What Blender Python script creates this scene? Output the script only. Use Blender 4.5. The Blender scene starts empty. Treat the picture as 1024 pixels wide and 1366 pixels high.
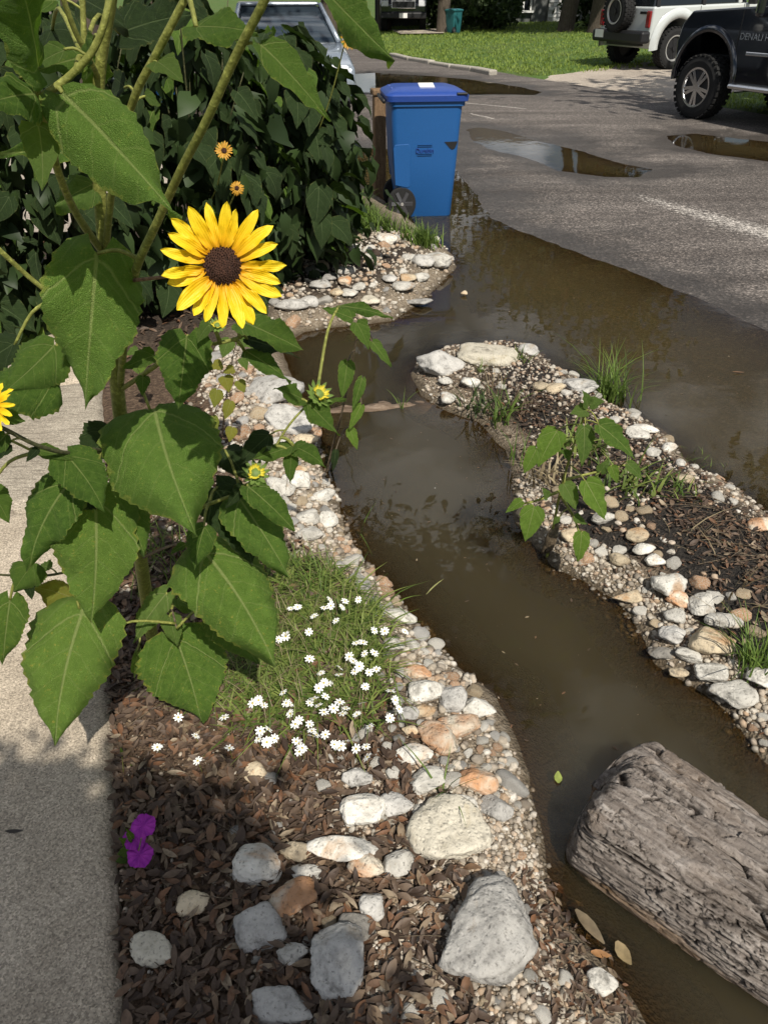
import bpy, bmesh, math, random
import numpy as np
from mathutils import Vector, Matrix, noise as mnoise

random.seed(7)
rng = np.random.default_rng(7)
R = math.radians
scene = bpy.context.scene
col = scene.collection

# ------------------------------------------------------------------ camera
PITCH = R(35.5)
FPX = 975.0
CAM = np.array([0.0, 0.0, 1.65])
cd = bpy.data.cameras.new('camera')
cd.sensor_fit = 'VERTICAL'
cd.sensor_height = 24.0
cd.lens = 24.0 * FPX / 1366.0
cd.clip_start = 0.02
cd.clip_end = 1500
cam = bpy.data.objects.new('camera', cd)
col.objects.link(cam)
cam.location = CAM
cam.rotation_euler = (R(90) - PITCH, 0, 0)
scene.camera = cam

# ------------------------------------------------------------------ sky, sun, exposure
SUN_ELEV = R(51)
SUN_H = np.array([0.36, -0.933])            # horizontal direction towards the sun
SUN_H = SUN_H / np.linalg.norm(SUN_H)
world = bpy.data.worlds.new('World')
scene.world = world
world.use_nodes = True
wt = world.node_tree
wt.nodes.clear()
wo = wt.nodes.new('ShaderNodeOutputWorld')
wb = wt.nodes.new('ShaderNodeBackground')
sky = wt.nodes.new('ShaderNodeTexSky')
sky.sky_type = 'NISHITA'
sky.sun_disc = False
sky.sun_elevation = SUN_ELEV
sky.sun_rotation = math.atan2(SUN_H[0], SUN_H[1])
sky.air_density = 1.1
sky.dust_density = 1.2
# broken fair-weather cloud over the blue
tc = wt.nodes.new('ShaderNodeTexCoord')
cn = wt.nodes.new('ShaderNodeTexNoise')
cn.inputs['Scale'].default_value = 3.4
cn.inputs['Detail'].default_value = 7
cn.inputs['Roughness'].default_value = 0.55
cmap = wt.nodes.new('ShaderNodeMapping')
cmap.inputs['Location'].default_value = (2.71, 0.28, 7.79)
cmap.inputs['Scale'].default_value = (1, 1, 2.0)
cr = wt.nodes.new('ShaderNodeValToRGB')
cr.color_ramp.elements[0].position = 0.48
cr.color_ramp.elements[1].position = 0.62
cmix = wt.nodes.new('ShaderNodeMixRGB')
cmix.inputs[2].default_value = (21.0, 21.3, 21.8, 1)
wt.links.new(tc.outputs['Generated'], cmap.inputs[0])
wt.links.new(cmap.outputs[0], cn.inputs['Vector'])
wt.links.new(cn.outputs['Fac'], cr.inputs[0])
wt.links.new(cr.outputs[0], cmix.inputs[0])
wt.links.new(sky.outputs[0], cmix.inputs[1])
wt.links.new(cmix.outputs[0], wb.inputs[0])
wt.links.new(wb.outputs[0], wo.inputs[0])
wb.inputs[1].default_value = 0.052

sd_ = bpy.data.lights.new('sun', 'SUN')
sd_.energy = 5.0
sd_.angle = R(0.53)
sd_.color = (1.0, 0.94, 0.84)
sun = bpy.data.objects.new('sun', sd_)
col.objects.link(sun)
to_sun = Vector((SUN_H[0] * math.cos(SUN_ELEV), SUN_H[1] * math.cos(SUN_ELEV), math.sin(SUN_ELEV)))
sun.rotation_euler = to_sun.to_track_quat('Z', 'Y').to_euler()
sun.location = to_sun * 40

vs = scene.view_settings
vs.view_transform = 'Standard'
vs.look = 'None'
vs.gamma = 1
vs.use_curve_mapping = False
vs.exposure = 0.16
scene.cycles.max_bounces = 7
scene.cycles.transparent_max_bounces = 12
scene.cycles.caustics_reflective = False
scene.cycles.caustics_refractive = False
scene.cycles.use_denoising = True
scene.cycles.sample_clamp_indirect = 6

# ------------------------------------------------------------------ photograph point -> place
CF = np.array([0, math.cos(PITCH), -math.sin(PITCH)])
CU = np.array([0, math.sin(PITCH), math.cos(PITCH)])
CR = np.array([1.0, 0, 0])

def ray(px, py):
    return CR * ((px - 512) / FPX) + CU * ((683 - py) / FPX) + CF

def G(px, py, z=0.0):
    d = ray(px, py)
    t = (z - CAM[2]) / d[2]
    return CAM + d * t

def P(px, py, D):
    d = ray(px, py)
    return CAM + d * (D / d[1])

def px_size(p):
    """metres per photograph pixel at point p"""
    return float(np.dot(np.asarray(p) - CAM, CF)) / FPX

# street frame: u along the street (away), n across it
SU = np.array([-0.40, 0.9165])
SN = np.array([0.9165, 0.40])

def sn(s, n):
    return SU * s + SN * n

# ------------------------------------------------------------------ object helpers
def link(o, parent=None):
    col.objects.link(o)
    if parent is not None:
        o.parent = parent
    return o

def set_mesh(me, V, F):
    V = np.asarray(V, dtype=np.float32)
    F = np.asarray(F, dtype=np.int32)
    me.vertices.add(len(V))
    me.vertices.foreach_set('co', V.ravel())
    k = F.shape[1]
    me.loops.add(F.size)
    me.loops.foreach_set('vertex_index', F.ravel())
    me.polygons.add(len(F))
    me.polygons.foreach_set('loop_start', np.arange(0, F.size, k, dtype=np.int32))
    me.update(calc_edges=True)

def mesh_np(name, V, F, mat=None, smooth=True, attrs=None, uv=None):
    me = bpy.data.meshes.new(name)
    set_mesh(me, V, F)
    if smooth:
        me.polygons.foreach_set('use_smooth', np.ones(len(F), dtype=bool))
    if attrs:
        for k, a in attrs.items():
            at = me.attributes.new(k, 'FLOAT', 'POINT')
            at.data.foreach_set('value', np.asarray(a, dtype=np.float32))
    if uv is not None:
        ul = me.uv_layers.new(name='UVMap')
        ul.data.foreach_set('uv', np.asarray(uv, dtype=np.float32)[np.asarray(F).ravel()].ravel())
    if mat is not None:
        for m in (mat if isinstance(mat, (list, tuple)) else [mat]):
            me.materials.append(m)
    return me

def obj(name, me, parent=None, loc=None, rot=None, scale=None):
    o = bpy.data.objects.new(name, me)
    link(o, parent)
    if loc is not None: o.location = loc
    if rot is not None: o.rotation_euler = rot
    if scale is not None: o.scale = scale if hasattr(scale, '__len__') else (scale,) * 3
    return o

def tag(o, label, cat, group=None, kind=None):
    o['label'] = label
    o['category'] = cat
    if group: o['group'] = group
    if kind: o['kind'] = kind
    return o

def thing(name, label, cat, loc=(0, 0, 0), rotz=0.0, group=None):
    o = bpy.data.objects.new(name, None)
    o.empty_display_size = 0.05
    link(o)
    o.location = loc
    o.rotation_euler = (0, 0, rotz)
    return tag(o, label, cat, group)

def structure(o):
    o['kind'] = 'structure'
    return o

def stuff(o, label=None, cat=None):
    o['kind'] = 'stuff'
    if label: o['label'] = label
    if cat: o['category'] = cat
    return o

def from_bm(name, bm, mat, smooth=False):
    me = bpy.data.meshes.new(name)
    bm.normal_update()
    bm.to_mesh(me)
    bm.free()
    if smooth:
        me.polygons.foreach_set('use_smooth', np.ones(len(me.polygons), dtype=bool))
    for m in (mat if isinstance(mat, (list, tuple)) else [mat]):
        me.materials.append(m)
    return me

def bevel(o, w=0.01, seg=2, ang=35):
    m = o.modifiers.new('bevel', 'BEVEL')
    m.width = w
    m.segments = seg
    m.limit_method = 'ANGLE'
    m.angle_limit = R(ang)
    return o

def bm_box(bm, c, s, rz=0.0, taper=None):
    M = Matrix.Translation(c) @ Matrix.Rotation(rz, 4, 'Z') @ Matrix.Diagonal((s[0], s[1], s[2], 1))
    r = bmesh.ops.create_cube(bm, size=1.0, matrix=M)
    return r['verts']

def bm_cyl(bm, c, r, h, axis='Z', seg=24, r2=None):
    rot = {'Z': Matrix.Identity(4), 'X': Matrix.Rotation(R(90), 4, 'Y'), 'Y': Matrix.Rotation(R(90), 4, 'X')}[axis]
    M = Matrix.Translation(c) @ rot
    bmesh.ops.create_cone(bm, cap_ends=True, segments=seg, radius1=r, radius2=r if r2 is None else r2, depth=h, matrix=M)

def bm_prism(bm, prof, y0, y1, axis='Y', inset=None):
    """extrude a closed xz profile from y0 to y1; inset narrows per-vertex half width"""
    lo, hi = [], []
    for i, (x, z) in enumerate(prof):
        k = 1.0 if inset is None else inset(x, z)
        lo.append(bm.verts.new((x, y0 * k, z)))
        hi.append(bm.verts.new((x, y1 * k, z)))
    n = len(prof)
    bm.faces.new(lo)
    bm.faces.new(list(reversed(hi)))
    for i in range(n):
        j = (i + 1) % n
        bm.faces.new((lo[j], lo[i], hi[i], hi[j]))
    bmesh.ops.recalc_face_normals(bm, faces=bm.faces[:])

def tube(pts, radii, seg=8, cap=True):
    """swept tube through pts; returns V,F(quads)"""
    pts = np.asarray(pts, float)
    n = len(pts)
    radii = np.broadcast_to(np.asarray(radii, float), (n,))
    T = np.gradient(pts, axis=0)
    T /= np.linalg.norm(T, axis=1)[:, None] + 1e-9
    ref = np.array([0, 0, 1.0]) if abs(T[0][2]) < 0.9 else np.array([1.0, 0, 0])
    V = []
    a = np.cross(T[0], ref); a /= np.linalg.norm(a)
    ang = np.linspace(0, 2 * math.pi, seg, endpoint=False)
    for i in range(n):
        a = a - T[i] * np.dot(a, T[i]); a /= np.linalg.norm(a) + 1e-9
        b = np.cross(T[i], a)
        V.append(pts[i] + radii[i] * (np.cos(ang)[:, None] * a + np.sin(ang)[:, None] * b))
    V = np.concatenate(V)
    F = []
    for i in range(n - 1):
        for j in range(seg):
            k = (j + 1) % seg
            F.append((i * seg + j, i * seg + k, (i + 1) * seg + k, (i + 1) * seg + j))
    V = np.vstack([V, pts[0], pts[-1]])
    c0, c1 = len(V) - 2, len(V) - 1
    for j in range(seg):
        k = (j + 1) % seg
        F.append((c0, k, j, j)); F.append((c1, (n - 1) * seg + j, (n - 1) * seg + k, (n - 1) * seg + k))
    F = np.array(F)
    return V, F[: (n - 1) * seg] if not cap else F

def fix_quads(F):
    return [tuple(f) if f[2] != f[3] else tuple(f[:3]) for f in F]

def mesh_vf(name, V, F, mat, smooth=True):
    """from_pydata for mixed faces"""
    me = bpy.data.meshes.new(name)
    me.from_pydata([tuple(v) for v in V], [], fix_quads(F))
    if smooth:
        me.polygons.foreach_set('use_smooth', np.ones(len(me.polygons), dtype=bool))
    for m in (mat if isinstance(mat, (list, tuple)) else [mat]):
        me.materials.append(m)
    return me

def smooth_path(pts, n):
    """Catmull-Rom through the points"""
    pts = np.asarray(pts, float)
    m = len(pts)
    if m == 2:
        t = np.linspace(0, 1, n)[:, None]
        return pts[0] * (1 - t) + pts[1] * t
    out = []
    for u in np.linspace(0, m - 1, n):
        i = min(int(u), m - 2); t = u - i
        p0, p1, p2, p3 = pts[max(i - 1, 0)], pts[i], pts[i + 1], pts[min(i + 2, m - 1)]
        out.append(0.5 * ((2 * p1) + (-p0 + p2) * t + (2 * p0 - 5 * p1 + 4 * p2 - p3) * t * t + (-p0 + 3 * p1 - 3 * p2 + p3) * t ** 3))
    return np.array(out)

def join_vf(parts):
    Vs, Fs, o = [], [], 0
    for V, F in parts:
        Vs.append(np.asarray(V)); Fs.append(np.asarray(F) + o); o += len(V)
    return np.concatenate(Vs), np.concatenate(Fs)

# ------------------------------------------------------------------ node helpers
class NT:
    def __init__(s, name):
        s.m = bpy.data.materials.new(name)
        s.m.use_nodes = True
        s.t = s.m.node_tree
        s.t.nodes.clear()
        s.out = s.t.nodes.new('ShaderNodeOutputMaterial')
    def n(s, typ, **kw):
        nd = s.t.nodes.new('ShaderNode' + typ)
        for k, v in kw.items():
            if hasattr(nd, k) and k not in nd.inputs: setattr(nd, k, v)
        return nd
    def set(s, sock, v):
        if v is None: return
        if hasattr(v, 'is_output') or isinstance(v, bpy.types.NodeSocket):
            s.t.links.new(v, sock)
        else:
            if isinstance(v, (tuple, list)) and len(v) == 3 and sock.type == 'RGBA': v = (*v, 1)
            sock.default_value = v
    def coord(s, kind='Object'):
        return s.n('TexCoord').outputs[kind]
    def mapping(s, vec, scale=(1, 1, 1), rot=(0, 0, 0), loc=(0, 0, 0)):
        m = s.n('Mapping'); s.set(m.inputs[0], vec)
        m.inputs['Scale'].default_value = scale; m.inputs['Rotation'].default_value = rot; m.inputs['Location'].default_value = loc
        return m.outputs[0]
    def noise(s, vec, scale, detail=4, rough=0.55, out='Fac', dist=0.0):
        x = s.n('TexNoise'); s.set(x.inputs['Vector'], vec)
        x.inputs['Scale'].default_value = scale; x.inputs['Detail'].default_value = detail; x.inputs['Roughness'].default_value = rough
        x.inputs['Distortion'].default_value = dist
        return x.outputs[out]
    def voro(s, vec, scale, feature='F1', out='Distance', rand=1.0):
        x = s.n('TexVoronoi'); x.feature = feature; s.set(x.inputs['Vector'], vec)
        x.inputs['Scale'].default_value = scale
        x.inputs['Randomness'].default_value = rand
        return x.outputs[out]
    def ramp(s, fac, stops):
        r = s.n('ValToRGB'); s.set(r.inputs[0], fac)
        e = r.color_ramp.elements
        while len(e) < len(stops): e.new(0.5)
        for el, (p, c) in zip(e, stops):
            el.position = p
            if not hasattr(c, '__len__'): c = (c, c, c)
            el.color = (*c[:3], 1)
        return r.outputs[0]
    def mix(s, fac, a, b, mode='MIX'):
        x = s.n('MixRGB'); x.blend_type = mode
        s.set(x.inputs[0], fac); s.set(x.inputs[1], a); s.set(x.inputs[2], b)
        return x.outputs[0]
    def math(s, op, a, b=None, c=None):
        x = s.n('Math'); x.operation = op
        s.set(x.inputs[0], a)
        if b is not None: s.set(x.inputs[1], b)
        if c is not None: s.set(x.inputs[2], c)
        return x.outputs[0]
    def attr(s, name, out='Fac'):
        x = s.n('Attribute'); x.attribute_name = name
        return x.outputs[out]
    def orand(s):
        return s.n('ObjectInfo').outputs['Random']
    def bump(s, h, strength=0.4, dist=0.01, normal=None):
        b = s.n('Bump'); b.inputs['Strength'].default_value = strength; b.inputs['Distance'].default_value = dist
        s.set(b.inputs['Height'], h)
        if normal is not None: s.set(b.inputs['Normal'], normal)
        return b.outputs[0]
    def bsdf(s, color, rough=0.6, normal=None, spec=0.4, metal=0.0, coat=0.0, trans=None):
        p = s.n('BsdfPrincipled')
        s.set(p.inputs['Base Color'], color); s.set(p.inputs['Roughness'], rough)
        s.set(p.inputs['Specular IOR Level'], spec); s.set(p.inputs['Metallic'], metal)
        p.inputs['Coat Weight'].default_value = coat
        if normal is not None: s.set(p.inputs['Normal'], normal)
        if trans is not None:
            tl = s.n('BsdfTranslucent'); s.set(tl.inputs[0], trans[0])
            if normal is not None: s.set(tl.inputs['Normal'], normal)
            mx = s.n('MixShader'); mx.inputs[0].default_value = trans[1]
            s.t.links.new(p.outputs[0], mx.inputs[1]); s.t.links.new(tl.outputs[0], mx.inputs[2])
            s.t.links.new(mx.outputs[0], s.out.inputs[0])
        else:
            s.t.links.new(p.outputs[0], s.out.inputs[0])
        return s.m

def simple(name, color, rough=0.5, spec=0.4, metal=0.0, coat=0.0, vary=0.0, scale=20, bump=0.0):
    t = NT(name)
    c = color
    nrm = None
    if vary or bump:
        nz = t.noise(t.coord(), scale, 5)
        if vary:
            c = t.ramp(nz, [(0.3, tuple(x * (1 - vary) for x in color)), (0.7, tuple(min(1, x * (1 + vary)) for x in color))])
        if bump: nrm = t.bump(nz, bump, 0.01)
    return t.bsdf(c, rough, nrm, spec, metal, coat)

# ------------------------------------------------------------------ materials
def m_rock(name, lo, hi, stain, stain_amt, dark=(0.10, 0.095, 0.085)):
    t = NT(name)
    v = t.coord()
    ofs = t.n('VectorMath'); ofs.operation = 'ADD'
    t.set(ofs.inputs[0], v)
    rnd = t.orand()
    cx = t.n('CombineXYZ'); t.set(cx.inputs[0], t.math('MULTIPLY', rnd, 13.0)); t.set(cx.inputs[1], t.math('MULTIPLY', rnd, 29.0))
    t.set(ofs.inputs[1], cx.outputs[0])
    v = ofs.outputs[0]
    n1 = t.noise(v, 26, 8, 0.62)
    n2 = t.noise(v, 9, 5, 0.6, dist=0.6)
    n3 = t.noise(v, 140, 4, 0.6)
    pits = t.voro(v, 75); n5 = t.noise(v, 55, 3, 0.6)
    c = t.ramp(n1, [(0.28, lo), (0.52, hi), (0.8, tuple(min(1, x * 1.18) for x in hi))])
    st = t.ramp(n2, [(0.62 - 0.3 * stain_amt, 0.0), (0.72 - 0.25 * stain_amt, 1.0)])
    c = t.mix(t.math('MULTIPLY', st, 0.75), c, stain)
    dk = t.ramp(n3, [(0.30, 1.0), (0.42, 0.0)])
    c = t.mix(t.math('MULTIPLY', dk, 0.65), c, dark)
    cav = t.ramp(t.math('ADD', t.math('MULTIPLY', n2, 0.6), t.math('MULTIPLY', n1, 0.4)), [(0.36, 1.0), (0.43, 0.0)])
    c = t.mix(t.math('MULTIPLY', cav, 0.55), c, dark)
    pk = t.ramp(n5, [(0.30, 1.0), (0.39, 0.0)])
    c = t.mix(t.math('MULTIPLY', pk, 0.6), c, dark)
    # each stone a little lighter or darker than the next
    val = t.math('MULTIPLY_ADD', rnd, 0.45, 0.72)
    hs = t.n('HueSaturation'); t.set(hs.inputs['Color'], c); t.set(hs.inputs['Value'], val)
    h = t.math('ADD', t.math('MULTIPLY', n1, 0.6), t.math('ADD', t.math('MULTIPLY', n3, 0.25), t.math('MULTIPLY', t.ramp(pits, [(0.0, 0.0), (0.35, 1.0)]), 0.3)))
    nm = t.bump(h, 0.75, 0.012)
    return t.bsdf(hs.outputs[0], 0.85, nm, 0.25)

M = {}
M['rock_w'] = m_rock('rock_pale_limestone', (0.33, 0.31, 0.27), (0.60, 0.575, 0.515), (0.38, 0.24, 0.13), 0.12)
M['rock_g'] = m_rock('rock_grey_limestone', (0.21, 0.20, 0.185), (0.43, 0.415, 0.385), (0.28, 0.23, 0.17), 0.0)
M['rock_t'] = m_rock('rock_tan', (0.30, 0.23, 0.15), (0.48, 0.40, 0.28), (0.36, 0.20, 0.09), 0.35)
M['rock_o'] = m_rock('rock_iron_stained', (0.36, 0.28, 0.18), (0.56, 0.50, 0.40), (0.42, 0.17, 0.05), 0.75)
M['rock_d'] = m_rock('rock_dark', (0.10, 0.095, 0.085), (0.23, 0.215, 0.19), (0.16, 0.12, 0.08), 0.2)
M['rock_f'] = m_rock('rock_flat_cream', (0.40, 0.36, 0.28), (0.52, 0.48, 0.39), (0.42, 0.36, 0.24), 0.1)

def m_pebble():
    t = NT('pebbles')
    k = t.attr('tint')
    v = t.coord()
    c = t.ramp(k, [(0.0, (0.16, 0.13, 0.10)), (0.22, (0.30, 0.26, 0.21)), (0.45, (0.42, 0.36, 0.28)), (0.65, (0.52, 0.48, 0.41)), (0.85, (0.40, 0.28, 0.18)), (1.0, (0.60, 0.57, 0.51))])
    n = t.noise(v, 90, 5)
    c = t.mix(t.ramp(n, [(0.35, 0.5), (0.6, 0.0)]), c, (0.13, 0.115, 0.095))
    # stones in or at the water are wet: darker and glossier
    gz = t.n('SeparateXYZ'); t.set(gz.inputs[0], t.n('NewGeometry').outputs['Position'])
    wet = t.ramp(t.math('MULTIPLY_ADD', gz.outputs[2], 10.0, 0.5), [(0.55, 1.0), (0.68, 0.0)])
    c = t.mix(t.math('MULTIPLY', wet, 0.72), c, (0.05, 0.038, 0.022))
    return t.bsdf(c, t.math('MULTIPLY_ADD', wet, -0.5, 0.85), t.bump(n, 0.5, 0.006), 0.3)
M['pebble'] = m_pebble()

def m_soil():
    t = NT('garden_soil')
    v = t.coord()
    n1 = t.noise(v, 6, 8, 0.6); n2 = t.noise(v, 60, 6, 0.65); n3 = t.voro(v, 120)
    mulch = t.ramp(n2, [(0.3, (0.050, 0.034, 0.024)), (0.5, (0.10, 0.066, 0.043)), (0.7, (0.19, 0.135, 0.09))])
    black = t.ramp(n2, [(0.35, (0.018, 0.016, 0.014)), (0.6, (0.036, 0.031, 0.026)), (0.72, (0.11, 0.085, 0.06))])
    grav = t.ramp(n2, [(0.3, (0.12, 0.095, 0.07)), (0.5, (0.26, 0.21, 0.15)), (0.7, (0.42, 0.36, 0.28))])
    c = t.mix(t.attr('soil'), mulch, black)
    c = t.mix(t.attr('gravel'), c, grav)
    c = t.mix(t.attr('grass'), c, t.ramp(n2, [(0.3, (0.03, 0.045, 0.015)), (0.7, (0.09, 0.12, 0.04))]))
    gz = t.n('SeparateXYZ'); t.set(gz.inputs[0], t.n('NewGeometry').outputs['Position'])
    wet = t.ramp(t.math('ADD', gz.outputs[2], t.math('MULTIPLY_ADD', n1, 0.04, 0.48)), [(0.50, 1.0), (0.53, 0.0)])
    c = t.mix(t.math('MULTIPLY', wet, 0.75), c, (0.05, 0.036, 0.018))
    h = t.math('ADD', n2, t.math('MULTIPLY', n3, 0.5))
    return t.bsdf(c, t.math('MULTIPLY_ADD', wet, -0.45, 0.92), t.bump(h, 0.9, 0.02), 0.25)
M['soil'] = m_soil()

def m_water():
    t = NT('flood_water')
    v = t.coord()
    dep = t.attr('depth')
    n1 = t.noise(v, 2.2, 5, 0.6)
    # suspended silt: the deeper the water, the less of the bed shows
    fac = t.math('SUBTRACT', 1.0, t.math('POWER', 2.718, t.math('MULTIPLY', dep, -13.0)))
    fac = t.math('MULTIPLY_ADD', fac, 0.93, 0.07)
    ymix = t.ramp(t.attr('silt'), [(0.0, (0.044, 0.036, 0.020)), (1.0, (0.080, 0.060, 0.025))])
    c = t.mix(t.ramp(n1, [(0.35, 0.0), (0.7, 0.5)]), ymix, (0.052, 0.043, 0.024))
    df = t.n('SubsurfaceScattering'); df.falloff = 'BURLEY'; t.set(df.inputs['Color'], c)
    df.inputs['Scale'].default_value = 0.22; df.inputs['Radius'].default_value = (1.0, 0.8, 0.55)
    tr = t.n('BsdfTransparent'); t.set(tr.inputs[0], (0.66, 0.54, 0.36))
    m1 = t.n('MixShader'); t.set(m1.inputs[0], fac)
    t.t.links.new(tr.outputs[0], m1.inputs[1]); t.t.links.new(df.outputs[0], m1.inputs[2])
    w = t.math('ADD', t.noise(v, 3.0, 3, 0.5), t.math('MULTIPLY', t.noise(v, 16, 2, 0.5), 0.12))
    nm = t.bump(w, 0.06, 0.02)
    gl = t.n('BsdfGlossy'); gl.inputs['Roughness'].default_value = 0.015; t.set(gl.inputs['Normal'], nm)
    fr = t.n('Fresnel'); fr.inputs['IOR'].default_value = 1.33; t.set(fr.inputs['Normal'], nm)
    m2 = t.n('MixShader'); t.set(m2.inputs[0], fr.outputs[0])
    t.t.links.new(m1.outputs[0], m2.inputs[1]); t.t.links.new(gl.outputs[0], m2.inputs[2])
    t.t.links.new(m2.outputs[0], t.out.inputs[0])
    return t.m
M['water'] = m_water()

def m_asphalt():
    t = NT('asphalt')
    v = t.coord()
    vs_ = t.mapping(v, (1, 1, 1), (0, 0, math.atan2(SU[1], SU[0])))
    sp = t.voro(v, 85, out='Color')
    spv = t.n('SeparateColor'); t.set(spv.inputs[0], sp)
    n1 = t.noise(v, 1.3, 6, 0.6)
    # wheel tracks and wear run along the street
    st = t.noise(t.mapping(v, (0.25, 2.6, 1), (0, 0, -math.atan2(SU[1], SU[0]))), 1.0, 5, 0.6)
    fine = t.noise(v, 30, 6, 0.7)
    base = t.ramp(st, [(0.3, (0.085, 0.072, 0.063)), (0.5, (0.135, 0.117, 0.104)), (0.72, (0.215, 0.188, 0.168))])
    agg = t.ramp(spv.outputs[0], [(0.0, 0.35), (0.55, 0.9), (0.8, 1.25), (1.0, 2.3)])
    c = t.mix(1.0, base, agg, 'MULTIPLY')
    c = t.mix(t.ramp(fine, [(0.42, 0.45), (0.56, 0.0)]), c, (0.035, 0.032, 0.03))
    pale = t.ramp(t.math('ADD', t.attr('pale'), t.math('MULTIPLY_ADD', fine, 1.1, -0.55)), [(0.42, 0.0), (0.56, 1.0)])
    c = t.mix(t.math('MULTIPLY', pale, 0.85), c, t.mix(1.0, (0.40, 0.37, 0.335), agg, 'MULTIPLY'))
    gz = t.n('SeparateXYZ'); t.set(gz.inputs[0], t.n('NewGeometry').outputs['Position'])
    wet = t.ramp(t.math('ADD', t.math('MULTIPLY', gz.outputs[2], 9.0), t.math('MULTIPLY_ADD', n1, 0.75, 0.02)), [(0.50, 1.0), (0.66, 0.0)])
    c = t.mix(t.math('MULTIPLY', wet, 0.62), c, (0.03, 0.026, 0.022))
    h = t.math('ADD', spv.outputs[0], fine)
    return t.bsdf(c, t.math('MULTIPLY_ADD', wet, -0.38, 0.82), t.bump(h, 0.6, 0.008), 0.35)
M['asphalt'] = m_asphalt()

def m_concrete(name, a, b, scale=1.0, grain=0.0):
    t = NT(name)
    v = t.coord()
    n1 = t.noise(v, 5 * scale, 7, 0.6); n2 = t.noise(v, 170 * scale, 5, 0.75); n3 = t.voro(v, 60 * scale)
    n4 = t.noise(v, 1.6 * scale, 5, 0.6)
    c = t.ramp(n1, [(0.3, a), (0.7, b)])
    c = t.mix(t.ramp(n2, [(0.30, 0.75), (0.47, 0.0)]), c, tuple(x * 0.33 for x in a))
    c = t.mix(t.ramp(n2, [(0.60, 0.0), (0.74, 0.55)]), c, tuple(min(1, x * 1.45) for x in b))
    c = t.mix(t.ramp(n4, [(0.48, 0.0), (0.66, 0.5)]), c, tuple(x * 0.5 for x in a))
    sp = t.voro(v, 280 * scale, out='Color'); spc = t.n('SeparateColor'); t.set(spc.inputs[0], sp)
    c = t.mix(0.75, c, t.mix(1.0, c, t.ramp(spc.outputs[0], [(0.0, 0.45), (0.4, 0.9), (0.8, 1.2), (1.0, 1.6)]), 'MULTIPLY'))
    if grain:
        g = t.noise(t.mapping(v, (1.0, 9.0, 1), (0, 0, -1.1)), 9, 6, 0.65)
        c = t.mix(t.ramp(g, [(0.36, grain), (0.5, 0.0)]), c, (0.12, 0.10, 0.075))
    h = t.math('ADD', n2, t.math('MULTIPLY', n3, 0.35))
    return t.bsdf(c, 0.9, t.bump(h, 0.45, 0.006), 0.25)
M['concrete'] = m_concrete('walkway_concrete', (0.34, 0.285, 0.215), (0.48, 0.41, 0.32))
M['slabstone'] = m_concrete('weathered_slab', (0.30, 0.26, 0.205), (0.42, 0.375, 0.30), 1.0, 0.7)
M['drive'] = m_concrete('driveway_concrete', (0.34, 0.29, 0.24), (0.44, 0.385, 0.32), 0.3)
M['kerb'] = m_concrete('kerb_concrete', (0.28, 0.26, 0.22), (0.40, 0.37, 0.32), 0.5)

def m_lawn():
    t = NT('lawn_turf')
    v = t.coord()
    n1 = t.noise(v, 0.7, 5); n2 = t.noise(v, 22, 6, 0.7)
    c = t.ramp(n2, [(0.3, (0.035, 0.065, 0.014)), (0.55, (0.075, 0.13, 0.028)), (0.75, (0.13, 0.19, 0.05))])
    c = t.mix(t.ramp(n1, [(0.45, 0.0), (0.7, 0.4)]), c, (0.13, 0.13, 0.05))
    return t.bsdf(c, 0.9, t.bump(n2, 0.8, 0.03), 0.2)
M['lawn'] = m_lawn()

def m_blade(name, a, b, tr=0.35):
    t = NT(name)
    c = t.ramp(t.attr('tint'), [(0.0, a), (1.0, b)])
    return t.bsdf(c, 0.55, None, 0.3, trans=(c, tr))
M['grass'] = m_blade('grass_blades', (0.06, 0.11, 0.018), (0.17, 0.25, 0.05))
M['lawn_blade'] = m_blade('lawn_blades', (0.15, 0.22, 0.030), (0.30, 0.38, 0.08))
M['daisy_leaf'] = m_blade('daisy_leaves', (0.06, 0.11, 0.018), (0.23, 0.28, 0.07))
M['treeleaf'] = m_blade('tree_leaves', (0.025, 0.045, 0.012), (0.06, 0.09, 0.025), 0.3)
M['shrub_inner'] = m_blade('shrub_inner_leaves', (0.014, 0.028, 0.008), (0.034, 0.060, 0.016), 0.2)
M['drygrass'] = m_blade('dry_stalks', (0.17, 0.13, 0.075), (0.34, 0.28, 0.17), 0.2)

def m_litter():
    t = NT('leaf_litter')
    k = t.attr('tint')
    c = t.ramp(k, [(0.0, (0.035, 0.022, 0.015)), (0.3, (0.085, 0.057, 0.039)), (0.6, (0.15, 0.105, 0.072)), (0.82, (0.17, 0.078, 0.036)), (0.93, (0.21, 0.155, 0.10)), (1.0, (0.34, 0.27, 0.185))])
    n = t.noise(t.coord(), 60, 4)
    c = t.mix(t.ramp(n, [(0.4, 0.4), (0.6, 0.0)]), c, (0.05, 0.03, 0.02))
    return t.bsdf(c, 0.6, t.bump(n, 0.4, 0.004), 0.35, trans=(c, 0.12))
M['litter'] = m_litter()

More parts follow.
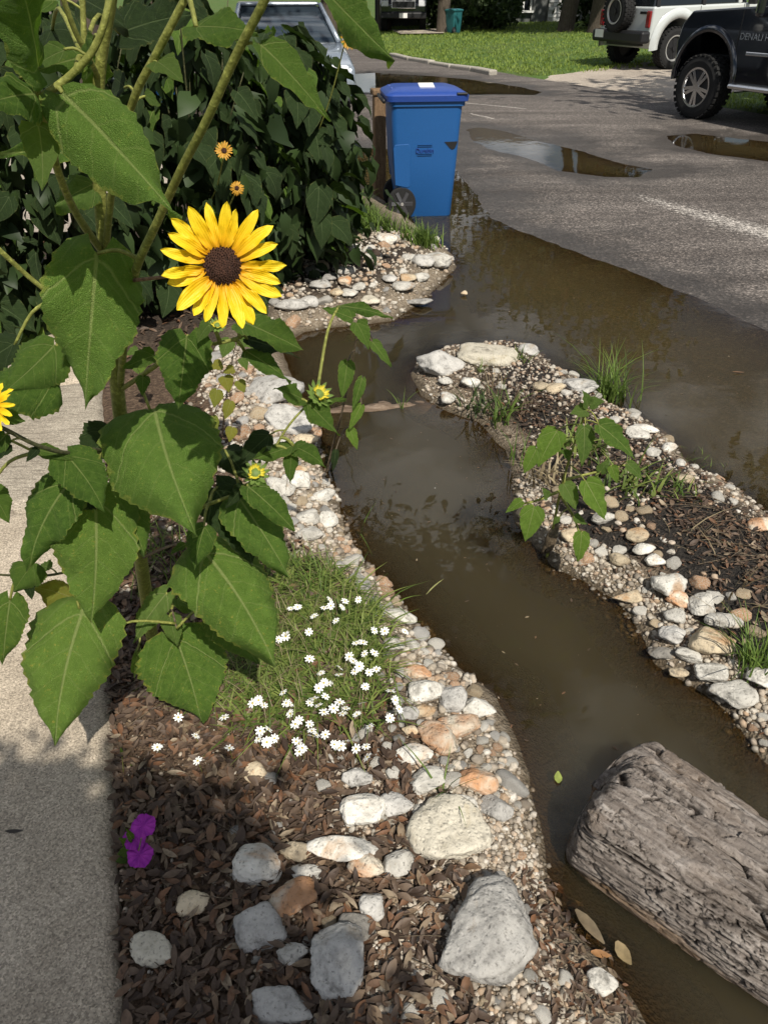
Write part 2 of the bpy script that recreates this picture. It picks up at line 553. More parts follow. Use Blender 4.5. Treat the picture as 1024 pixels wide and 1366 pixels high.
def m_leaf(name, a, b, vein, blotch, trans=0.28, spots=0.5):
    t = NT(name)
    uv = t.n('UVMap').outputs[0]
    sx = t.n('SeparateXYZ'); t.set(sx.inputs[0], uv)
    u, v = sx.outputs[0], sx.outputs[1]          # u: -1..1 across stored 0..1, v along
    au = t.math('ABSOLUTE', t.math('MULTIPLY_ADD', u, 2.0, -1.0))
    w = t.attr('halfw')                           # half width / length at this point
    ax = t.math('MULTIPLY', au, w)
    mid = t.ramp(t.math('ADD', ax, t.math('MULTIPLY', v, 0.010)), [(0.009, 1.0), (0.016, 0.0)])
    # side veins leave the midrib at about 40 degrees; the lowest pair is strong
    ob = t.coord()
    n0 = t.noise(ob, 9, 2)
    q = t.math('SUBTRACT', v, t.math('MULTIPLY', t.math('POWER', ax, 1.25), 1.5))
    q = t.math('ADD', q, t.math('MULTIPLY_ADD', n0, 0.06, -0.03))
    fr = t.math('ABSOLUTE', t.math('SUBTRACT', t.math('FRACT', t.math('MULTIPLY', q, 5.3)), 0.5))
    side = t.ramp(t.math('ADD', fr, t.math('MULTIPLY_ADD', n0, 0.10, -0.05)), [(0.015, 1.0), (0.06, 0.0)])
    strong = t.ramp(t.math('ABSOLUTE', t.math('SUBTRACT', t.math('ADD', q, t.math('MULTIPLY', ax, 0.0)), 0.03)), [(0.004, 1.0), (0.014, 0.0)])
    net = t.voro(ob, 95, 'DISTANCE_TO_EDGE')
    n1 = t.noise(ob, 14, 4); n2 = t.noise(ob, 38, 3)
    rnd = t.orand()
    c = t.mix(rnd, a, b)
    c = t.mix(t.ramp(n1, [(0.35, 0.0), (0.65, 0.55)]), c, tuple(x * 1.25 for x in b))
    sp = t.math('MULTIPLY', t.ramp(n2, [(0.60, 0.0), (0.70, 1.0)]), t.ramp(n1, [(0.45, 0.0), (0.6, spots)]))
    c = t.mix(sp, c, blotch)
    nl = t.ramp(t.voro(ob, 60, 'DISTANCE_TO_EDGE'), [(0.02, 0.16), (0.07, 0.0)])
    c = t.mix(nl, c, vein)
    bs = t.ramp(t.noise(ob, 75, 2), [(0.72, 0.0), (0.77, 0.8)])
    c = t.mix(t.math('MULTIPLY', bs, t.ramp(n1, [(0.45, 0.0), (0.6, 1.0)])), c, (0.12, 0.07, 0.025))
    edge = t.ramp(t.math('ADD', au, t.math('MULTIPLY_ADD', n1, 0.5, -0.25)), [(0.96, 0.0), (1.06, 0.6)])
    c = t.mix(edge, c, blotch)
    vv = t.math('MAXIMUM', t.math('MULTIPLY', mid, 0.8), t.math('MAXIMUM', t.math('MULTIPLY', strong, 0.65), t.math('MULTIPLY', side, 0.20)))
    c = t.mix(vv, c, vein)
    hh = t.math('ADD', t.math('MULTIPLY', vv, -0.8), t.math('MULTIPLY', t.ramp(net, [(0.0, 0.0), (0.25, 1.0)]), 0.35))
    nm = t.bump(t.math('ADD', hh, t.math('MULTIPLY', t.noise(ob, 45, 4, 0.6), 0.8)), 0.85, 0.005)
    tcol = t.mix(1.0, c, (1.5, 1.7, 0.6), 'MULTIPLY')
    return t.bsdf(c, 0.62, nm, 0.22, trans=(tcol, trans))
M['leaf'] = m_leaf('sunflower_leaf', (0.062, 0.130, 0.018), (0.105, 0.185, 0.030), (0.27, 0.33, 0.11), (0.26, 0.29, 0.06), 0.34, 0.7)
M['leaf_old'] = m_leaf('mottled_leaf', (0.070, 0.138, 0.018), (0.110, 0.185, 0.030), (0.26, 0.31, 0.11), (0.27, 0.27, 0.05), 0.3, 1.0)
M['leaf_pale'] = m_leaf('young_leaf', (0.10, 0.18, 0.035), (0.14, 0.22, 0.05), (0.30, 0.36, 0.14), (0.25, 0.27, 0.05), 0.38)
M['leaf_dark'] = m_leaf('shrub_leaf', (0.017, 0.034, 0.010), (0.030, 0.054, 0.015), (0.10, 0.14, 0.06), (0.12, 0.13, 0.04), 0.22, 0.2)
M['leaf_yellow'] = m_leaf('yellowing_leaf', (0.30, 0.26, 0.04), (0.22, 0.27, 0.05), (0.40, 0.40, 0.16), (0.30, 0.15, 0.03), 0.35)
M['leaf_fresh'] = m_leaf('fresh_leaf', (0.13, 0.23, 0.03), (0.17, 0.28, 0.045), (0.36, 0.42, 0.16), (0.30, 0.30, 0.06), 0.4)

def m_stem(name, a, b):
    t = NT(name)
    v = t.coord()
    n = t.noise(v, 120, 5, 0.7)
    n2 = t.noise(v, 12, 3)
    c = t.ramp(n, [(0.38, a), (0.55, b), (0.70, tuple(min(1, x * 2.0) for x in b))])
    c = t.mix(t.ramp(n2, [(0.45, 0.0), (0.65, 0.45)]), c, tuple(x * 0.8 for x in a))
    return t.bsdf(c, 0.6, t.bump(n, 0.6, 0.004), 0.3)
M['stem'] = m_stem('sunflower_stem', (0.14, 0.15, 0.03), (0.22, 0.23, 0.055))
M['stem_dark'] = m_stem('shrub_stem', (0.04, 0.045, 0.02), (0.08, 0.08, 0.035))
M['stem_brown'] = m_stem('dry_stem', (0.05, 0.035, 0.022), (0.13, 0.10, 0.065))
M['stem_red'] = m_stem('reddish_stalk', (0.12, 0.05, 0.04), (0.22, 0.13, 0.08))

def m_petal():
    t = NT('sunflower_petal')
    sx = t.n('SeparateXYZ'); t.set(sx.inputs[0], t.n('UVMap').outputs[0])
    c = t.ramp(sx.outputs[1], [(0.0, (0.62, 0.25, 0.010)), (0.22, (0.78, 0.45, 0.008)), (0.55, (0.86, 0.58, 0.010)), (1.0, (0.90, 0.70, 0.03))])
    wv = t.math('SINE', t.math('MULTIPLY', sx.outputs[0], 38.0))
    c = t.mix(t.ramp(t.math('MULTIPLY_ADD', wv, 0.5, 0.5), [(0.0, 0.16), (0.5, 0.0)]), c, (0.70, 0.38, 0.006))
    n = t.noise(t.coord(), 30, 3)
    c = t.mix(t.ramp(n, [(0.5, 0.0), (0.7, 0.3)]), c, (0.68, 0.36, 0.01))
    return t.bsdf(c, 0.5, t.bump(wv, 0.2, 0.002), 0.3, trans=(c, 0.25))
M['petal'] = m_petal()
M['petal_old'] = simple('petal_faded', (0.42, 0.22, 0.02), 0.6, vary=0.3, scale=60)
M['disc'] = simple('sunflower_disc', (0.055, 0.022, 0.012), 0.8, vary=0.5, scale=260, bump=0.8)
M['disc_tip'] = simple('disc_florets', (0.17, 0.085, 0.02), 0.7, vary=0.5, scale=300)
M['bud'] = simple('bud_yellow', (0.50, 0.42, 0.03), 0.6, vary=0.3, scale=90)
M['sepal'] = simple('bud_green', (0.11, 0.17, 0.035), 0.6, vary=0.3, scale=60)
M['white_petal'] = simple('daisy_petal', (0.80, 0.80, 0.76), 0.6)
M['yellow_c'] = simple('daisy_centre', (0.42, 0.33, 0.05), 0.7, vary=0.4, scale=300)
def m_purple():
    t = NT('purple_petal')
    n = t.noise(t.coord(), 60, 3)
    c = t.ramp(n, [(0.35, (0.26, 0.020, 0.32)), (0.65, (0.44, 0.05, 0.46))])
    return t.bsdf(c, 0.6, t.bump(n, 0.4, 0.003), 0.2, trans=(c, 0.3))
M['purple'] = m_purple()

def m_bark(name, a, b, c3, sc=(1, 1, 1), along='X'):
    t = NT(name)
    v = t.coord()
    st = (0.16, 1, 1) if along == 'X' else (1, 1, 0.16)
    g = t.noise(t.mapping(v, st), 46, 8, 0.68, dist=0.3)
    n1 = t.noise(v, 7, 5, 0.6); n2 = t.noise(v, 120, 4, 0.7)
    crk = t.voro(t.mapping(v, tuple(x * y for x, y in zip((0.3, 1, 1) if along == 'X' else (1, 1, 0.3), (1, 1, 1)))), 17, 'DISTANCE_TO_EDGE')
    c = t.ramp(g, [(0.30, a), (0.5, b), (0.68, c3)])
    c = t.mix(t.ramp(n1, [(0.45, 0.0), (0.7, 0.55)]), c, b)
    c = t.mix(t.ramp(n2, [(0.32, 0.7), (0.45, 0.0)]), c, tuple(x * 0.35 for x in a))
    c = t.mix(t.ramp(t.attr('crack'), [(0.25, 0.0), (0.8, 0.9)]), c, (0.018, 0.013, 0.010))
    brown = t.attr('brown')
    c = t.mix(t.math('MULTIPLY', brown, 0.7), c, t.ramp(g, [(0.3, (0.09, 0.055, 0.03)), (0.7, (0.24, 0.155, 0.085))]))
    h = t.math('ADD', t.math('MULTIPLY', g, 1.0), t.math('ADD', t.math('MULTIPLY', n2, 0.4), t.math('MULTIPLY', t.ramp(crk, [(0.0, 0.0), (0.06, 1.0)]), 0.25)))
    return t.bsdf(c, 0.88, t.bump(h, 1.0, 0.012), 0.2)
M['log'] = m_bark('weathered_log', (0.075, 0.058, 0.047), (0.20, 0.172, 0.15), (0.40, 0.36, 0.325))
M['trunk'] = m_bark('tree_bark', (0.045, 0.035, 0.026), (0.09, 0.072, 0.055), (0.14, 0.115, 0.09), along='Z')

M['bin'] = simple('blue_plastic', (0.012, 0.085, 0.26), 0.45, 0.4, vary=0.10, scale=120, bump=0.10)
M['bin_lid'] = simple('blue_lid', (0.018, 0.055, 0.25), 0.38, 0.45, vary=0.08, scale=40)
M['black_pl'] = simple('black_plastic', (0.012, 0.012, 0.013), 0.5)
M['hub_grey'] = simple('grey_hub_plastic', (0.06, 0.06, 0.065), 0.35)
M['rubber'] = simple('tyre_rubber', (0.018, 0.018, 0.018), 0.85, 0.25, vary=0.3, scale=60)
M['chrome'] = simple('polished_alloy', (0.62, 0.62, 0.63), 0.18, 0.5, 1.0)
M['alloy'] = simple('machined_alloy', (0.55, 0.54, 0.52), 0.35, 0.5, 0.7)
M['black_paint'] = simple('black_paint', (0.006, 0.007, 0.011), 0.12, 0.5, 0, 1.0)
M['white_paint'] = simple('pale_paint', (0.52, 0.55, 0.54), 0.25, 0.5, 0, 0.8)
M['silver_paint'] = simple('silver_paint', (0.26, 0.30, 0.35), 0.25, 0.5, 0.35, 0.8)
M['glass'] = simple('dark_glass', (0.012, 0.015, 0.018), 0.04, 0.7)
M['windscreen'] = simple('windscreen_glass', (0.025, 0.035, 0.045), 0.05, 0.8)
M['red_lamp'] = simple('red_lens', (0.22, 0.008, 0.012), 0.15, 0.5, 0, 0.8)
M['white_lens'] = simple('clear_lens', (0.65, 0.66, 0.68), 0.12, 0.6)
M['paper'] = simple('paper_label', (0.78, 0.77, 0.74), 0.7)
M['ink'] = simple('grey_ink', (0.25, 0.25, 0.26), 0.7)
M['teal'] = simple('teal_plastic', (0.02, 0.12, 0.13), 0.5)
M['house_grey'] = simple('grey_siding', (0.10, 0.105, 0.10), 0.8, vary=0.15, scale=6)
M['white_trim'] = simple('white_paint_trim', (0.74, 0.74, 0.71), 0.6)
M['white_brick'] = simple('painted_brick', (0.70, 0.69, 0.66), 0.8, vary=0.10, scale=9, bump=0.3)
M['mortar'] = simple('mortar', (0.42, 0.41, 0.38), 0.9)
M['roofing'] = simple('roof_shingle', (0.09, 0.085, 0.08), 0.9, vary=0.2, scale=30)
M['post_wood'] = m_bark('post_wood', (0.12, 0.075, 0.04), (0.20, 0.13, 0.075), (0.28, 0.19, 0.11), along='Z')
M['skin'] = simple('skin', (0.40, 0.24, 0.17), 0.5)
M['shirt'] = simple('cotton_shirt', (0.16, 0.20, 0.26), 0.85, vary=0.1, scale=40)
M['trousers'] = simple('denim', (0.05, 0.07, 0.11), 0.9, vary=0.15, scale=60)
M['hair'] = simple('brown_hair', (0.04, 0.025, 0.015), 0.6)

# ------------------------------------------------------------------ outlines of land and water (measured, on z = 0)
def poly(px):
    return np.array([G(x, y)[:2] for x, y in px])

LEFT_BANK = np.vstack([poly([(548, 297), (575, 318), (600, 340), (606, 357), (592, 367), (576, 386), (558, 404), (520, 427),
    (460, 434), (405, 442), (372, 462), (378, 490), (392, 520), (414, 560), (424, 590), (416, 615), (428, 640), (446, 660),
    (452, 690), (458, 715), (478, 750), (503, 780), (532, 805), (560, 842), (600, 892), (652, 930), (664, 955), (682, 992),
    (697, 1030), (703, 1080), (717, 1130), (722, 1190), (748, 1240), (790, 1290), (835, 1345), (875, 1420), (890, 1480)]),
    [[0.9, -1.0], [-6, -1.0], [-9, 7.5], [-3.2, 14.0], [-8.8, 30.0], [-5.4, 30.0], [-2.0, 14.5], [-0.55, 9.2]]])
BERM = poly([(553, 500), (558, 484), (600, 466), (660, 460), (705, 462), (735, 490), (770, 506), (800, 536), (850, 556), (890, 590),
    (915, 620), (960, 642), (1024, 690), (1110, 745), (1300, 900), (1300, 1200), (1110, 1062), (1024, 1008), (978, 948), (932, 917),
    (882, 882), (852, 832), (826, 800), (780, 770), (742, 752), (692, 692), (690, 640), (680, 600), (640, 562), (600, 548), (568, 527)])
GUTTER = np.vstack([poly([(604, 200), (612, 224), (626, 246), (642, 264), (657, 290), (700, 308), (770, 335), (850, 362), (950, 405), (1024, 437), (1150, 500), (1500, 720)]),
    [[3.2, -1], [-3, -1], [-6, 8], [-4, 11]]])
FAR_PUDDLE = poly([(440, 100), (500, 97), (560, 100), (640, 107), (700, 117), (724, 123), (712, 127), (650, 126), (600, 127), (500, 124), (440, 122)])
PUDDLE = poly([(619, 173), (642, 169), (680, 176), (720, 188), (770, 199), (830, 217), (872, 226), (852, 238), (800, 237), (740, 228), (700, 211), (660, 202), (628, 190)])
RIGHT_PUDDLE = poly([(884, 181), (925, 178), (1024, 189), (1150, 203), (1150, 232), (1024, 216), (960, 208), (902, 196)])
PALE = poly([(822, 254), (880, 266), (950, 285), (1040, 308), (1150, 336), (1150, 366), (1040, 340), (950, 314), (880, 289), (832, 270)])

def sdf(X, Y, pg):
    """signed distance, positive inside"""
    X = np.asarray(X, float); Y = np.asarray(Y, float)
    d = np.full(X.shape, 1e9); ins = np.zeros(X.shape, bool)
    n = len(pg)
    for i in range(n):
        ax, ay = pg[i]; bx, by = pg[(i + 1) % n]
        ex, ey = bx - ax, by - ay
        wx, wy = X - ax, Y - ay
        t = np.clip((wx * ex + wy * ey) / (ex * ex + ey * ey + 1e-12), 0, 1)
        d = np.minimum(d, (wx - ex * t) ** 2 + (wy - ey * t) ** 2)
        c = (ay > Y) != (by > Y)
        with np.errstate(divide='ignore', invalid='ignore'):
            xi = (bx - ax) * (Y - ay) / (by - ay if by != ay else 1e-12) + ax
        ins ^= c & (X < xi)
    d = np.sqrt(d)
    return np.where(ins, d, -d)

def vnoise(X, Y, f, seed=0, oct=3):
    """cheap value noise, vectorised"""
    r = np.random.default_rng(seed)
    T = r.random((64, 64))
    out = np.zeros(np.shape(X)); a = 1.0; tot = 0
    for o in range(oct):
        x = np.asarray(X) * f * 2 ** o + 11.3 * o; y = np.asarray(Y) * f * 2 ** o + 5.7 * o
        i = np.floor(x).astype(int); j = np.floor(y).astype(int)
        fx = x - i; fy = y - j
        fx = fx * fx * (3 - 2 * fx); fy = fy * fy * (3 - 2 * fy)
        g = lambda a_, b_: T[a_ % 64, b_ % 64]
        out += a * ((g(i, j) * (1 - fx) + g(i + 1, j) * fx) * (1 - fy) + (g(i, j + 1) * (1 - fx) + g(i + 1, j + 1) * fx) * fy)
        tot += a; a *= 0.5
    return out / tot - 0.5

WALK_A = G(165, 1366, 0.1)[:2]; WALK_B = G(130, 520, 0.1)[:2]
WD = (WALK_B - WALK_A) / np.linalg.norm(WALK_B - WALK_A)
WN = np.array([WD[1], -WD[0]])             # towards the bed

def garden_z(X, Y):
    X = np.asarray(X, float); Y = np.asarray(Y, float)
    sl = sdf(X, Y, LEFT_BANK); sb = sdf(X, Y, BERM)
    wob = 0.035 * vnoise(X, Y, 6, 3)
    s = np.maximum(sl, sb) + wob
    top = np.where(sl > sb, 0.085, 0.085)
    z = np.where(s > 0, 0.012 + top * (1 - np.exp(-np.maximum(s, 0) / 0.16)) , 0.012 - 0.20 * (1 - np.exp(np.minimum(s, 0) / 0.30)) )
    z = z + 0.022 * vnoise(X, Y, 5, 1) * np.clip(0.4 + s * 3, 0.25, 1)
    n = X * SN[0] + Y * SN[1]
    z = z - np.clip((n - 3.0) * 0.4, 0, 0.35) * (sb < 0.02) * (sl < 0.02)
    w = (X - WALK_A[0]) * WN[0] + (Y - WALK_A[1]) * WN[1]
    z = np.where(w < 0, np.minimum(z, 0.02), z)          # under the walkway
    return z

def street_z(X, Y):
    d = np.maximum.reduce([sdf(X, Y, GUTTER), sdf(X, Y, FAR_PUDDLE), sdf(X, Y, PUDDLE), sdf(X, Y, RIGHT_PUDDLE)])
    d = d + 0.10 * vnoise(X, Y, 3, 5) + 0.05 * vnoise(X, Y, 11, 6)
    return np.where(d < 0, 0.004 + 0.045 * (1 - np.exp(d / 0.9)), 0.004 - 0.10 * (1 - np.exp(-d / 0.8)))

def lawn_z(n):
    return 0.05 + 0.030 * np.maximum(n - 10.7, 0)

def gz(x, y):
    return float(garden_z(np.array([x]), np.array([y]))[0])

def ground_at(px, py, lift=0.0):
    """garden surface seen at a photograph point"""
    z = 0.05
    for _ in range(4):
        p = G(px, py, z)
        z = max(gz(p[0], p[1]), -0.03)
    p = G(px, py, z + lift)
    return p

def grid_faces(nx, ny):
    i = np.arange(nx - 1)[:, None] * ny + np.arange(ny - 1)[None, :]
    return np.stack([i, i + ny, i + ny + 1, i + 1], -1).reshape(-1, 4)

# ------------------------------------------------------------------ garden ground (banks, berm and channel bed)
def axis(a, b, fine_a, fine_b, fs, cs):
    pts = [np.arange(a, fine_a, cs), np.arange(fine_a, fine_b, fs), np.arange(fine_b, b + cs, cs)]
    return np.concatenate(pts)
gx = axis(-9, 4.6, -2.0, 2.6, 0.020, 0.14)
gy = axis(-1.2, 14.5, 0.35, 4.6, 0.020, 0.09)
GX, GY = np.meshgrid(gx, gy, indexing='ij')
GZ = garden_z(GX, GY)
sl = sdf(GX, GY, LEFT_BANK); sb = sdf(GX, GY, BERM)
# belts: gravel near the water, black soil over the berm's heart, pale drive ground behind the shrubs
gravel = np.clip(1.15 - np.abs(np.maximum(sl, sb) - 0.06) / 0.24 + 0.5 * vnoise(GX, GY, 4, 8), 0, 1)
soilm = np.clip((sb - 0.03 + 0.25 * vnoise(GX, GY, 3, 9)) / 0.09, 0, 1) * np.clip((GX - 0.30) * 3, 0, 1)
soilm = np.maximum(soilm, np.clip((GY - 3.3) * 1.5, 0, 1) * (sl > 0.0) * 0.7)
MUD = poly([(690, 1150), (730, 1180), (790, 1270), (860, 1400), (740, 1400), (700, 1340), (690, 1260)])
soilm = np.maximum(soilm, np.clip(sdf(GX, GY, MUD) / 0.04 + 0.5, 0, 1))
grav = gravel * (1 - np.clip(soilm * 1.2 * (sb > 0), 0, 1))
gme = mesh_np('garden_ground', np.stack([GX, GY, GZ], -1).reshape(-1, 3), grid_faces(len(gx), len(gy)), M['soil'],
              attrs={'gravel': grav.ravel(), 'soil': soilm.ravel(), 'grass': np.zeros(GX.size)})
structure(obj('garden_ground', gme))

# water sheet
wx = axis(-7, 24, -2.0, 5.0, 0.04, 0.35)
wy = axis(-1.2, 34, 0.35, 9.0, 0.04, 0.25)
WX, WY = np.meshgrid(wx, wy, indexing='ij')
bed = garden_z(WX, WY)
wn = WX * SN[0] + WY * SN[1]
stz = street_z(WX, WY)
bed = np.where(wn > 2.3, np.maximum(bed, stz), bed)
depth = np.clip(-bed, 0, 1)
silt = np.clip((wn - 1.9) / 1.2 + 0.5 * vnoise(WX, WY, 1.2, 12), 0, 1)
wme = mesh_np('flood_water', np.stack([WX, WY, np.zeros_like(WX)], -1).reshape(-1, 3), grid_faces(len(wx), len(wy)), M['water'],
              attrs={'depth': depth.ravel(), 'silt': silt.ravel()})
# keep only the part not covered by dry lawn
bm = bmesh.new(); bm.from_mesh(wme)
kill = [f for f in bm.faces if f.calc_center_median().x * SN[0] + f.calc_center_median().y * SN[1] > 11.2]
bmesh.ops.delete(bm, geom=kill, context='FACES'); bm.to_mesh(wme); bm.free()
structure(obj('water', wme))

# street sheet
ss = np.concatenate([np.arange(-6, 2, 0.2), np.arange(2, 14, 0.06), np.arange(14, 32, 0.12), np.arange(32, 90, 1.0)])
nn = np.concatenate([np.arange(2.3, 10.86, 0.06)])
S_, N_ = np.meshgrid(ss, nn, indexing='ij')
SX = SU[0] * S_ + SN[0] * N_; SY = SU[1] * S_ + SN[1] * N_
SZ = street_z(SX, SY)
SZ = np.where((N_ < 3.4), SZ - (3.4 - N_) * 0.12, SZ)
pale = (np.clip(sdf(SX, SY, PALE) / 0.26, -1, 1) * 0.5 + 0.5) * 0.56
# worn pale streaks of old line marking near the far side
for (a, b, wdt) in (((612, 140), (700, 149), 0.05), ((628, 155), (658, 161), 0.05)):
    p0, p1 = G(*a)[:2], G(*b)[:2]
    e = p1 - p0; L2 = e @ e
    tt = np.clip(((SX - p0[0]) * e[0] + (SY - p0[1]) * e[1]) / L2, 0, 1)
    dd = np.hypot(SX - p0[0] - e[0] * tt, SY - p0[1] - e[1] * tt)
    pale = np.maximum(pale, 0.8 * np.clip(1.2 - dd / wdt, 0, 1)) 
sme = mesh_np('street', np.stack([SX, SY, SZ], -1).reshape(-1, 3), grid_faces(len(ss), len(nn))[:, ::-1], M['asphalt'], attrs={'pale': pale.ravel()})
structure(obj('road', sme))

# lawn on the far side
DRV_S0 = float(G(714, 105, 0.04)[:2] @ SU) ; DRV_S1 = float(G(905, 131, 0.04)[:2] @ SU)
ls = np.concatenate([np.arange(-10, 40, 0.35), np.arange(40, 140, 2.0)]); ln = np.concatenate([np.arange(10.6, 40, 0.35), np.arange(40, 90, 2.0)])
LS, LN = np.meshgrid(ls, ln, indexing='ij')
LX = SU[0] * LS + SN[0] * LN; LY = SU[1] * LS + SN[1] * LN
edge = 10.85 + 0.25 * vnoise(LX, LY, 0.8, 21)
LZ = lawn_z(LN) + 0.05 * vnoise(LX, LY, 0.6, 22) - np.clip(edge - LN, 0, 1) * 0.3
inside = np.clip(np.minimum(LS - DRV_S1 + 0.1, DRV_S0 + 1.3 * np.clip((LN - 10.75) / 3.5, 0, 1) + 0.05 - LS) / 0.3, 0, 1)
LZ = LZ - inside * 0.10
lme = mesh_np('lawn', np.stack([LX, LY, LZ], -1).reshape(-1, 3), grid_faces(len(ls), len(ln))[:, ::-1], M['lawn'])
structure(obj('lawn', lme))

# driveway across the lawn
ds = np.arange(DRV_S1, DRV_S0 + 0.01, (DRV_S0 - DRV_S1) / 12); dn = np.arange(10.75, 34, 0.5)
DS, DN = np.meshgrid(ds, dn, indexing='ij')
flare = np.where(DN < 11.8, (11.8 - DN) * 0.4, 0) * np.sign(DS - (DRV_S0 + DRV_S1) / 2) * np.abs(DS - (DRV_S0 + DRV_S1) / 2) / ((DRV_S0 - DRV_S1) / 2)
DS = DS + flare + 1.3 * np.clip((DN - 10.75) / 3.5, 0, 1) * (DS - DRV_S1) / (DRV_S0 - DRV_S1)
DX = SU[0] * DS + SN[0] * DN; DY = SU[1] * DS + SN[1] * DN
DZ = lawn_z(DN) - 0.012 - np.clip(11.3 - DN, 0, 1) * 0.10
structure(obj('driveway', mesh_np('driveway', np.stack([DX, DY, DZ], -1).reshape(-1, 3), grid_faces(len(ds), len(dn))[:, ::-1], M['drive'])))

# pale gravel drive behind the shrubs, and the land out to the horizon
bs = np.array([[-9, 5.6], [-2.2, 5.9], [-2.0, 8.5], [-3.6, 12.2], [-4.6, 14.4], [-30, 14.4], [-30, 5.6]])
bm = bmesh.new()
bm.faces.new([bm.verts.new((x, y, 0.125)) for x, y in bs])
structure(obj('gravel_drive', from_bm('gravel_drive', bm, M['drive'])))
bm = bmesh.new()
gl_ = [(-600, -200), (600, -200), (600, 900), (-600, 900)]
bm.faces.new([bm.verts.new((x, y, -0.45)) for x, y in gl_])
structure(obj('ground', from_bm('ground', bm, M['lawn'])))
# left far side beyond the drive: a strip of verge grass
bm = bmesh.new()
vs4 = [(-60, 14.3), (-4.45, 14.3), (-9.5, 26.0), (-18, 46.0), (-60, 46)]
bm.faces.new([bm.verts.new((x, y, 0.10)) for x, y in vs4])
structure(obj('verge', from_bm('verge', bm, M['lawn'])))

# kerb stones along the far edge
kp = [(523, 76), (548, 82), (576, 87), (604, 92), (632, 96), (658, 101)]
for i in range(len(kp) - 1):
    a, b = G(*kp[i], 0.02)[:2], G(*kp[i + 1], 0.02)[:2]
    b = a + (b - a) * 0.985
    c = (a + b) / 2; L = np.linalg.norm(b - a); ang = math.atan2(b[1] - a[1], b[0] - a[0])
    bm = bmesh.new(); bm_box(bm, (0, 0, 0), (L, 0.22, 0.26))
    o = obj('kerb', from_bm('kerb', bm, M['kerb']), None, (c[0], c[1], 0.0 + random.uniform(-0.015, 0.015)), (random.uniform(-0.04, 0.04), random.uniform(-0.01, 0.01), ang + random.uniform(-0.01, 0.01)))
    bevel(o, 0.03); structure(o)

# ------------------------------------------------------------------ walkway slabs
walk = bpy.data.objects.new('walkway', None); link(walk); structure(walk)
wrot = math.atan2(WD[1], WD[0])
def slab(s0, s1, mat, z=0.118, off=0.0, seed=0):
    nx = max(8, int((s1 - s0) / 0.03)); ny = 40
    a = np.linspace(s0, s1, nx); b = np.linspace(0, 1.45, ny)
    A, B = np.meshgrid(a, b, indexing='ij')
    rag = 0.012 * vnoise(A * 1.0, A * 0 + seed, 5, 30 + seed) + 0.010 * vnoise(A, A * 0 + seed, 18, 31)
    edge_f = np.clip(1 - B / 0.06, 0, 1)
    X = WALK_A[0] + WD[0] * A - WN[0] * (B + off) + WN[0] * rag * edge_f
    Y = WALK_A[1] + WD[1] * A - WN[1] * (B + off) + WN[1] * rag * edge_f
    rim = np.minimum(np.minimum(A - s0, s1 - A), B)
    Z = z + 0.008 * vnoise(X, Y, 2, 40 + seed) + 0.004 * vnoise(X, Y, 14, 41 + seed) - 0.02 * np.clip(1 - rim / 0.03, 0, 1) ** 2
    V = np.stack([X, Y, Z], -1).reshape(-1, 3); F = grid_faces(nx, ny)[:, ::-1]
    # sides down into the ground
    border = [i * ny for i in range(nx)] + [(nx - 1) * ny + j for j in range(1, ny)] + [i * ny + ny - 1 for i in range(nx - 2, -1, -1)] + [j for j in range(ny - 2, 0, -1)]
    low = V[border].copy(); low[:, 2] = -0.06
    o0 = len(V); m = len(border)
    SF = np.array([(border[i], o0 + i, o0 + (i + 1) % m, border[(i + 1) % m]) for i in range(m)])
    obj('paving_slab', mesh_np('paving_slab', np.vstack([V, low]), np.vstack([F, SF[:, ::-1]]), mat), walk)
s_j1 = float((G(100, 672, 0.1)[:2] - WALK_A) @ WD)
slab(-0.9, s_j1, M['concrete'], 0.118, 0, 1)
slab(s_j1 + 0.022, s_j1 + 1.05, M['slabstone'], 0.124, -0.02, 2)
slab(s_j1 + 1.075, s_j1 + 3.2, M['concrete'], 0.115, 0.03, 3)

# ------------------------------------------------------------------ trees, house, far scenery
def leaf_cloud(n, centre, radii, size, seed, clumps=14, drop=0.0):
    """many small bent leaf sprays gathered in clumps inside an ellipsoid; V,F(quads)+tint"""
    r = np.random.default_rng(seed)
    cc = r.normal(size=(clumps, 3)); cc /= np.linalg.norm(cc, axis=1)[:, None]
    cc *= (r.random((clumps, 1)) ** 0.45) * 0.82
    k = r.integers(0, clumps, n)
    p = cc[k] + r.normal(size=(n, 3)) * 0.17
    p = p * np.asarray(radii) + np.asarray(centre)
    a = r.normal(size=(n, 3)); a /= np.linalg.norm(a, axis=1)[:, None]
    b = np.cross(a, r.normal(size=(n, 3))); b /= np.linalg.norm(b, axis=1)[:, None]
    s = size * (0.6 + 0.8 * r.random((n, 1)))
    up = np.cross(a, b)
    v = np.stack([p - a * s, p - b * s * 0.45 + up * s * 0.12, p + a * s, p + b * s * 0.45 + up * s * 0.12], 1).reshape(-1, 3)
    f = np.arange(4 * n).reshape(-1, 4)
    return v, f, np.repeat(r.random(n), 4)

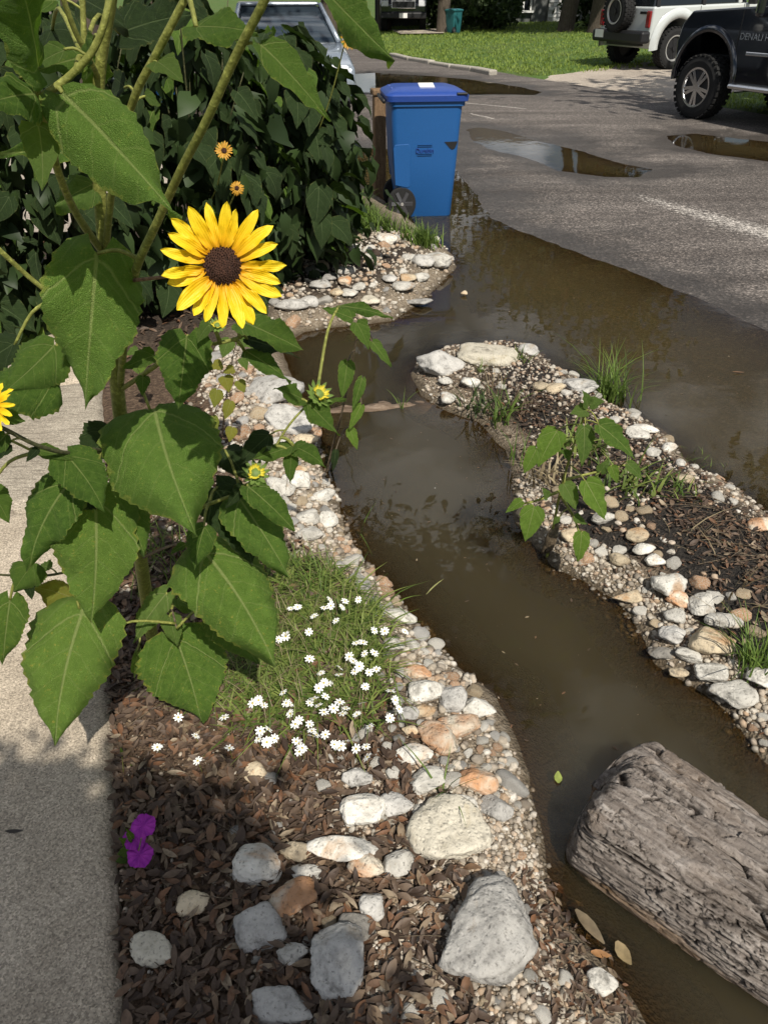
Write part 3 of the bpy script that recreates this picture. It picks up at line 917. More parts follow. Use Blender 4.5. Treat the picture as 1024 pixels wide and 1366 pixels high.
def tree(base, h, r_trunk, crown_c, crown_r, n, leaf, label, seed, lean=(0, 0), group=None, limbs=5, name='oak_tree'):
    t = thing(name, label, 'tree', base, 0, group)
    r = random.Random(seed)
    cz = crown_c[2]
    top = np.array([crown_c[0] * 0.6, crown_c[1] * 0.6, cz])
    path = smooth_path([(0, 0, -0.3), (lean[0] * 0.3, lean[1] * 0.3, h * 0.25), (lean[0], lean[1], h * 0.55), tuple(top)], 14)
    rad = np.interp(np.linspace(0, 1, 14), [0, 0.06, 0.2, 1], [r_trunk * 1.5, r_trunk * 1.08, r_trunk, r_trunk * 0.35])
    parts = [tube(path, rad, 14)]
    for i in range(limbs):
        s = path[6 + i % 5]
        a = 2 * math.pi * (i + r.random() * 0.6) / limbs
        e = np.array([crown_c[0] + crown_r[0] * 0.7 * math.cos(a), crown_c[1] + crown_r[1] * 0.7 * math.sin(a), cz + r.uniform(-0.2, 0.4) * crown_r[2]])
        mid = (s + e) / 2 + np.array([0, 0, r.uniform(0.1, 0.6)])
        pp = smooth_path([s, mid, e], 8)
        parts.append(tube(pp, np.linspace(r_trunk * 0.45, r_trunk * 0.08, 8), 8))
    V, F = join_vf(parts)
    obj('trunk', mesh_vf('trunk', V, F, M['trunk']), t)
    v, f, ti = leaf_cloud(n, crown_c, crown_r, leaf, seed, clumps=22)
    o = obj('crown', mesh_np('crown', v, f, M['treeleaf'], False, {'tint': ti}), t)
    o['kind'] = 'stuff'
    return t

def lawn_at(px, py):
    """lawn surface seen at a photograph point"""
    z = 0.2
    for _ in range(30):
        p = G(px, py, z)
        z = 0.5 * z + 0.5 * float(lawn_z(p[0] * SN[0] + p[1] * SN[1]))
    return np.array([p[0], p[1], z])

tr_specs = [
    ((590, 44), 0.26, (-2.6, -1.0, 6.6), (3.3, 4.0, 3.0), 'slim tree trunk at the back of the lawn beside the small teal bin', (0.15, 0)),
    ((752, 42), 0.30, (2.8, -1.5, 6.8), (3.9, 4.4, 3.2), 'dark leaning tree trunk in front of the white brick wall', (0.9, -0.2)),
    ((806, 43), 0.62, (1.0, -1.0, 8.0), (6.0, 5.4, 3.8), 'very broad grey tree trunk between white brick wall and spare wheel', (0.2, 0)),
    ((512, 40), 0.32, (0.5, 0.5, 7.0), (5.5, 5.0, 3.6), 'dark tree beside the far parked pickup', (0.1, 0)),
]
for i, (pp_, rt, cc, crr, lab, lean) in enumerate(tr_specs):
    b = lawn_at(*pp_)
    tree(tuple(b), cc[2] + 1.0, rt, cc, crr, 5600, 0.20, lab, 100 + i, lean, 'trees along the far lawn')
b2 = sn(33, 12.0)
tree((b2[0], b2[1], 0.05), 9.5, 0.32, (0.6, -0.8, 7.4), (4.6, 4.6, 3.0), 5200, 0.20, 'street tree far up the road past the kerb', 131, (0.2, 0.1), 'trees along the far lawn')
b3 = sn(3.5, 14.5)
tree((b3[0], b3[1], 0.1), 9.5, 0.34, (-0.6, 0.4, 7.0), (5.2, 5.0, 3.2), 6000, 0.20, 'broad tree behind the black pickup, mirrored in the street water', 132, (0.2, 0.1), 'trees along the far lawn')
for i, (x, y, s) in enumerate([(-13, 30, 1.0), (-19, 24, 1.1), (-9.5, 36, 1.1)]):
    tree((x, y, 0.0), 8 * s, 0.28, (0.2, 0.2, 5.6 * s), (4.2 * s, 4.0 * s, 3.6 * s), 4200, 0.2, ['leafy tree beyond the gravel drive, behind the far blue bin', 'tree at the far left past the gravel drive', 'tree past the parked silver car'][i], 140 + i, (0.1, 0), 'trees beyond the drive')

tree((-3.4, 9.6, 0.1), 9.0, 0.20, (3.0, 1.6, 8.6), (4.3, 3.4, 2.6), 6500, 0.16, 'tall leafy tree standing on the drive behind the shrubs, mirrored in the channel', 171, (0.6, 0.2), 'trees beyond the drive')

# dark hedge bushes against the house
def bush(base, r, n, leaf, label, seed, name='garden_bush', mat='treeleaf'):
    t = thing(name, label, 'bush', base, 0, 'bushes in front of the house')
    rr = random.Random(seed)
    parts = []
    for k in range(6):
        a = rr.uniform(0, 6.28)
        parts.append(tube(smooth_path([(0.05 * math.cos(a), 0.05 * math.sin(a), -0.1), (r[0] * 0.3 * math.cos(a), r[1] * 0.3 * math.sin(a), r[2] * 0.8), (r[0] * 0.7 * math.cos(a), r[1] * 0.7 * math.sin(a), r[2] * 1.5)], 6), np.linspace(0.03, 0.008, 6), 6))
    V, F = join_vf(parts)
    obj('stems', mesh_vf('stems', V, F, M['stem_dark']), t)
    v, f, ti = leaf_cloud(n, (0, 0, r[2] * 0.9), r, leaf, seed, clumps=18)
    v[:, 2] = np.maximum(v[:, 2], -0.02)
    o = obj('foliage', mesh_np('foliage', v, f, M[mat], False, {'tint': ti}), t); o['kind'] = 'stuff'
bl = ['dark rounded bush left of the house window', 'dark bush with pale trimmings at the foot of the house wall', 'tall dark bush behind the teal bin', 'dark bush between the pickup and the slim trunk', 'low dark shrub at the foot of the broad trunk', 'dark bush right of the white brick wall']
for i, (px, py, rx, h) in enumerate([(665, 38, 1.2, 1.3), (648, 40, 1.3, 1.1), (618, 38, 1.6, 1.9), (566, 38, 1.5, 1.8), (818, 42, 1.0, 1.0), (784, 37, 1.3, 1.7)]):
    b = lawn_at(px, py)
    bush(tuple(b), (rx, rx * 0.8, h * 0.62), 1500, 0.13, bl[i], 60 + i)

# house: grey siding with a white window, a bay of painted brick, eaves and roof
HD = 42.0
HZ = float(lawn_z(HD * SN[1] + 7 * SN[0])) - 0.05
house = thing('brick_house', 'grey house with white window and painted white brick beyond the lawn', 'house', (0, HD, HZ), 0)
def hx(px):
    return float(P(px, 25, HD)[0])
def hbox(name, x0, x1, y0, y1, z0, z1, mat, parent=None, lab=None):
    bm = bmesh.new(); bm_box(bm, ((x0 + x1) / 2, (y0 + y1) / 2, (z0 + z1) / 2), (abs(x1 - x0), abs(y1 - y0), z1 - z0))
    o = obj(name, from_bm(name, bm, mat), parent or house)
    if lab: o['label'] = lab
    return o
X0, XW0, XW1, XB0, XB1, X1 = hx(500), hx(685), hx(708), hx(729), hx(771), hx(900)
ZS, ZT, ZE = 0.42, 1.9, 2.7
hbox('wall', X0, XW0, 0, 7, -0.4, ZE, M['house_grey'])
hbox('wall', XW1, XB0 - 0.01, 0, 7, -0.4, ZE, M['house_grey'])
hbox('wall', XB1 + 0.01, X1, 0.05, 7, -0.4, ZE, M['house_grey'])
hbox('wall', XW0 + 0.002, XW1 - 0.002, 0.10, 7, -0.4, ZS, M['house_grey'])
hbox('wall', XW0 + 0.002, XW1 - 0.002, 0.10, 7, ZT, ZE, M['house_grey'])
win = hbox('window', XW0 + 0.003, XW1 - 0.003, 0.16, 0.2, ZS + 0.002, ZT - 0.002, M['glass'])
xm = (XW0 + XW1) / 2
for (a, b_) in ((XW0 + 0.01, XW0 + 0.09), (XW1 - 0.09, XW1 - 0.01), (xm - 0.035, xm + 0.035)):
    hbox('frame', a, b_, 0.04, 0.158, ZS + 0.1, ZT - 0.01, M['white_trim'], win)
hbox('sill', XW0 - 0.08, XW1 + 0.08, -0.08, 0.098, ZS + 0.004, ZS + 0.09, M['white_trim'], win)
hbox('frame', XW0 + 0.012, XW1 - 0.012, 0.03, 0.15, 1.15, 1.2, M['white_trim'], win)
# painted brick bay: every brick is a piece
bay = hbox('brick_bay', XB0, XB1, -0.10, 7, -0.4, ZE, M['mortar'])
bw, bh = 0.42, 0.145
bm = bmesh.new(); bm_box(bm, (0, 0, 0), (bw - 0.03, 0.05, bh - 0.022))
bme = from_bm('brick', bm, M['white_brick'])
row = 0; zz = -0.05
while zz < 1.9:
    xx = XB0 + (0.5 if row % 2 else 0.0) * bw
    while xx + bw <= XB1 + 0.01:
        o = obj('brick', bme, bay, (xx + bw / 2, -0.112 + random.uniform(-0.004, 0.004), zz + bh / 2))
        xx += bw
    zz += bh; row += 1
bm = bmesh.new()
bm_prism(bm, [(-0.7, ZE), (3.6, ZE + 2.0), (7.7, ZE), (7.7, ZE + 0.16), (3.6, ZE + 2.2), (-0.7, ZE + 0.16)], X0 - 0.4, X1 + 0.4)
ro = obj('roof', from_bm('roof', bm, M['roofing']), house)
ro.matrix_local = Matrix(((0, 1, 0, 0), (1, 0, 0, 0), (0, 0, 1, 0.004), (0, 0, 0, 1)))
hbox('fascia', X0 - 0.4, X1 + 0.4, -0.74, -0.71, ZE - 0.05, ZE + 0.18, M['white_trim'])

# pale far drive under the distant pickup
bm = bmesh.new()
q = [lawn_at(534, 47), lawn_at(592, 46), lawn_at(588, 40), lawn_at(520, 41)]
bm.faces.new([bm.verts.new((v[0], v[1], v[2] + 0.05)) for v in q])
structure(obj('far_driveway', from_bm('far_driveway', bm, M['drive'])))

# ------------------------------------------------------------------ vehicles (local x forward, y to the left, z up)
def wheel(parent, x, y, r, w, rim_mat, side, style='alloy', steer=0.0):
    """tyre with tread blocks > rim with spokes; side=+1 shows its face to +y"""
    n = 48
    prof = [(-0.5, 0.62), (-0.52, 0.80), (-0.47, 0.93), (-0.38, 0.985), (0.38, 0.985), (0.47, 0.93), (0.52, 0.80), (0.5, 0.62)]
    V, F = [], []
    for i in range(n):
        a = 2 * math.pi * i / n
        for (yy, rr) in prof:
            V.append((math.cos(a) * rr * r, yy * w, math.sin(a) * rr * r))
    m = len(prof)
    for i in range(n):
        for j in range(m - 1):
            F.append((i * m + j, i * m + j + 1, ((i + 1) % n) * m + j + 1, ((i + 1) % n) * m + j))
    bm = bmesh.new()
    vv = [bm.verts.new(v) for v in V]
    for f in F: bm.faces.new([vv[k] for k in f])
    for i in range(30):                     # chunky all-terrain tread
        a = 2 * math.pi * (i + 0.25) / 30
        for q, (yy, ww) in enumerate(((-0.40, 0.20), (-0.13, 0.18), (0.13, 0.18), (0.40, 0.20))):
            aa = a + (0.10 if q % 2 else 0)
            Mx = Matrix.Rotation(-aa, 4, 'Y') @ Matrix.Translation((r * 0.985, yy * w, 0)) @ Matrix.Diagonal((r * 0.05, ww * w, r * 0.13, 1))
            bmesh.ops.create_cube(bm, size=1, matrix=Mx)
    bmesh.ops.recalc_face_normals(bm, faces=bm.faces[:])
    t = obj('wheel', from_bm('tyre', bm, M['rubber']), parent, (x, y, r), (0, 0, steer))
    f = 0.5 * w * side
    bm = bmesh.new()
    bm_cyl(bm, (0, f * 0.25, 0), r * 0.60, w * 0.5, 'Y', 40)
    obj('hub_barrel', from_bm('hub_barrel', bm, M['black_pl']), t)
    bm = bmesh.new()
    # outer lip ring
    k = 48
    ring = [(0.64, 0.90), (0.655, 1.00), (0.56, 0.98), (0.53, 0.80)]
    rv = [[bm.verts.new((math.cos(2 * math.pi * i / k) * a * r, f * b, math.sin(2 * math.pi * i / k) * a * r)) for (a, b) in ring] for i in range(k)]
    for i in range(k):
        for j in range(3):
            bm.faces.new((rv[i][j], rv[i][j + 1], rv[(i + 1) % k][j + 1], rv[(i + 1) % k][j]))
    bmesh.ops.recalc_face_normals(bm, faces=bm.faces[:])
    obj('rim', from_bm('rim', bm, rim_mat), t)
    ns = 5 if style == 'alloy' else 6
    for i in range(ns):
        a = 2 * math.pi * i / ns + 0.3
        bm = bmesh.new()
        if style == 'alloy':
            for da, w0, w1 in ((-0.0, 0.16, 0.30),):
                pr = [(0.10, -w0 / 2), (0.56, -w1 / 2), (0.56, -0.04), (0.26, 0.0), (0.56, 0.04), (0.56, w1 / 2), (0.10, w0 / 2)]
                lo = [bm.verts.new((p * r, f * 0.74, q * r)) for p, q in pr]; hi = [bm.verts.new((p * r, f * 0.94, q * r)) for p, q in pr]
                bm.faces.new(lo); bm.faces.new(hi[::-1])
                for u in range(len(pr)):
                    v = (u + 1) % len(pr); bm.faces.new((lo[u], lo[v], hi[v], hi[u]))
        else:
            bm_box(bm, (r * 0.33, f * 0.72, 0), (r * 0.46, abs(f) * 0.16, r * 0.13))
        bmesh.ops.recalc_face_normals(bm, faces=bm.faces[:])
        bmesh.ops.rotate(bm, verts=bm.verts[:], cent=(0, 0, 0), matrix=Matrix.Rotation(a, 3, 'Y'))
        obj('spoke', from_bm('spoke', bm, rim_mat if style == 'alloy' else M['black_pl']), t)
    bm = bmesh.new(); bm_cyl(bm, (0, f * 0.86, 0), r * 0.14, abs(f) * 0.2, 'Y', 20)
    obj('hub_cap', from_bm('hub_cap', bm, rim_mat if style == 'alloy' else M['black_pl']), t)
    return t

def arch_profile(xf, zf, segs):
    return [(xf[0] + zf * math.cos(a), xf[1] + zf * math.sin(a)) for a in np.linspace(math.pi, 0, segs)]

def body_prism(name, prof, half, parent, mat, bev=0.05, tumble=None, z0=0, z1=1):
    bm = bmesh.new()
    bm_prism(bm, prof, -half, half, inset=tumble)
    o = obj(name, from_bm(name, bm, mat, True), parent)
    bevel(o, bev, 3, 40)
    o.modifiers.new('weighted', 'WEIGHTED_NORMAL')
    return o

def pbox(name, c, s, parent, mat, bev=0.01, rot=None):
    bm = bmesh.new(); bm_box(bm, (0, 0, 0), s)
    o = obj(name, from_bm(name, bm, mat), parent, c, rot)
    if bev: bevel(o, bev)
    return o

def flare(parent, x, z, r0, r1, y0, y1, mat, name='wheel_arch', a0=-0.12, a1=math.pi + 0.12):
    bm = bmesh.new()
    n = 24
    rows = []
    for i in range(n):
        a = a0 + (a1 - a0) * i / (n - 1)
        c, s = math.cos(a), math.sin(a)
        rows.append([bm.verts.new((x + c * r0, y0, z + s * r0)), bm.verts.new((x + c * r0, y1, z + s * r0)), bm.verts.new((x + c * (r0 + 0.65 * (r1 - r0)), y1, z + s * (r0 + 0.65 * (r1 - r0)))), bm.verts.new((x + c * r1, y0 + (y1 - y0) * 0.3, z + s * r1))])
    for i in range(n - 1):
        for j in range(3):
            bm.faces.new((rows[i][j], rows[i][j + 1], rows[i + 1][j + 1], rows[i + 1][j]))
    bmesh.ops.recalc_face_normals(bm, faces=bm.faces[:])
    o = obj(name, from_bm(name, bm, mat, True), parent)
    return o

def text_obj(s, size, mat, parent, loc, rot, ext=0.003, name='lettering', sx=1.0):
    cu = bpy.data.curves.new(name, 'FONT'); cu.body = s; cu.size = size; cu.extrude = ext; cu.align_x = 'CENTER'
    cu.materials.append(mat)
    o = bpy.data.objects.new(name, cu); link(o, parent)
    dg = bpy.context.evaluated_depsgraph_get(); dg.update()
    me = bpy.data.meshes.new_from_object(o.evaluated_get(dg))
    bpy.data.objects.remove(o)
    o = obj(name, me, parent, loc, rot, (sx, 1, 1))
    return o

# --- black pickup parked against the far kerb, nose up the road
def pickup():
    wl = G(927, 158, 0.03)
    heading = math.atan2(SU[1], SU[0])
    R0 = 0.425; half = 1.0; ax = 1.90                 # front axle ahead of the origin
    left = np.array([-SU[1], SU[0]])
    o2 = wl[:2] - SU * ax - left * (half - 0.06)
    t = thing('pickup_truck', 'black pickup with polished five spoke wheels parked at the far kerb', 'pickup', (o2[0], o2[1], 0.03), heading)
    arF = [(ax + 0.56 * math.cos(a), 0.56 + 0.58 * math.sin(a)) for a in np.linspace(-0.18, math.pi + 0.18, 13)]
    arR = [(-2.0 + 0.56 * math.cos(a), 0.56 + 0.58 * math.sin(a)) for a in np.linspace(-0.18, math.pi + 0.18, 13)]
    prof = [(2.52, 0.62)] + [(2.58, 0.98), (2.52, 1.22), (2.36, 1.38), (0.95, 1.46), (-3.1, 1.42), (-3.15, 0.62)] + arR[::-1] + arF[::-1]
    body_prism('body', prof, half, t, M['black_paint'], 0.07)
    pbox('underbody', (-0.1, 0, 0.66), (5.6, 1.35, 0.36), t, M['black_pl'], 0.02)
    cab = [(1.15, 1.43), (0.35, 1.98), (-1.55, 2.02), (-1.85, 1.43)]
    body_prism('cab', cab, half - 0.06, t, M['black_paint'], 0.06, lambda x, z: 1.0 if z < 1.6 else 0.86)
    for s in (1, -1):
        bm = bmesh.new()
        f = [(0.92, 1.46), (0.30, 1.90), (-0.55, 1.92), (-0.55, 1.46)]
        bm.faces.new([bm.verts.new((x, s * (half - 0.048 if z < 1.6 else half * 0.86 - 0.062), z)) for x, z in (f if s > 0 else f[::-1])])
        obj('window', from_bm('window', bm, M['glass']), t)
        flare(t, ax, 0.56, 0.57, 0.66, s * (half - 0.02), s * (half + 0.03), M['black_paint'])
        flare(t, -2.0, 0.56, 0.57, 0.66, s * (half - 0.02), s * (half + 0.03), M['black_paint'])
        pbox('running_board', (-0.1, s * (half + 0.05), 0.50), (2.7, 0.16, 0.07), t, M['chrome'], 0.03)
        pbox('side_moulding', (0.0, s * (half + 0.008), 0.90), (2.3, 0.02, 0.045), t, M['chrome'], 0.008)
        pbox('mirror_arm', (0.80, s * (half + 0.10), 1.42), (0.08, 0.3, 0.06), t, M['black_pl'], 0.02)
        pbox('wing_mirror', (0.80, s * (half + 0.24), 1.50), (0.13, 0.22, 0.34), t, M['black_paint'], 0.05)
        pbox('headlight', (2.42, s * 0.80, 1.14), (0.24, 0.30, 0.26), t, M['white_lens'], 0.05)
        pbox('tail_light', (-3.13, s * 0.90, 1.15), (0.08, 0.14, 0.4), t, M['red_lamp'], 0.02)
        # shut lines of the front door
        for xx in (1.36, -0.62):
            pbox('shut_line', (xx, s * (half + 0.001), 1.02), (0.016, 0.004, 0.78), t, M['black_pl'], 0)
        dh = pbox('door_handle', (-0.45, s * (half + 0.02), 1.20), (0.22, 0.04, 0.045), t, M['chrome'], 0.012)
        text_obj('DENALI HD', 0.115, M['chrome'], t, (1.02, s * (half + 0.004), 1.06), (R(90), 0, R(180) if s > 0 else 0), 0.004, 'badge', 1.05)
    pbox('front_bumper', (2.54, 0, 0.72), (0.18, 1.90, 0.28), t, M['chrome'], 0.06)
    pbox('grille', (2.57, 0, 1.08), (0.06, 1.20, 0.42), t, M['chrome'], 0.03)
    wheel(t, ax, half - 0.06, R0, 0.30, M['chrome'], 1, 'alloy', 0.05)
    wheel(t, ax, -half + 0.06, R0, 0.30, M['chrome'], -1, 'alloy', 0.05)
    wheel(t, -2.0, half - 0.06, R0, 0.30, M['chrome'], 1)
    wheel(t, -2.0, -half + 0.06, R0, 0.30, M['chrome'], -1)
pickup()

# --- white off-roader on the driveway, tail towards the street
def offroader():
    wl = lawn_at(889, 91)
    heading = math.atan2(SN[1], SN[0])
    half = 0.96; R0 = 0.42; ax = -1.3
    right = np.array([SN[1], -SN[0]])
    o2 = wl[:2] - SN * ax - right * (half - 0.12)
    slope = -math.atan(0.030)
    t = thing('off_roader', 'boxy white off-roader with rear mounted spare wheel on the driveway', 'car', (o2[0], o2[1], float(lawn_z(o2 @ SN)) - 0.012), heading)
    t.rotation_euler = (0, slope, heading)
    axF = 1.5
    arc = lambda cx: [(cx + 0.53 * math.cos(a), 0.48 + 0.53 * math.sin(a)) for a in np.linspace(-0.15, math.pi + 0.15, 13)]
    prof = [(2.25, 0.55), (2.28, 1.0), (2.15, 1.16), (0.75, 1.22), (-2.02, 1.24), (-2.05, 0.62)] + arc(ax)[::-1] + arc(axF)[::-1]
    body_prism('body', prof, half - 0.04, t, M['white_paint'], 0.05)
    pbox('underbody', (0, 0, 0.62), (4.1, 1.2, 0.3), t, M['black_pl'], 0.02)
    cab = [(0.75, 1.22), (0.42, 1.78), (-1.88, 1.80), (-2.0, 1.22)]
    body_prism('cabin_glass', cab, half - 0.09, t, M['glass'], 0.03, lambda x, z: 1.0 if z < 1.5 else 0.92)
    pbox('roof', (-0.72, 0, 1.83), (2.45, 1.66, 0.09), t, M['black_pl'], 0.04)
    for s in (1, -1):
        for xx in (-1.93, -0.62, 0.40):
            o = pbox('roof_pillar', (xx + 0.04, s * (half - 0.115), 1.52), (0.10, 0.06, 0.62), t, M['black_pl'] if xx < 0 else M['white_paint'], 0.015)
            o.rotation_euler = (s * R(6), R(-12) if xx > 0 else 0, 0)
        flare(t, ax, 0.48, 0.52, 0.72, s * (half - 0.05), s * (half + 0.03), M['white_paint'])
        flare(t, axF, 0.48, 0.52, 0.72, s * (half - 0.05), s * (half + 0.03), M['white_paint'])
        pbox('tail_light', (-2.06, s * (half - 0.13), 1.00), (0.06, 0.13, 0.32), t, M['red_lamp'], 0.02)
        for xx in (-0.68, 0.62):
            pbox('shut_line', (xx, s * (half - 0.039), 0.92), (0.014, 0.004, 0.58), t, M['black_pl'], 0)
        pbox('door_handle', (-0.48, s * (half - 0.02), 1.03), (0.22, 0.05, 0.05), t, M['black_pl'], 0.012)
        pbox('wing_mirror', (0.72, s * (half + 0.10), 1.28), (0.12, 0.22, 0.18), t, M['black_pl'], 0.03)
        pbox('sill_step', (0.1, s * (half - 0.06), 0.50), (2.0, 0.10, 0.08), t, M['black_pl'], 0.02)
        pbox('headlight', (2.24, s * 0.72, 1.0), (0.08, 0.22, 0.2), t, M['white_lens'], 0.03)
        for q in (0, 1):
            w_ = wheel(t, (ax, axF)[q], s * (half - 0.12), R0, 0.29, M['alloy'], s, 'steel')
    rb = pbox('rear_bumper', (-2.13, 0, 0.66), (0.26, 1.84, 0.24), t, M['black_pl'], 0.05)
    pbox('number_plate', (-2.265, 0.62, 0.70), (0.012, 0.32, 0.16), t, M['paper'], 0)
    pbox('front_bumper', (2.30, 0, 0.62), (0.24, 1.80, 0.26), t, M['black_pl'], 0.05)
    pbox('tailgate_badge', (-2.056, -0.62, 1.12), (0.012, 0.22, 0.05), t, M['black_pl'], 0)
    sp = wheel(t, 0, 0, 0.41, 0.28, M['alloy'], 1, 'steel')
    sp.name = 'spare_wheel'
    sp.location = (-2.22, 0.05, 1.15); sp.rotation_euler = (0, 0, R(90))
offroader()

# --- silver car facing us at the near kerb beyond the shrubs
def sedan(name, label, loc, heading, mat, L=4.6, W=1.82, H=1.46, glass='windscreen', plate=True):
    t = thing(name, label, 'car', loc, heading)
    h = W / 2; R0 = 0.33
    arc = lambda cx: [(cx + 0.40 * math.cos(a), 0.33 + 0.40 * math.sin(a)) for a in np.linspace(-0.1, math.pi + 0.1, 11)]
    f, r = L * 0.5, -L * 0.5
    prof = [(f - 0.06, 0.25), (f, 0.5), (f - 0.08, 0.72), (f - 0.55, 0.84), (f - 1.25, 0.96), (r + 0.5, 0.98), (r + 0.04, 0.88), (r, 0.5), (r + 0.06, 0.25)] + arc(r + 0.95)[::-1] + arc(f - 0.9)[::-1]
    body_prism('body', prof, h, t, mat, 0.07)
    cab = [(f - 1.22, 0.95), (f - 2.05, H - 0.04), (f - 3.3, H - 0.02), (r + 0.55, 0.97)]
    body_prism('cabin_glass', cab, h - 0.08, t, M[glass], 0.05, lambda x, z: 1.0 if z < 1.2 else 0.80)
    pbox('roof', (f - 2.72, 0, H - 0.005), (1.35, W * 0.70, 0.05), t, mat, 0.025)
    for s in (1, -1):
        bm = bmesh.new()
        V, F = tube([(f - 1.20, s * (h - 0.085), 0.97), (f - 2.05, s * (h * 0.80 - 0.07), H - 0.02)], 0.04, 8)
        obj('windscreen_pillar', mesh_vf('windscreen_pillar', V, F, mat), t)
        pbox('wing_mirror', (f - 1.45, s * (h + 0.10), 1.02), (0.12, 0.2, 0.14), t, M['white_trim'], 0.04)
        pbox('headlight', (f - 0.13, s * (h - 0.27), 0.66), (0.2, 0.36, 0.14), t, M['white_lens'], 0.05)
        for xx in (f - 0.9, r + 0.95):
            wheel(t, xx, s * (h - 0.10), R0, 0.2, M['alloy'], s, 'alloy')
    pbox('grille', (f - 0.03, 0, 0.58), (0.06, 0.9, 0.16), t, M['black_pl'], 0.02)
    pbox('wiper', (f - 1.22, 0.2, 0.975), (0.05, 0.6, 0.02), t, M['black_pl'], 0.008, (0, 0, 0.2))
    if plate: pbox('number_plate', (f + 0.005, 0, 0.42), (0.012, 0.32, 0.15), t, M['paper'], 0)
    return t
hd = math.atan2(-SU[1], -SU[0])
cb = P(400, 62, 13.8)
sedan('silver_car', 'silver car with dark windscreen parked beyond the sunflower shrubs, facing us', (cb[0] + SU[0] * 1.0, cb[1] + SU[1] * 1.0, 0.02), hd - 0.22, M['silver_paint'])
sedan('parked_car', 'white car just visible at far left past the gravel drive', (-9.0, 17.5, 0.1), hd + 1.2, M['white_paint'], plate=False)

# --- dark pickup far up the lawn, nose to the street
def far_pickup():
    b = lawn_at(531, 43)
    t = thing('far_pickup', 'small distant dark pickup with chrome grille and white plate under the trees', 'pickup', (b[0] + 0.3, b[1] + 2.6, b[2]), R(-92))
    prof = [(2.7, 0.5), (2.75, 1.0), (2.5, 1.25), (1.0, 1.32), (-2.8, 1.3), (-2.85, 0.55)]
    body_prism('body', prof, 0.98, t, M['black_paint'], 0.08)
    body_prism('cab', [(1.1, 1.3), (0.4, 1.9), (-1.2, 1.9), (-1.5, 1.3)], 0.92, t, M['glass'], 0.05, lambda x, z: 1.0 if z < 1.5 else 0.85)
    pbox('cab_roof', (-0.4, 0, 1.92), (1.5, 1.5, 0.08), t, M['black_paint'], 0.03)
    gr = pbox('grille', (2.74, 0, 0.98), (0.1, 1.05, 0.30), t, M['chrome'], 0.03)
    pbox('grille_insert', (2.80, 0, 0.98), (0.02, 0.95, 0.22), t, M['black_pl'], 0)
    for s in (1, -1):
        pbox('headlight', (2.70, s * 0.78, 1.02), (0.12, 0.3, 0.22), t, M['white_lens'], 0.03)
        wheel(t, 1.75, s * 0.84, 0.4, 0.27, M['alloy'], s, 'steel'); wheel(t, -1.75, s * 0.84, 0.4, 0.27, M['alloy'], s, 'steel')
    pbox('front_bumper', (2.78, 0, 0.60), (0.2, 1.94, 0.22), t, M['black_pl'], 0.04)
    pbox('number_plate', (2.89, 0, 0.60), (0.012, 0.34, 0.17), t, M['paper'], 0)
far_pickup()

# ------------------------------------------------------------------ wheeled refuse carts
def rrect(w, d, r, n=5):
    """rounded rectangle outline"""
    pts = []
    for cx, cy, a0 in ((w / 2 - r, d / 2 - r, 0), (-w / 2 + r, d / 2 - r, 90), (-w / 2 + r, -d / 2 + r, 180), (w / 2 - r, -d / 2 + r, 270)):
        for k in range(n):
            a = R(a0 + 90 * k / (n - 1))
            pts.append((cx + r * math.cos(a), cy + r * math.sin(a)))
    return pts

def loft(bm, rings, cap0=True, cap1=True):
    rows = [[bm.verts.new(v) for v in ring] for ring in rings]
    n = len(rows[0])
    for a, b in zip(rows[:-1], rows[1:]):
        for i in range(n):
            j = (i + 1) % n
            bm.faces.new((a[i], a[j], b[j], b[i]))
    if cap0: bm.faces.new(rows[0][::-1])
    if cap1: bm.faces.new(rows[-1])
    return rows

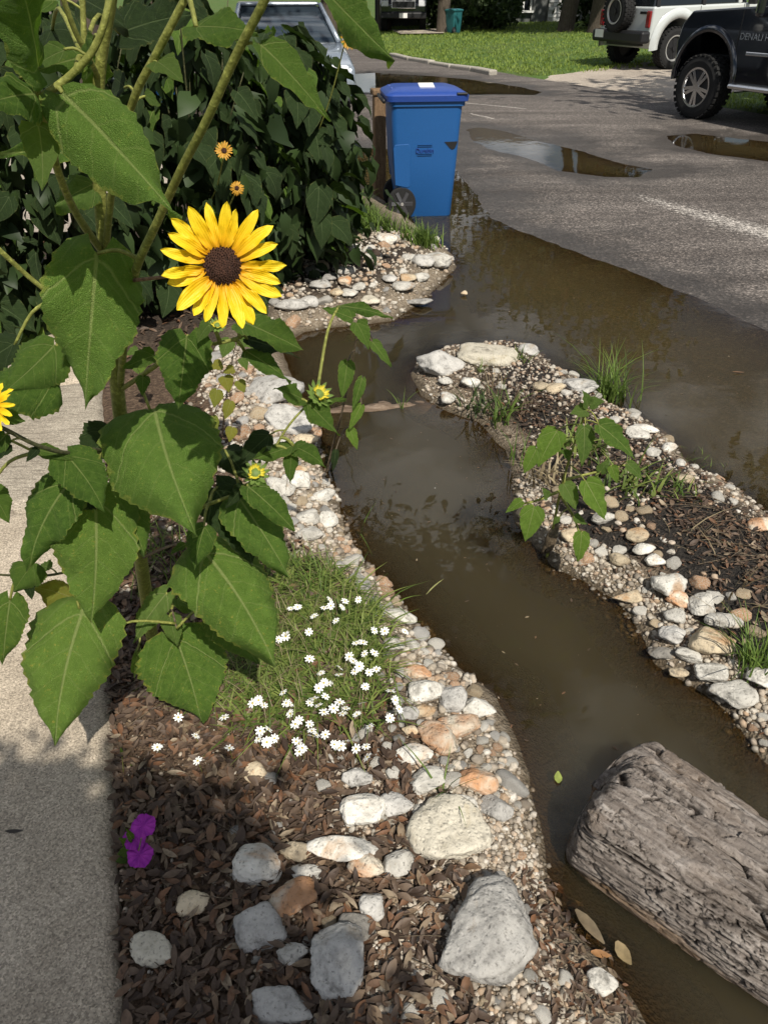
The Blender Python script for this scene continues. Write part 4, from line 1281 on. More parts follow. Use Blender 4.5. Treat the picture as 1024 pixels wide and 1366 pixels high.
def cart(name, label, loc, rotz, lid=True, detail=True, mat='bin', lidmat='bin_lid'):
    """local x: towards the front (lid opening), y left, z up; 1.12 m tall"""
    t = thing(name, label, 'bin', loc, rotz)
    bm = bmesh.new()
    rings = []
    for z, xr, xf, w in ((0.0, -0.20, 0.30, 0.50), (0.03, -0.24, 0.315, 0.52), (0.50, -0.325, 0.345, 0.585), (0.80, -0.345, 0.36, 0.61), (0.96, -0.35, 0.372, 0.625), (0.962, -0.365, 0.395, 0.655), (1.01, -0.365, 0.40, 0.655)):
        c = (xr + xf) / 2
        rings.append([(c + x, y, z) for x, y in rrect(xf - xr, w, 0.06)])
    loft(bm, rings)
    # wheel wells cut out of the lower rear corners
    b = obj('bin_body', from_bm('bin_body', bm, M[mat], True), t)
    bm2 = bmesh.new(); bm_cyl(bm2, (-0.225, 0, 0.135), 0.185, 1.2, 'Y', 28)
    cut = obj('wheel_well_cutter', from_bm('cutter', bm2, M['black_pl']))
    md = b.modifiers.new('wells', 'BOOLEAN'); md.operation = 'DIFFERENCE'; md.object = cut; md.solver = 'EXACT'
    dg = bpy.context.evaluated_depsgraph_get()
    me = bpy.data.meshes.new_from_object(b.evaluated_get(dg))
    b.modifiers.clear(); b.data = me
    bpy.data.objects.remove(cut)
    me.polygons.foreach_set('use_smooth', np.ones(len(me.polygons), dtype=bool))
    b.modifiers.new('split', 'EDGE_SPLIT').split_angle = R(35)
    for s in (1, -1):
        yb = lambda z: s * float(np.interp(z, [0, 0.03, 0.5, 0.8, 0.96], [0.25, 0.26, 0.2925, 0.305, 0.3125]))
        # wheels with six fan blades
        bm = bmesh.new(); bm_cyl(bm, (0, 0, 0), 0.150, 0.06, 'Y', 32)
        w = obj('wheel', from_bm('wheel', bm, M['rubber']), t, (-0.225, s * 0.250, 0.142)); bevel(w, 0.012)
        bm = bmesh.new()
        for k in range(6):
            a = 2 * math.pi * k / 6
            Mx = Matrix.Rotation(a, 4, 'Y') @ Matrix.Translation((0.066, s * 0.031, 0)) @ Matrix.Rotation(0.25, 4, 'X') @ Matrix.Diagonal((0.095, 0.010, 0.034, 1))
            bmesh.ops.create_cube(bm, size=1, matrix=Mx)
        obj('wheel_fan', from_bm('wheel_fan', bm, M['hub_grey']), w)
        bm = bmesh.new(); bm_cyl(bm, (0, s * 0.037, 0), 0.016, 0.02, 'Y', 16)
        obj('hub', from_bm('hub', bm, M['alloy']), w)
        if detail:
            # raised rear panel and the pocket under the front rim
            bm = bmesh.new()
            pr = [(-0.300, 0.31), (-0.325, 0.62), (-0.31, 0.655), (-0.17, 0.66), (-0.15, 0.64), (-0.145, 0.30), (-0.17, 0.285)]
            lo = [bm.verts.new((x, yb(z) * 1.0, z)) for x, z in pr]; hi = [bm.verts.new((x * 0.995, yb(z) + s * 0.007, z)) for x, z in pr]
            bm.faces.new(lo); bm.faces.new(hi)
            for i in range(len(pr)):
                j = (i + 1) % len(pr); bm.faces.new((lo[i], lo[j], hi[j], hi[i]))
            bmesh.ops.recalc_face_normals(bm, faces=bm.faces[:])
            o = obj('side_panel', from_bm('side_panel', bm, M[mat]), t); bevel(o, 0.006)
            bm = bmesh.new()
            pr = [(0.20, 0.672), (0.335, 0.675), (0.325, 0.645), (0.31, 0.62), (0.285, 0.607), (0.262, 0.617)]
            lo = [bm.verts.new((x, yb(z) - s * 0.01, z)) for x, z in pr]; hi = [bm.verts.new((x, yb(z) + s * 0.004, z)) for x, z in pr]
            bm.faces.new(lo); bm.faces.new(hi)
            for i in range(len(pr)):
                j = (i + 1) % len(pr); bm.faces.new((lo[i], lo[j], hi[j], hi[i]))
            bmesh.ops.recalc_face_normals(bm, faces=bm.faces[:])
            obj('grip_pocket', from_bm('grip_pocket', bm, M['black_pl']), t)
            tilt = math.atan(0.045)
            text_obj('Durabin', 0.058, M['bin_lid'], t, (0.00, yb(0.60) + s * 0.007, 0.585), (R(90) + (tilt if s < 0 else -tilt), 0, 0 if s < 0 else R(180)), 0.003, 'emblem')
            for zz in (0.565, 0.578, 0.640, 0.653):
                pbox('emblem_rib', (0.00, yb(zz) + s * 0.006, zz), (0.15, 0.006, 0.004), t, M[mat], 0)
    # lid: shallow dome with a skirt, ribs, hinge bar and label
    bm = bmesh.new()
    rings = []
    for z, g_, x0, x1, w in ((1.000, 0, -0.40, 0.425, 0.70), (1.045, 0, -0.405, 0.43, 0.71), (1.058, 0, -0.395, 0.415, 0.69), (1.075, 0, -0.36, 0.37, 0.60), (1.10, 0, -0.30, 0.27, 0.44), (1.108, 0, -0.2, 0.18, 0.25)):
        c = (x0 + x1) / 2
        rings.append([(c + x, y, z) for x, y in rrect(x1 - x0, w, 0.07)])
    loft(bm, rings)
    l = obj('lid', from_bm('lid', bm, M[lidmat], True), t)
    l.modifiers.new('split', 'EDGE_SPLIT').split_angle = R(40)
    if detail:
        for yy in (-0.20, -0.12, 0.12, 0.20):
            pbox('lid_rib', (-0.16, yy, 1.094 - abs(yy) * 0.06), (0.36, 0.018, 0.018), l, M[lidmat], 0.006)
        pl = pbox('paper_label', (0.02, -0.15, 1.1085), (0.15, 0.17, 0.003), l, M['paper'], 0, (R(9), 0, 0))
        for dy in (0.03, 0.0): pbox('print', (0.0, dy + 0.02, 0.0018), (0.06, 0.012, 0.001), pl, M['ink'], 0) if False else None
        pbox('lid_notch', (0.35, -0.338, 1.058), (0.11, 0.05, 0.018), l, M['black_pl'], 0.006)
        V, F = tube([(-0.42, -0.29, 1.0), (-0.42, 0.29, 1.0)], 0.018, 10)
        obj('handle_bar', mesh_vf('handle_bar', V, F, M['black_pl']), t)
    return t
bp = G(567, 291, 0.0)
sc_bin = 1.0
bn = cart('recycling_bin', 'blue wheeled bin with white label on its lid, standing in the flooded gutter', (bp[0] - 0.045, bp[1] + 0.28, -0.02), 0.10)
bn.scale = (0.83, 0.83, 0.93)
fb = P(204, 62, 24.0)
cart('blue_bin', 'distant blue bin beyond the gravel drive, upper left behind the leaves', (fb[0], fb[1], 0.10), -0.6, detail=False)
tb = lawn_at(604, 44)
tbin = cart('teal_bin', 'small teal bin at the foot of the slim trunk across the lawn', tuple(tb), 0.8, detail=False, mat='teal', lidmat='teal')
tbin.scale = (0.75, 0.75, 0.75)
# weathered post behind the blue bin
pp = P(506, 250, 7.6)
t = thing('wooden_post', 'brown wooden post between the dark shrub and the blue bin', 'post', (pp[0], pp[1], 0.0), 0.2)
bm = bmesh.new(); bm_box(bm, (0, 0, 0.40), (0.11, 0.11, 0.95))
o = obj('post', from_bm('post', bm, M['post_wood']), t); bevel(o, 0.012)
bm = bmesh.new(); bm_box(bm, (0, 0, 0.905), (0.14, 0.14, 0.05))
o = obj('post_cap', from_bm('post_cap', bm, M['post_wood']), t); bevel(o, 0.012)

# ------------------------------------------------------------------ stones
def ico(sub):
    bm = bmesh.new(); bmesh.ops.create_icosphere(bm, subdivisions=sub, radius=1.0)
    bm.verts.ensure_lookup_table()
    V = np.array([v.co[:] for v in bm.verts]); F = np.array([[v.index for v in f.verts] for f in bm.faces]); bm.free()
    return V, F
ICO2, ICO3, ICO4, ICO5, ICO1 = ico(2), ico(3), ico(4), ico(5), ico(1)

def rock_shape(seed, base=ICO3, planes=12, soft=20.0, rough=0.035, flat=0.0):
    """a sphere cut by random planes: flat broken faces with worn edges; unit half-extents"""
    r = np.random.default_rng(seed)
    D, F = base
    N = r.normal(size=(planes, 3)); N /= np.linalg.norm(N, axis=1)[:, None]
    d = 0.62 + 0.33 * r.random(planes)
    if flat:
        N = np.vstack([N, [[0.06, 0.03, 1.0]]]); N[-1] /= np.linalg.norm(N[-1]); d = np.append(d, 0.5)
    dots = np.maximum(D @ N.T, 1e-3)
    rad = d / dots
    rad = np.minimum(rad, 1.6)
    rr = -np.log(np.exp(-soft * rad).sum(1) + np.exp(-soft * 1.12)) / soft
    V = D * rr[:, None]
    for f, a in ((1.7, rough), (4.3, rough * 0.8), (9.0, rough * 0.55), (17.0, rough * 0.30)):
        ph = r.random(9) * 20
        n = np.sin(V[:, 0] * f * 2.1 + ph[0] + 1.7 * np.sin(V[:, 1] * f * 1.6 + ph[1])) * np.sin(V[:, 1] * f * 1.9 + ph[2] + 1.3 * np.sin(V[:, 2] * f * 2.2 + ph[3])) + 0.6 * np.sin(V[:, 2] * f * 2.7 + ph[4] + 1.5 * np.sin(V[:, 0] * f * 1.4 + ph[5]))
        V = V + D * (a * n)[:, None]
    ext = np.abs(V).max(0)
    return V / ext, F

HAND = []    # footprints, to keep scattered stones clear
KM = {'w': 'rock_w', 'g': 'rock_g', 't': 'rock_t', 'o': 'rock_o', 'd': 'rock_d', 'f': 'rock_f'}
def stone(px, py, w, h, kind, label, seed, lift=0.62, rot=None, group=None, tall=0.62, name='stone', sub=None, flat=0.0, angle=0.0):
    """angle: tilt of the long axis in the picture, degrees clockwise from horizontal"""
    p = ground_at(px, py, 0.01)
    if p[2] < 0.0 and lift > 0.3: p = G(px, py, 0.012)
    m = px_size(p)
    # foreshortening: height in the picture covers ground depth and the stone's own height
    el = math.asin((CAM[2] - p[2]) / np.linalg.norm(p - CAM))
    a = w * m / 2
    H = h * m / 2
    hz = min(a, H) * tall
    b = max(H - hz * math.cos(el) * 0.8, H * 0.55) / max(math.sin(el), 0.25)
    b = min(b, a * 2.3)
    sub = sub or (ICO5 if w * h > 5000 else ICO4 if w * h > 700 else ICO3)
    V, F = rock_shape(seed, sub, flat=flat)
    V = V * np.array([a * 1.14, b * 1.12, hz * 1.12])
    o = obj(name, mesh_np(name, V, F, M[KM[kind]]), None, (p[0], p[1], p[2] + hz * (lift - 0.38)), (random.uniform(-0.08, 0.08), random.uniform(-0.08, 0.08), math.radians(-angle) + (rot or 0)))
    tag(o, label, 'stone', group)
    HAND.append((p[0], p[1], 0.85 * max(a, b)))
    return o

HS = [
 (646, 1250, 112, 150, 'g', 'largest rough grey boulder, low centre beside the muddy shallow', 0.62, 58),
 (598, 1113, 100, 112, 'f', 'cream flat topped block under the grass sprig, above the largest boulder', 0.5, 20),
 (447, 1288, 82, 104, 'g', 'smooth pale oval stone with a sun streak in the leaf mulch', 0.6, 50),
 (343, 1240, 72, 64, 'g', 'grey angular stone in shaded mulch left of the smooth oval stone', 0.6, 0),
 (474, 1241, 42, 54, 'd', 'small dark pitted stone touching the smooth oval stone', 0.6, 70),
 (497, 1210, 36, 38, 'g', 'little bluish grey pebble shaped stone above the dark pitted one', 0.6, 40),
 (388, 1276, 28, 50, 'w', 'narrow white pitted stone left of the smooth oval stone', 0.6, 80),
 (372, 1346, 84, 54, 'g', 'pale rounded stone cut by the lower picture edge', 0.6, 10),
 (198, 1273, 62, 54, 'f', 'cream wedge shaped stone in the mulch close to the walkway edge', 0.6, 20),
 (258, 1205, 32, 44, 't', 'small tan chip of stone standing in the mulch right of the purple blooms', 0.6, 70),
 (340, 1158, 68, 64, 'w', 'white pitted stone with a hollow, right of the purple blooms', 0.6, 0),
 (392, 1196, 48, 72, 'o', 'rust patched stone between the hollow white stone and the dark leaves', 0.55, 75),
 (395, 1138, 40, 28, 't', 'small tan stone above the rust patched stone', 0.55, 0),
 (463, 1132, 100, 46, 'w', 'long low white stone below the bright pitted stone', 0.5, 0),
 (490, 1157, 48, 36, 'o', 'rounded orange stained stone under the long white stone', 0.6, 0),
 (478, 1082, 66, 50, 'w', 'bright white pitted stone under the daisies', 0.65, 0),
 (528, 1075, 36, 48, 'g', 'upright grey stone right of the bright pitted stone', 0.6, 80),
 (528, 1154, 30, 52, 'w', 'narrow white shard beside the cream flat block', 0.6, 65),
 (475, 1040, 40, 34, 'g', 'small grey stone at the lower edge of the daisies', 0.6, 0),
 (526, 1031, 22, 22, 'w', 'tiny round white stone between daisies and grass sprig', 0.6, 0),
 (552, 1009, 46, 36, 'w', 'white stone left of the rust red stone', 0.6, 0),
 (571, 1042, 36, 50, 'w', 'white stone behind the grass sprig', 0.5, 70),
 (583, 985, 42, 56, 'o', 'rust red and cream stone above the grass sprig', 0.6, 110),
 (609, 972, 36, 72, 'o', 'tall cream and ochre stone leaning on the rust red one', 0.6, 75),
 (635, 947, 46, 36, 'w', 'white block nearest the open water on the left bank', 0.65, 0),
 (566, 926, 48, 38, 'w', 'smooth white stone right of the daisy patch', 0.6, 0),
 (600, 932, 44, 46, 'g', 'split grey stone between two white ones by the water', 0.6, 45),
 (557, 899, 36, 26, 'o', 'pinkish red stone at the top right of the daisy patch', 0.55, 15),
 (545, 954, 28, 22, 'g', 'small bluish stone under the outermost daisies', 0.55, 0),
 (563, 948, 24, 34, 't', 'small tan stone squeezed between bluish and rust stones', 0.55, 80),
 (547, 975, 22, 18, 't', 'small ochre stone left of the rust red stone', 0.55, 0),
 (634, 1044, 54, 48, 'o', 'cream and amber fractured stone right of the grass sprig', 0.6, 20),
 (662, 1080, 46, 40, 'g', 'grey square stone on the gravel right of the cream flat block', 0.55, 25),
 (618, 1075, 40, 28, 'w', 'white stone half under the grass sprig tip', 0.5, 20),
 (534, 822, 42, 26, 'w', 'pitted white stone at the water where a long grass blade leans', 0.6, 25),
 (523, 861, 30, 24, 'w', 'white stone in the upper right fringe of the daisies', 0.55, 0),
 (410, 1165, 46, 24, 'w', 'low white stone between hollow stone and orange stone', 0.5, 0),
 (341, 1030, 30, 30, 't', 'tan stone half under leaves below the daisies', 0.5, 0),
 (800, 1311, 32, 42, 'w', 'white stone on the black mud by the bottom of the water', 0.6, 70),
 (366, 526, 72, 50, 'g', 'grey brown flat slab stone with a notch at the inlet shore', 0.6, 20),
 (384, 563, 68, 42, 'g', 'second flat grey slab stone below the notched slab', 0.6, 18),
 (409, 588, 32, 20, 't', 'tan stone at the foot of the flat grey slabs', 0.6, 0),
 (369, 592, 48, 18, 'w', 'low pale stone left of the tan stone under the slabs', 0.5, 0),
 (350, 597, 28, 16, 'w', 'small pale stone beneath the yellowing seedling', 0.5, 0),
 (397, 643, 44, 30, 'w', 'pinkish white block at the shore below the bud stalk', 0.65, 0),
 (373, 650, 40, 30, 'w', 'white cracked block next to the pinkish block', 0.6, 20),
 (431, 662, 30, 22, 'w', 'rounded white stone touching the water below the drooping plant', 0.65, 0),
 (412, 690, 32, 30, 'w', 'white triangular stone below the rounded shore stone', 0.6, 30),
 (436, 694, 28, 28, 'w', 'white stone at the waterline by the triangular stone', 0.6, 0),
 (414, 713, 36, 26, 'w', 'pale broken stone below the triangular stone', 0.6, 10),
 (396, 626, 30, 16, 't', 'small tan stone above the pinkish block', 0.5, 0),
 (585, 488, 62, 42, 'g', 'grey pitted rock on the tip of the gravel spit', 0.75, -10),
 (642, 477, 92, 42, 'f', 'largest long cream rock on the gravel spit', 0.75, -6),
 (704, 468, 26, 22, 'g', 'small grey rock at the end of the long cream rock', 0.6, 0),
 (626, 511, 26, 18, 'w', 'brightest white stone in the middle of the gravel spit', 0.7, 0),
 (597, 532, 22, 18, 'w', 'white stone at the near waterline of the spit', 0.6, -30),
 (592, 509, 20, 12, 'w', 'small white stone below the grey pitted rock', 0.6, 0),
 (718, 517, 24, 20, 't', 'left one of two rounded tan stones on the spit', 0.65, 0),
 (740, 519, 26, 20, 't', 'right one of two rounded tan stones on the spit', 0.65, 0),
 (771, 517, 46, 28, 'g', 'flat layered grey stone left of the tall grass tuft', 0.6, 12),
 (888, 784, 54, 40, 'w', 'white speckled rock, biggest on the near edge of the spit', 0.7, -25),
 (838, 797, 42, 20, 't', 'flat tan stone lying at the water below the white speckled rock', 0.6, -10),
 (903, 800, 36, 24, 'o', 'pinkish tan rock tucked under the white speckled rock', 0.55, 10),
 (935, 808, 32, 36, 'w', 'upright white stone right of the white speckled rock', 0.65, 60),
 (962, 828, 46, 26, 'w', 'long white stone left of the grass tuft at the right edge', 0.6, 20),
 (901, 822, 30, 28, 'w', 'white stone under the pinkish tan rock', 0.6, 20),
 (895, 847, 30, 34, 'g', 'grey white stone standing at the waterline', 0.65, 60),
 (949, 861, 54, 46, 't', 'large tan cracked rock left of the right hand grass tuft', 0.65, 20),
 (917, 875, 32, 26, 'w', 'small white stone below the tan cracked rock', 0.6, 20),
 (945, 898, 44, 38, 'w', 'pale rounded rock below the tan cracked rock', 0.65, 0),
 (978, 927, 60, 44, 'w', 'big white rock with a dark spot, lowest on the spit', 0.65, 0),
 (1018, 905, 34, 42, 'w', 'white rock cut by the right picture edge', 0.6, 60),
 (880, 871, 38, 20, 'd', 'brown stone half under water off the spit', 0.25, 0),
 (904, 896, 28, 16, 't', 'tan stone drowned in the shallow off the spit', 0.2, 0),
 (852, 716, 32, 24, 't', 'rounded tan stone on the gravel behind the water sunflower', 0.7, 0),
 (825, 747, 26, 20, 't', 'tan stone below the rounded tan stone', 0.65, 0),
 (856, 733, 30, 18, 'w', 'white gravelly stone under the rounded tan stone', 0.6, 0),
 (871, 749, 26, 20, 'w', 'white stone above the white speckled rock', 0.6, 0),
 (763, 714, 28, 24, 't', 'tan stone right of the water sunflower stalk', 0.65, 0),
 (803, 690, 32, 24, 'w', 'white stone behind the water sunflower leaves', 0.6, -20),
 (846, 580, 34, 24, 'w', 'white blocky stone on the far edge of the spit', 0.65, 15),
 (860, 573, 32, 18, 'w', 'pale flat stone behind the white blocky one', 0.6, 25),
 (871, 605, 20, 16, 'w', 'small white stone right of the white blocky one', 0.6, 0),
 (890, 599, 16, 18, 'w', 'small upright white stone at the gutter water', 0.65, 70),
 (907, 618, 14, 14, 'w', 'little white stone farther along the gutter shore', 0.65, 0),
 (915, 640, 26, 18, 't', 'tan stone on the gutter shore beside the water weeds', 0.65, 0),
 (1016, 701, 30, 38, 'o', 'pinkish rock at the right picture edge by the gutter', 0.65, 60),
 (420, 361, 24, 15, 'g', 'grey stone at the top left of the far rock pile', 0.65, 20),
 (442, 371, 22, 17, 'g', 'pale grey stone near the top of the far rock pile', 0.65, 0),
 (427, 381, 28, 17, 'g', 'olive grey stone in the middle of the far rock pile', 0.7, 0),
 (391, 408, 22, 26, 'g', 'grey split stone at the left end of the far rock pile', 0.65, 70),
 (412, 405, 24, 19, 'g', 'grey stone right of the split stone in the far pile', 0.65, 0),
 (461, 361, 24, 13, 'w', 'white stone at the top of the far rock pile', 0.65, 0),
 (461, 376, 19, 17, 'o', 'pinkish stone in the far rock pile', 0.65, 0),
 (466, 392, 21, 14, 'w', 'white stone low in the far rock pile', 0.65, 0),
 (480, 384, 19, 13, 'w', 'small white stone right of the pinkish one', 0.65, 0),
 (493, 402, 26, 18, 'f', 'cream stone at the waterline of the far rock pile', 0.65, 0),
 (519, 373, 19, 14, 'g', 'grey stone in front of the dark grass in the far pile', 0.65, 0),
 (538, 384, 28, 18, 'w', 'white stone right of the middle of the far pile', 0.7, 0),
 (543, 371, 22, 14, 't', 'tan stone above the white one in the far pile', 0.65, 0),
 (561, 370, 21, 15, 'w', 'white stone near the right end of the far pile', 0.65, 0),
 (564, 350, 30, 22, 'g', 'grey rounded rock near the bin end of the far pile', 0.7, 20),
 (586, 348, 42, 26, 'w', 'biggest pale rock at the bin end of the far pile', 0.7, 20),
 (560, 403, 34, 13, 'g', 'low flat stone half drowned off the far pile', 0.5, 0),
 (516, 320, 26, 15, 'w', 'white stone among the bright grass below the bin', 0.65, 0),
 (545, 344, 18, 10, 'w', 'small white stone between grass and far pile', 0.65, 0),
 (449, 390, 17, 12, 't', 'small tan stone in the far rock pile', 0.65, 0),
 (619, 392, 9, 8, 't', 'lone little stone poking out of the water off the far pile', 0.8, 0),
]
for i, (px, py, w, h, k, lab, lift, ang) in enumerate(HS):
    stone(px, py, w, h, k, lab, 1000 + i, lift, angle=ang, flat=1.0 if k == 'f' else 0.0)

# many alike cobbles and pebbles along the shores
LIB = [rock_shape(300 + i, ICO3, 10, 22, 0.035) for i in range(14)]
LIBM = {k: [mesh_np('cobble', V, F, M[KM[k]]) for V, F in LIB] for k in 'wgto'}

def inside(pg, X, Y):
    return sdf(X, Y, pg) > 0

BAND_L = poly([(300, 480), (340, 510), (395, 535), (416, 565), (424, 590), (415, 620), (445, 656), (454, 700), (480, 752), (530, 805), (560, 845), (600, 895), (650, 960), (690, 1030), (700, 1085), (660, 1100), (612, 1020), (566, 960), (530, 880), (500, 820), (450, 760), (400, 720), (372, 680), (330, 640), (300, 590), (275, 530)])
BAND_B = poly([(470, 1070), (560, 1040), (650, 1060), (700, 1090), (706, 1160), (700, 1240), (730, 1300), (770, 1366), (500, 1420), (420, 1400), (470, 1330), (560, 1250), (590, 1170), (470, 1110)])
MOUND = poly([(352, 418), (366, 366), (420, 344), (500, 322), (545, 318), (580, 332), (604, 352), (590, 370), (575, 387), (556, 404), (518, 426), (458, 434), (400, 440), (368, 450)])
BERM_IN = BERM
NEAR_BERM = poly([(690, 640), (740, 660), (800, 668), (860, 700), (890, 755), (960, 800), (1024, 850), (1024, 1004), (976, 946), (930, 915), (882, 880), (850, 830), (822, 796), (780, 768), (742, 750), (694, 692)])
FAR_BERM = poly([(735, 492), (770, 508), (800, 538), (850, 557), (890, 592), (915, 622), (960, 644), (1024, 692), (1060, 730), (1000, 720), (930, 680), (870, 640), (800, 600), (740, 550)])
TIP = poly([(556, 500), (560, 486), (600, 468), (700, 464), (735, 492), (760, 520), (740, 560), (690, 565), (640, 556), (600, 545), (570, 525)])

def scatter_cobbles(pg, n, r0, r1, label, group, seed, kinds='wwwggto', tries=9000, gap=0.85, name='cobble', sdmin=-0.01):
    r = np.random.default_rng(seed)
    lo, hi = pg.min(0), pg.max(0)
    pts = r.random((tries, 2)) * (hi - lo) + lo
    pts = pts[sdf(pts[:, 0], pts[:, 1], pg) > sdmin]
    z = garden_z(pts[:, 0], pts[:, 1])
    taken = HAND; out = []
    for (x, y), zz in zip(pts, z):
        if len(out) >= n: break
        rad = r0 + (r1 - r0) * r.random() ** 2.2
        if zz < -0.03: continue
        if any((x - a) ** 2 + (y - b) ** 2 < (gap * (rad + c)) ** 2 for a, b, c in taken): continue
        taken.append((x, y, rad)); out.append((x, y, zz, rad))
    PENDING.append((out, label, group, kinds, name, seed))
    return len(out)
PENDING = []
def place_cobbles(limit=270):
    allc = [(rad / math.hypot(x, y, 1.6), gi, x, y, zz, rad) for gi, pk in enumerate(PENDING) for (x, y, zz, rad) in pk[0]]
    allc.sort(reverse=True)
    for _, gi, x, y, zz, rad in allc[:limit]:
        _o, label, group, kinds, name, seed = PENDING[gi]
        r = np.random.default_rng(int(abs(x * 7919 + y * 104729) * 1000) % 2 ** 31)
        k = kinds[r.integers(len(kinds))]
        me = LIBM[k][r.integers(len(LIB))]
        s = np.array([1.0, 0.75 + 0.3 * r.random(), 0.5 + 0.25 * r.random()]) * rad
        o = obj(name, me, None, (x, y, zz + s[2] * 0.28), (r.uniform(-0.3, 0.3), r.uniform(-0.3, 0.3), r.uniform(0, 6.28)), s)
        tag(o, label, 'stone', group)
    rest = allc[limit:]
    if rest:
        r = np.random.default_rng(99)
        p = np.array([(q[2], q[3], q[4] + q[5] * 0.15) for q in rest]); sc = np.array([[q[5], q[5] * 0.85, q[5] * 0.6] for q in rest])
        V, F, t_ = merge([rock_shape(480 + i, ICO2, 10, 22, 0.035) for i in range(8)], p, sc, rot_mats(len(p), r, 0.4), r)
        stuff(obj('small_cobbles', mesh_np('small_cobbles', V, F, M['pebble'], True, {'tint': 0.45 + 0.55 * t_})))
scatter_cobbles(BAND_L, 150, 0.016, 0.056, 'small pale cobble among the many lining the left water edge', 'cobbles lining the left water edge', 1)
BAND_C = poly([(500, 900), (560, 890), (640, 960), (690, 1040), (690, 1090), (640, 1090), (590, 1060), (520, 1050), (440, 1040), (480, 1010), (530, 960)])
scatter_cobbles(BAND_C, 60, 0.012, 0.036, 'pale stone among the many between the daisies and the water', 'stones between daisies and water', 7, 'wwwgo', gap=0.78)
BAND_D = poly([(390, 1060), (560, 1050), (580, 1200), (520, 1230), (300, 1330), (300, 1120)])
scatter_cobbles(BAND_D, 34, 0.008, 0.024, 'small stone among the many lying in the leaf mulch', 'small stones in the leaf mulch', 8, 'wwgto')
scatter_cobbles(MOUND, 62, 0.022, 0.065, 'small cobble among the many heaped in the far rock pile', 'cobbles of the far rock pile', 2)
scatter_cobbles(NEAR_BERM, 60, 0.014, 0.042, 'small cobble among the many on the near edge of the spit', 'cobbles on the near edge of the spit', 3, 'wwtto')
scatter_cobbles(FAR_BERM, 44, 0.014, 0.040, 'small cobble among the many on the gutter edge of the spit', 'cobbles on the gutter edge of the spit', 4, 'wwwto')
scatter_cobbles(TIP, 16, 0.014, 0.034, 'small cobble among the many on the tip of the spit', 'cobbles on the tip of the spit', 5, 'wwtto')
scatter_cobbles(BAND_B, 26, 0.010, 0.022, 'small stone chip among the many in the gravel around the largest boulder', 'stone chips around the largest boulder', 6, 'wwgto')

def rot_mats(n, r, tilt=3.14):
    a, b, c = r.uniform(-tilt, tilt, n), r.uniform(-tilt, tilt, n), r.uniform(0, 6.283, n)
    ca, sa, cb, sb_, cc, sc = np.cos(a), np.sin(a), np.cos(b), np.sin(b), np.cos(c), np.sin(c)
    Rx = np.zeros((n, 3, 3)); Rx[:, 0, 0] = 1; Rx[:, 1, 1] = ca; Rx[:, 1, 2] = -sa; Rx[:, 2, 1] = sa; Rx[:, 2, 2] = ca
    Ry = np.zeros((n, 3, 3)); Ry[:, 1, 1] = 1; Ry[:, 0, 0] = cb; Ry[:, 0, 2] = sb_; Ry[:, 2, 0] = -sb_; Ry[:, 2, 2] = cb
    Rz = np.zeros((n, 3, 3)); Rz[:, 2, 2] = 1; Rz[:, 0, 0] = cc; Rz[:, 0, 1] = -sc; Rz[:, 1, 0] = sc; Rz[:, 1, 1] = cc
    return Rz @ Ry @ Rx

def merge(lib, pos, scl, Rm, r):
    """many shapes joined into one mesh: V,F,tint"""
    n = len(pos); idx = r.integers(0, len(lib), n); tv = r.random(n)
    Vs, Fs, Ts, o = [], [], [], 0
    for i in range(len(lib)):
        sel = np.where(idx == i)[0]
        if len(sel) == 0: continue
        V0, F0 = lib[i]
        V = np.einsum('nij,nvj->nvi', Rm[sel], V0[None] * scl[sel][:, None, :]) + pos[sel][:, None, :]
        m = len(V0)
        F = F0[None] + (np.arange(len(sel)) * m)[:, None, None] + o
        Vs.append(V.reshape(-1, 3)); Fs.append(F.reshape(-1, F0.shape[1])); Ts.append(np.repeat(tv[sel], m)); o += len(sel) * m
    return np.concatenate(Vs), np.concatenate(Fs), np.concatenate(Ts)

def sample(pg, n, r, zmin=-0.09, sdmin=0.0, extra=None, feather=0.10):
    lo, hi = pg.min(0), pg.max(0)
    out = []
    tot = 0
    while tot < n:
        p = r.random((n * 2, 2)) * (hi - lo) + lo
        sd = sdf(p[:, 0], p[:, 1], pg) + 0.16 * vnoise(p[:, 0], p[:, 1], 7, 55)
        p = p[sd > sdmin + feather * (r.random(len(sd)) - 0.45)]
        z = garden_z(p[:, 0], p[:, 1])
        p = np.column_stack([p, z])[z > zmin]
        if extra is not None: p = p[extra(p)]
        out.append(p); tot += len(p)
    return np.concatenate(out)[:n]

place_cobbles()
PEB = [rock_shape(500 + i, ICO1, 8, 14, 0.03) for i in range(10)]
def gravel(name, pg, n, r0, r1, seed, zmin=-0.09, sdmin=-0.03, extra=None):
    r = np.random.default_rng(seed)
    p = sample(pg, n, r, zmin, sdmin, extra)
    s = (r0 + (r1 - r0) * r.random((n, 1)) ** 2.5) * np.column_stack([np.ones(n), 0.7 + 0.3 * r.random(n), 0.5 + 0.3 * r.random(n)])
    p[:, 2] += s[:, 2] * 0.4
    V, F, t_ = merge(PEB, p, s, rot_mats(n, r, 0.5), r)
    stuff(obj(name, mesh_np(name, V, F, M['pebble'], True, {'tint': t_})))
notin = lambda p: np.ones(len(p), bool)
gravel('gravel_left_shore', BAND_L, 3400, 0.005, 0.018, 11)
gravel('gravel_lower_shore', BAND_B, 5200, 0.003, 0.011, 12)
gravel('gravel_far_pile', MOUND, 1500, 0.008, 0.024, 13)
gravel('gravel_spit_near', NEAR_BERM, 2000, 0.004, 0.014, 14, extra=lambda p: (sdf(p[:, 0], p[:, 1], BERM) < 0.13 + 0.10 * vnoise(p[:, 0], p[:, 1], 6, 77)))
gravel('gravel_spit_far', FAR_BERM, 900, 0.004, 0.015, 15)
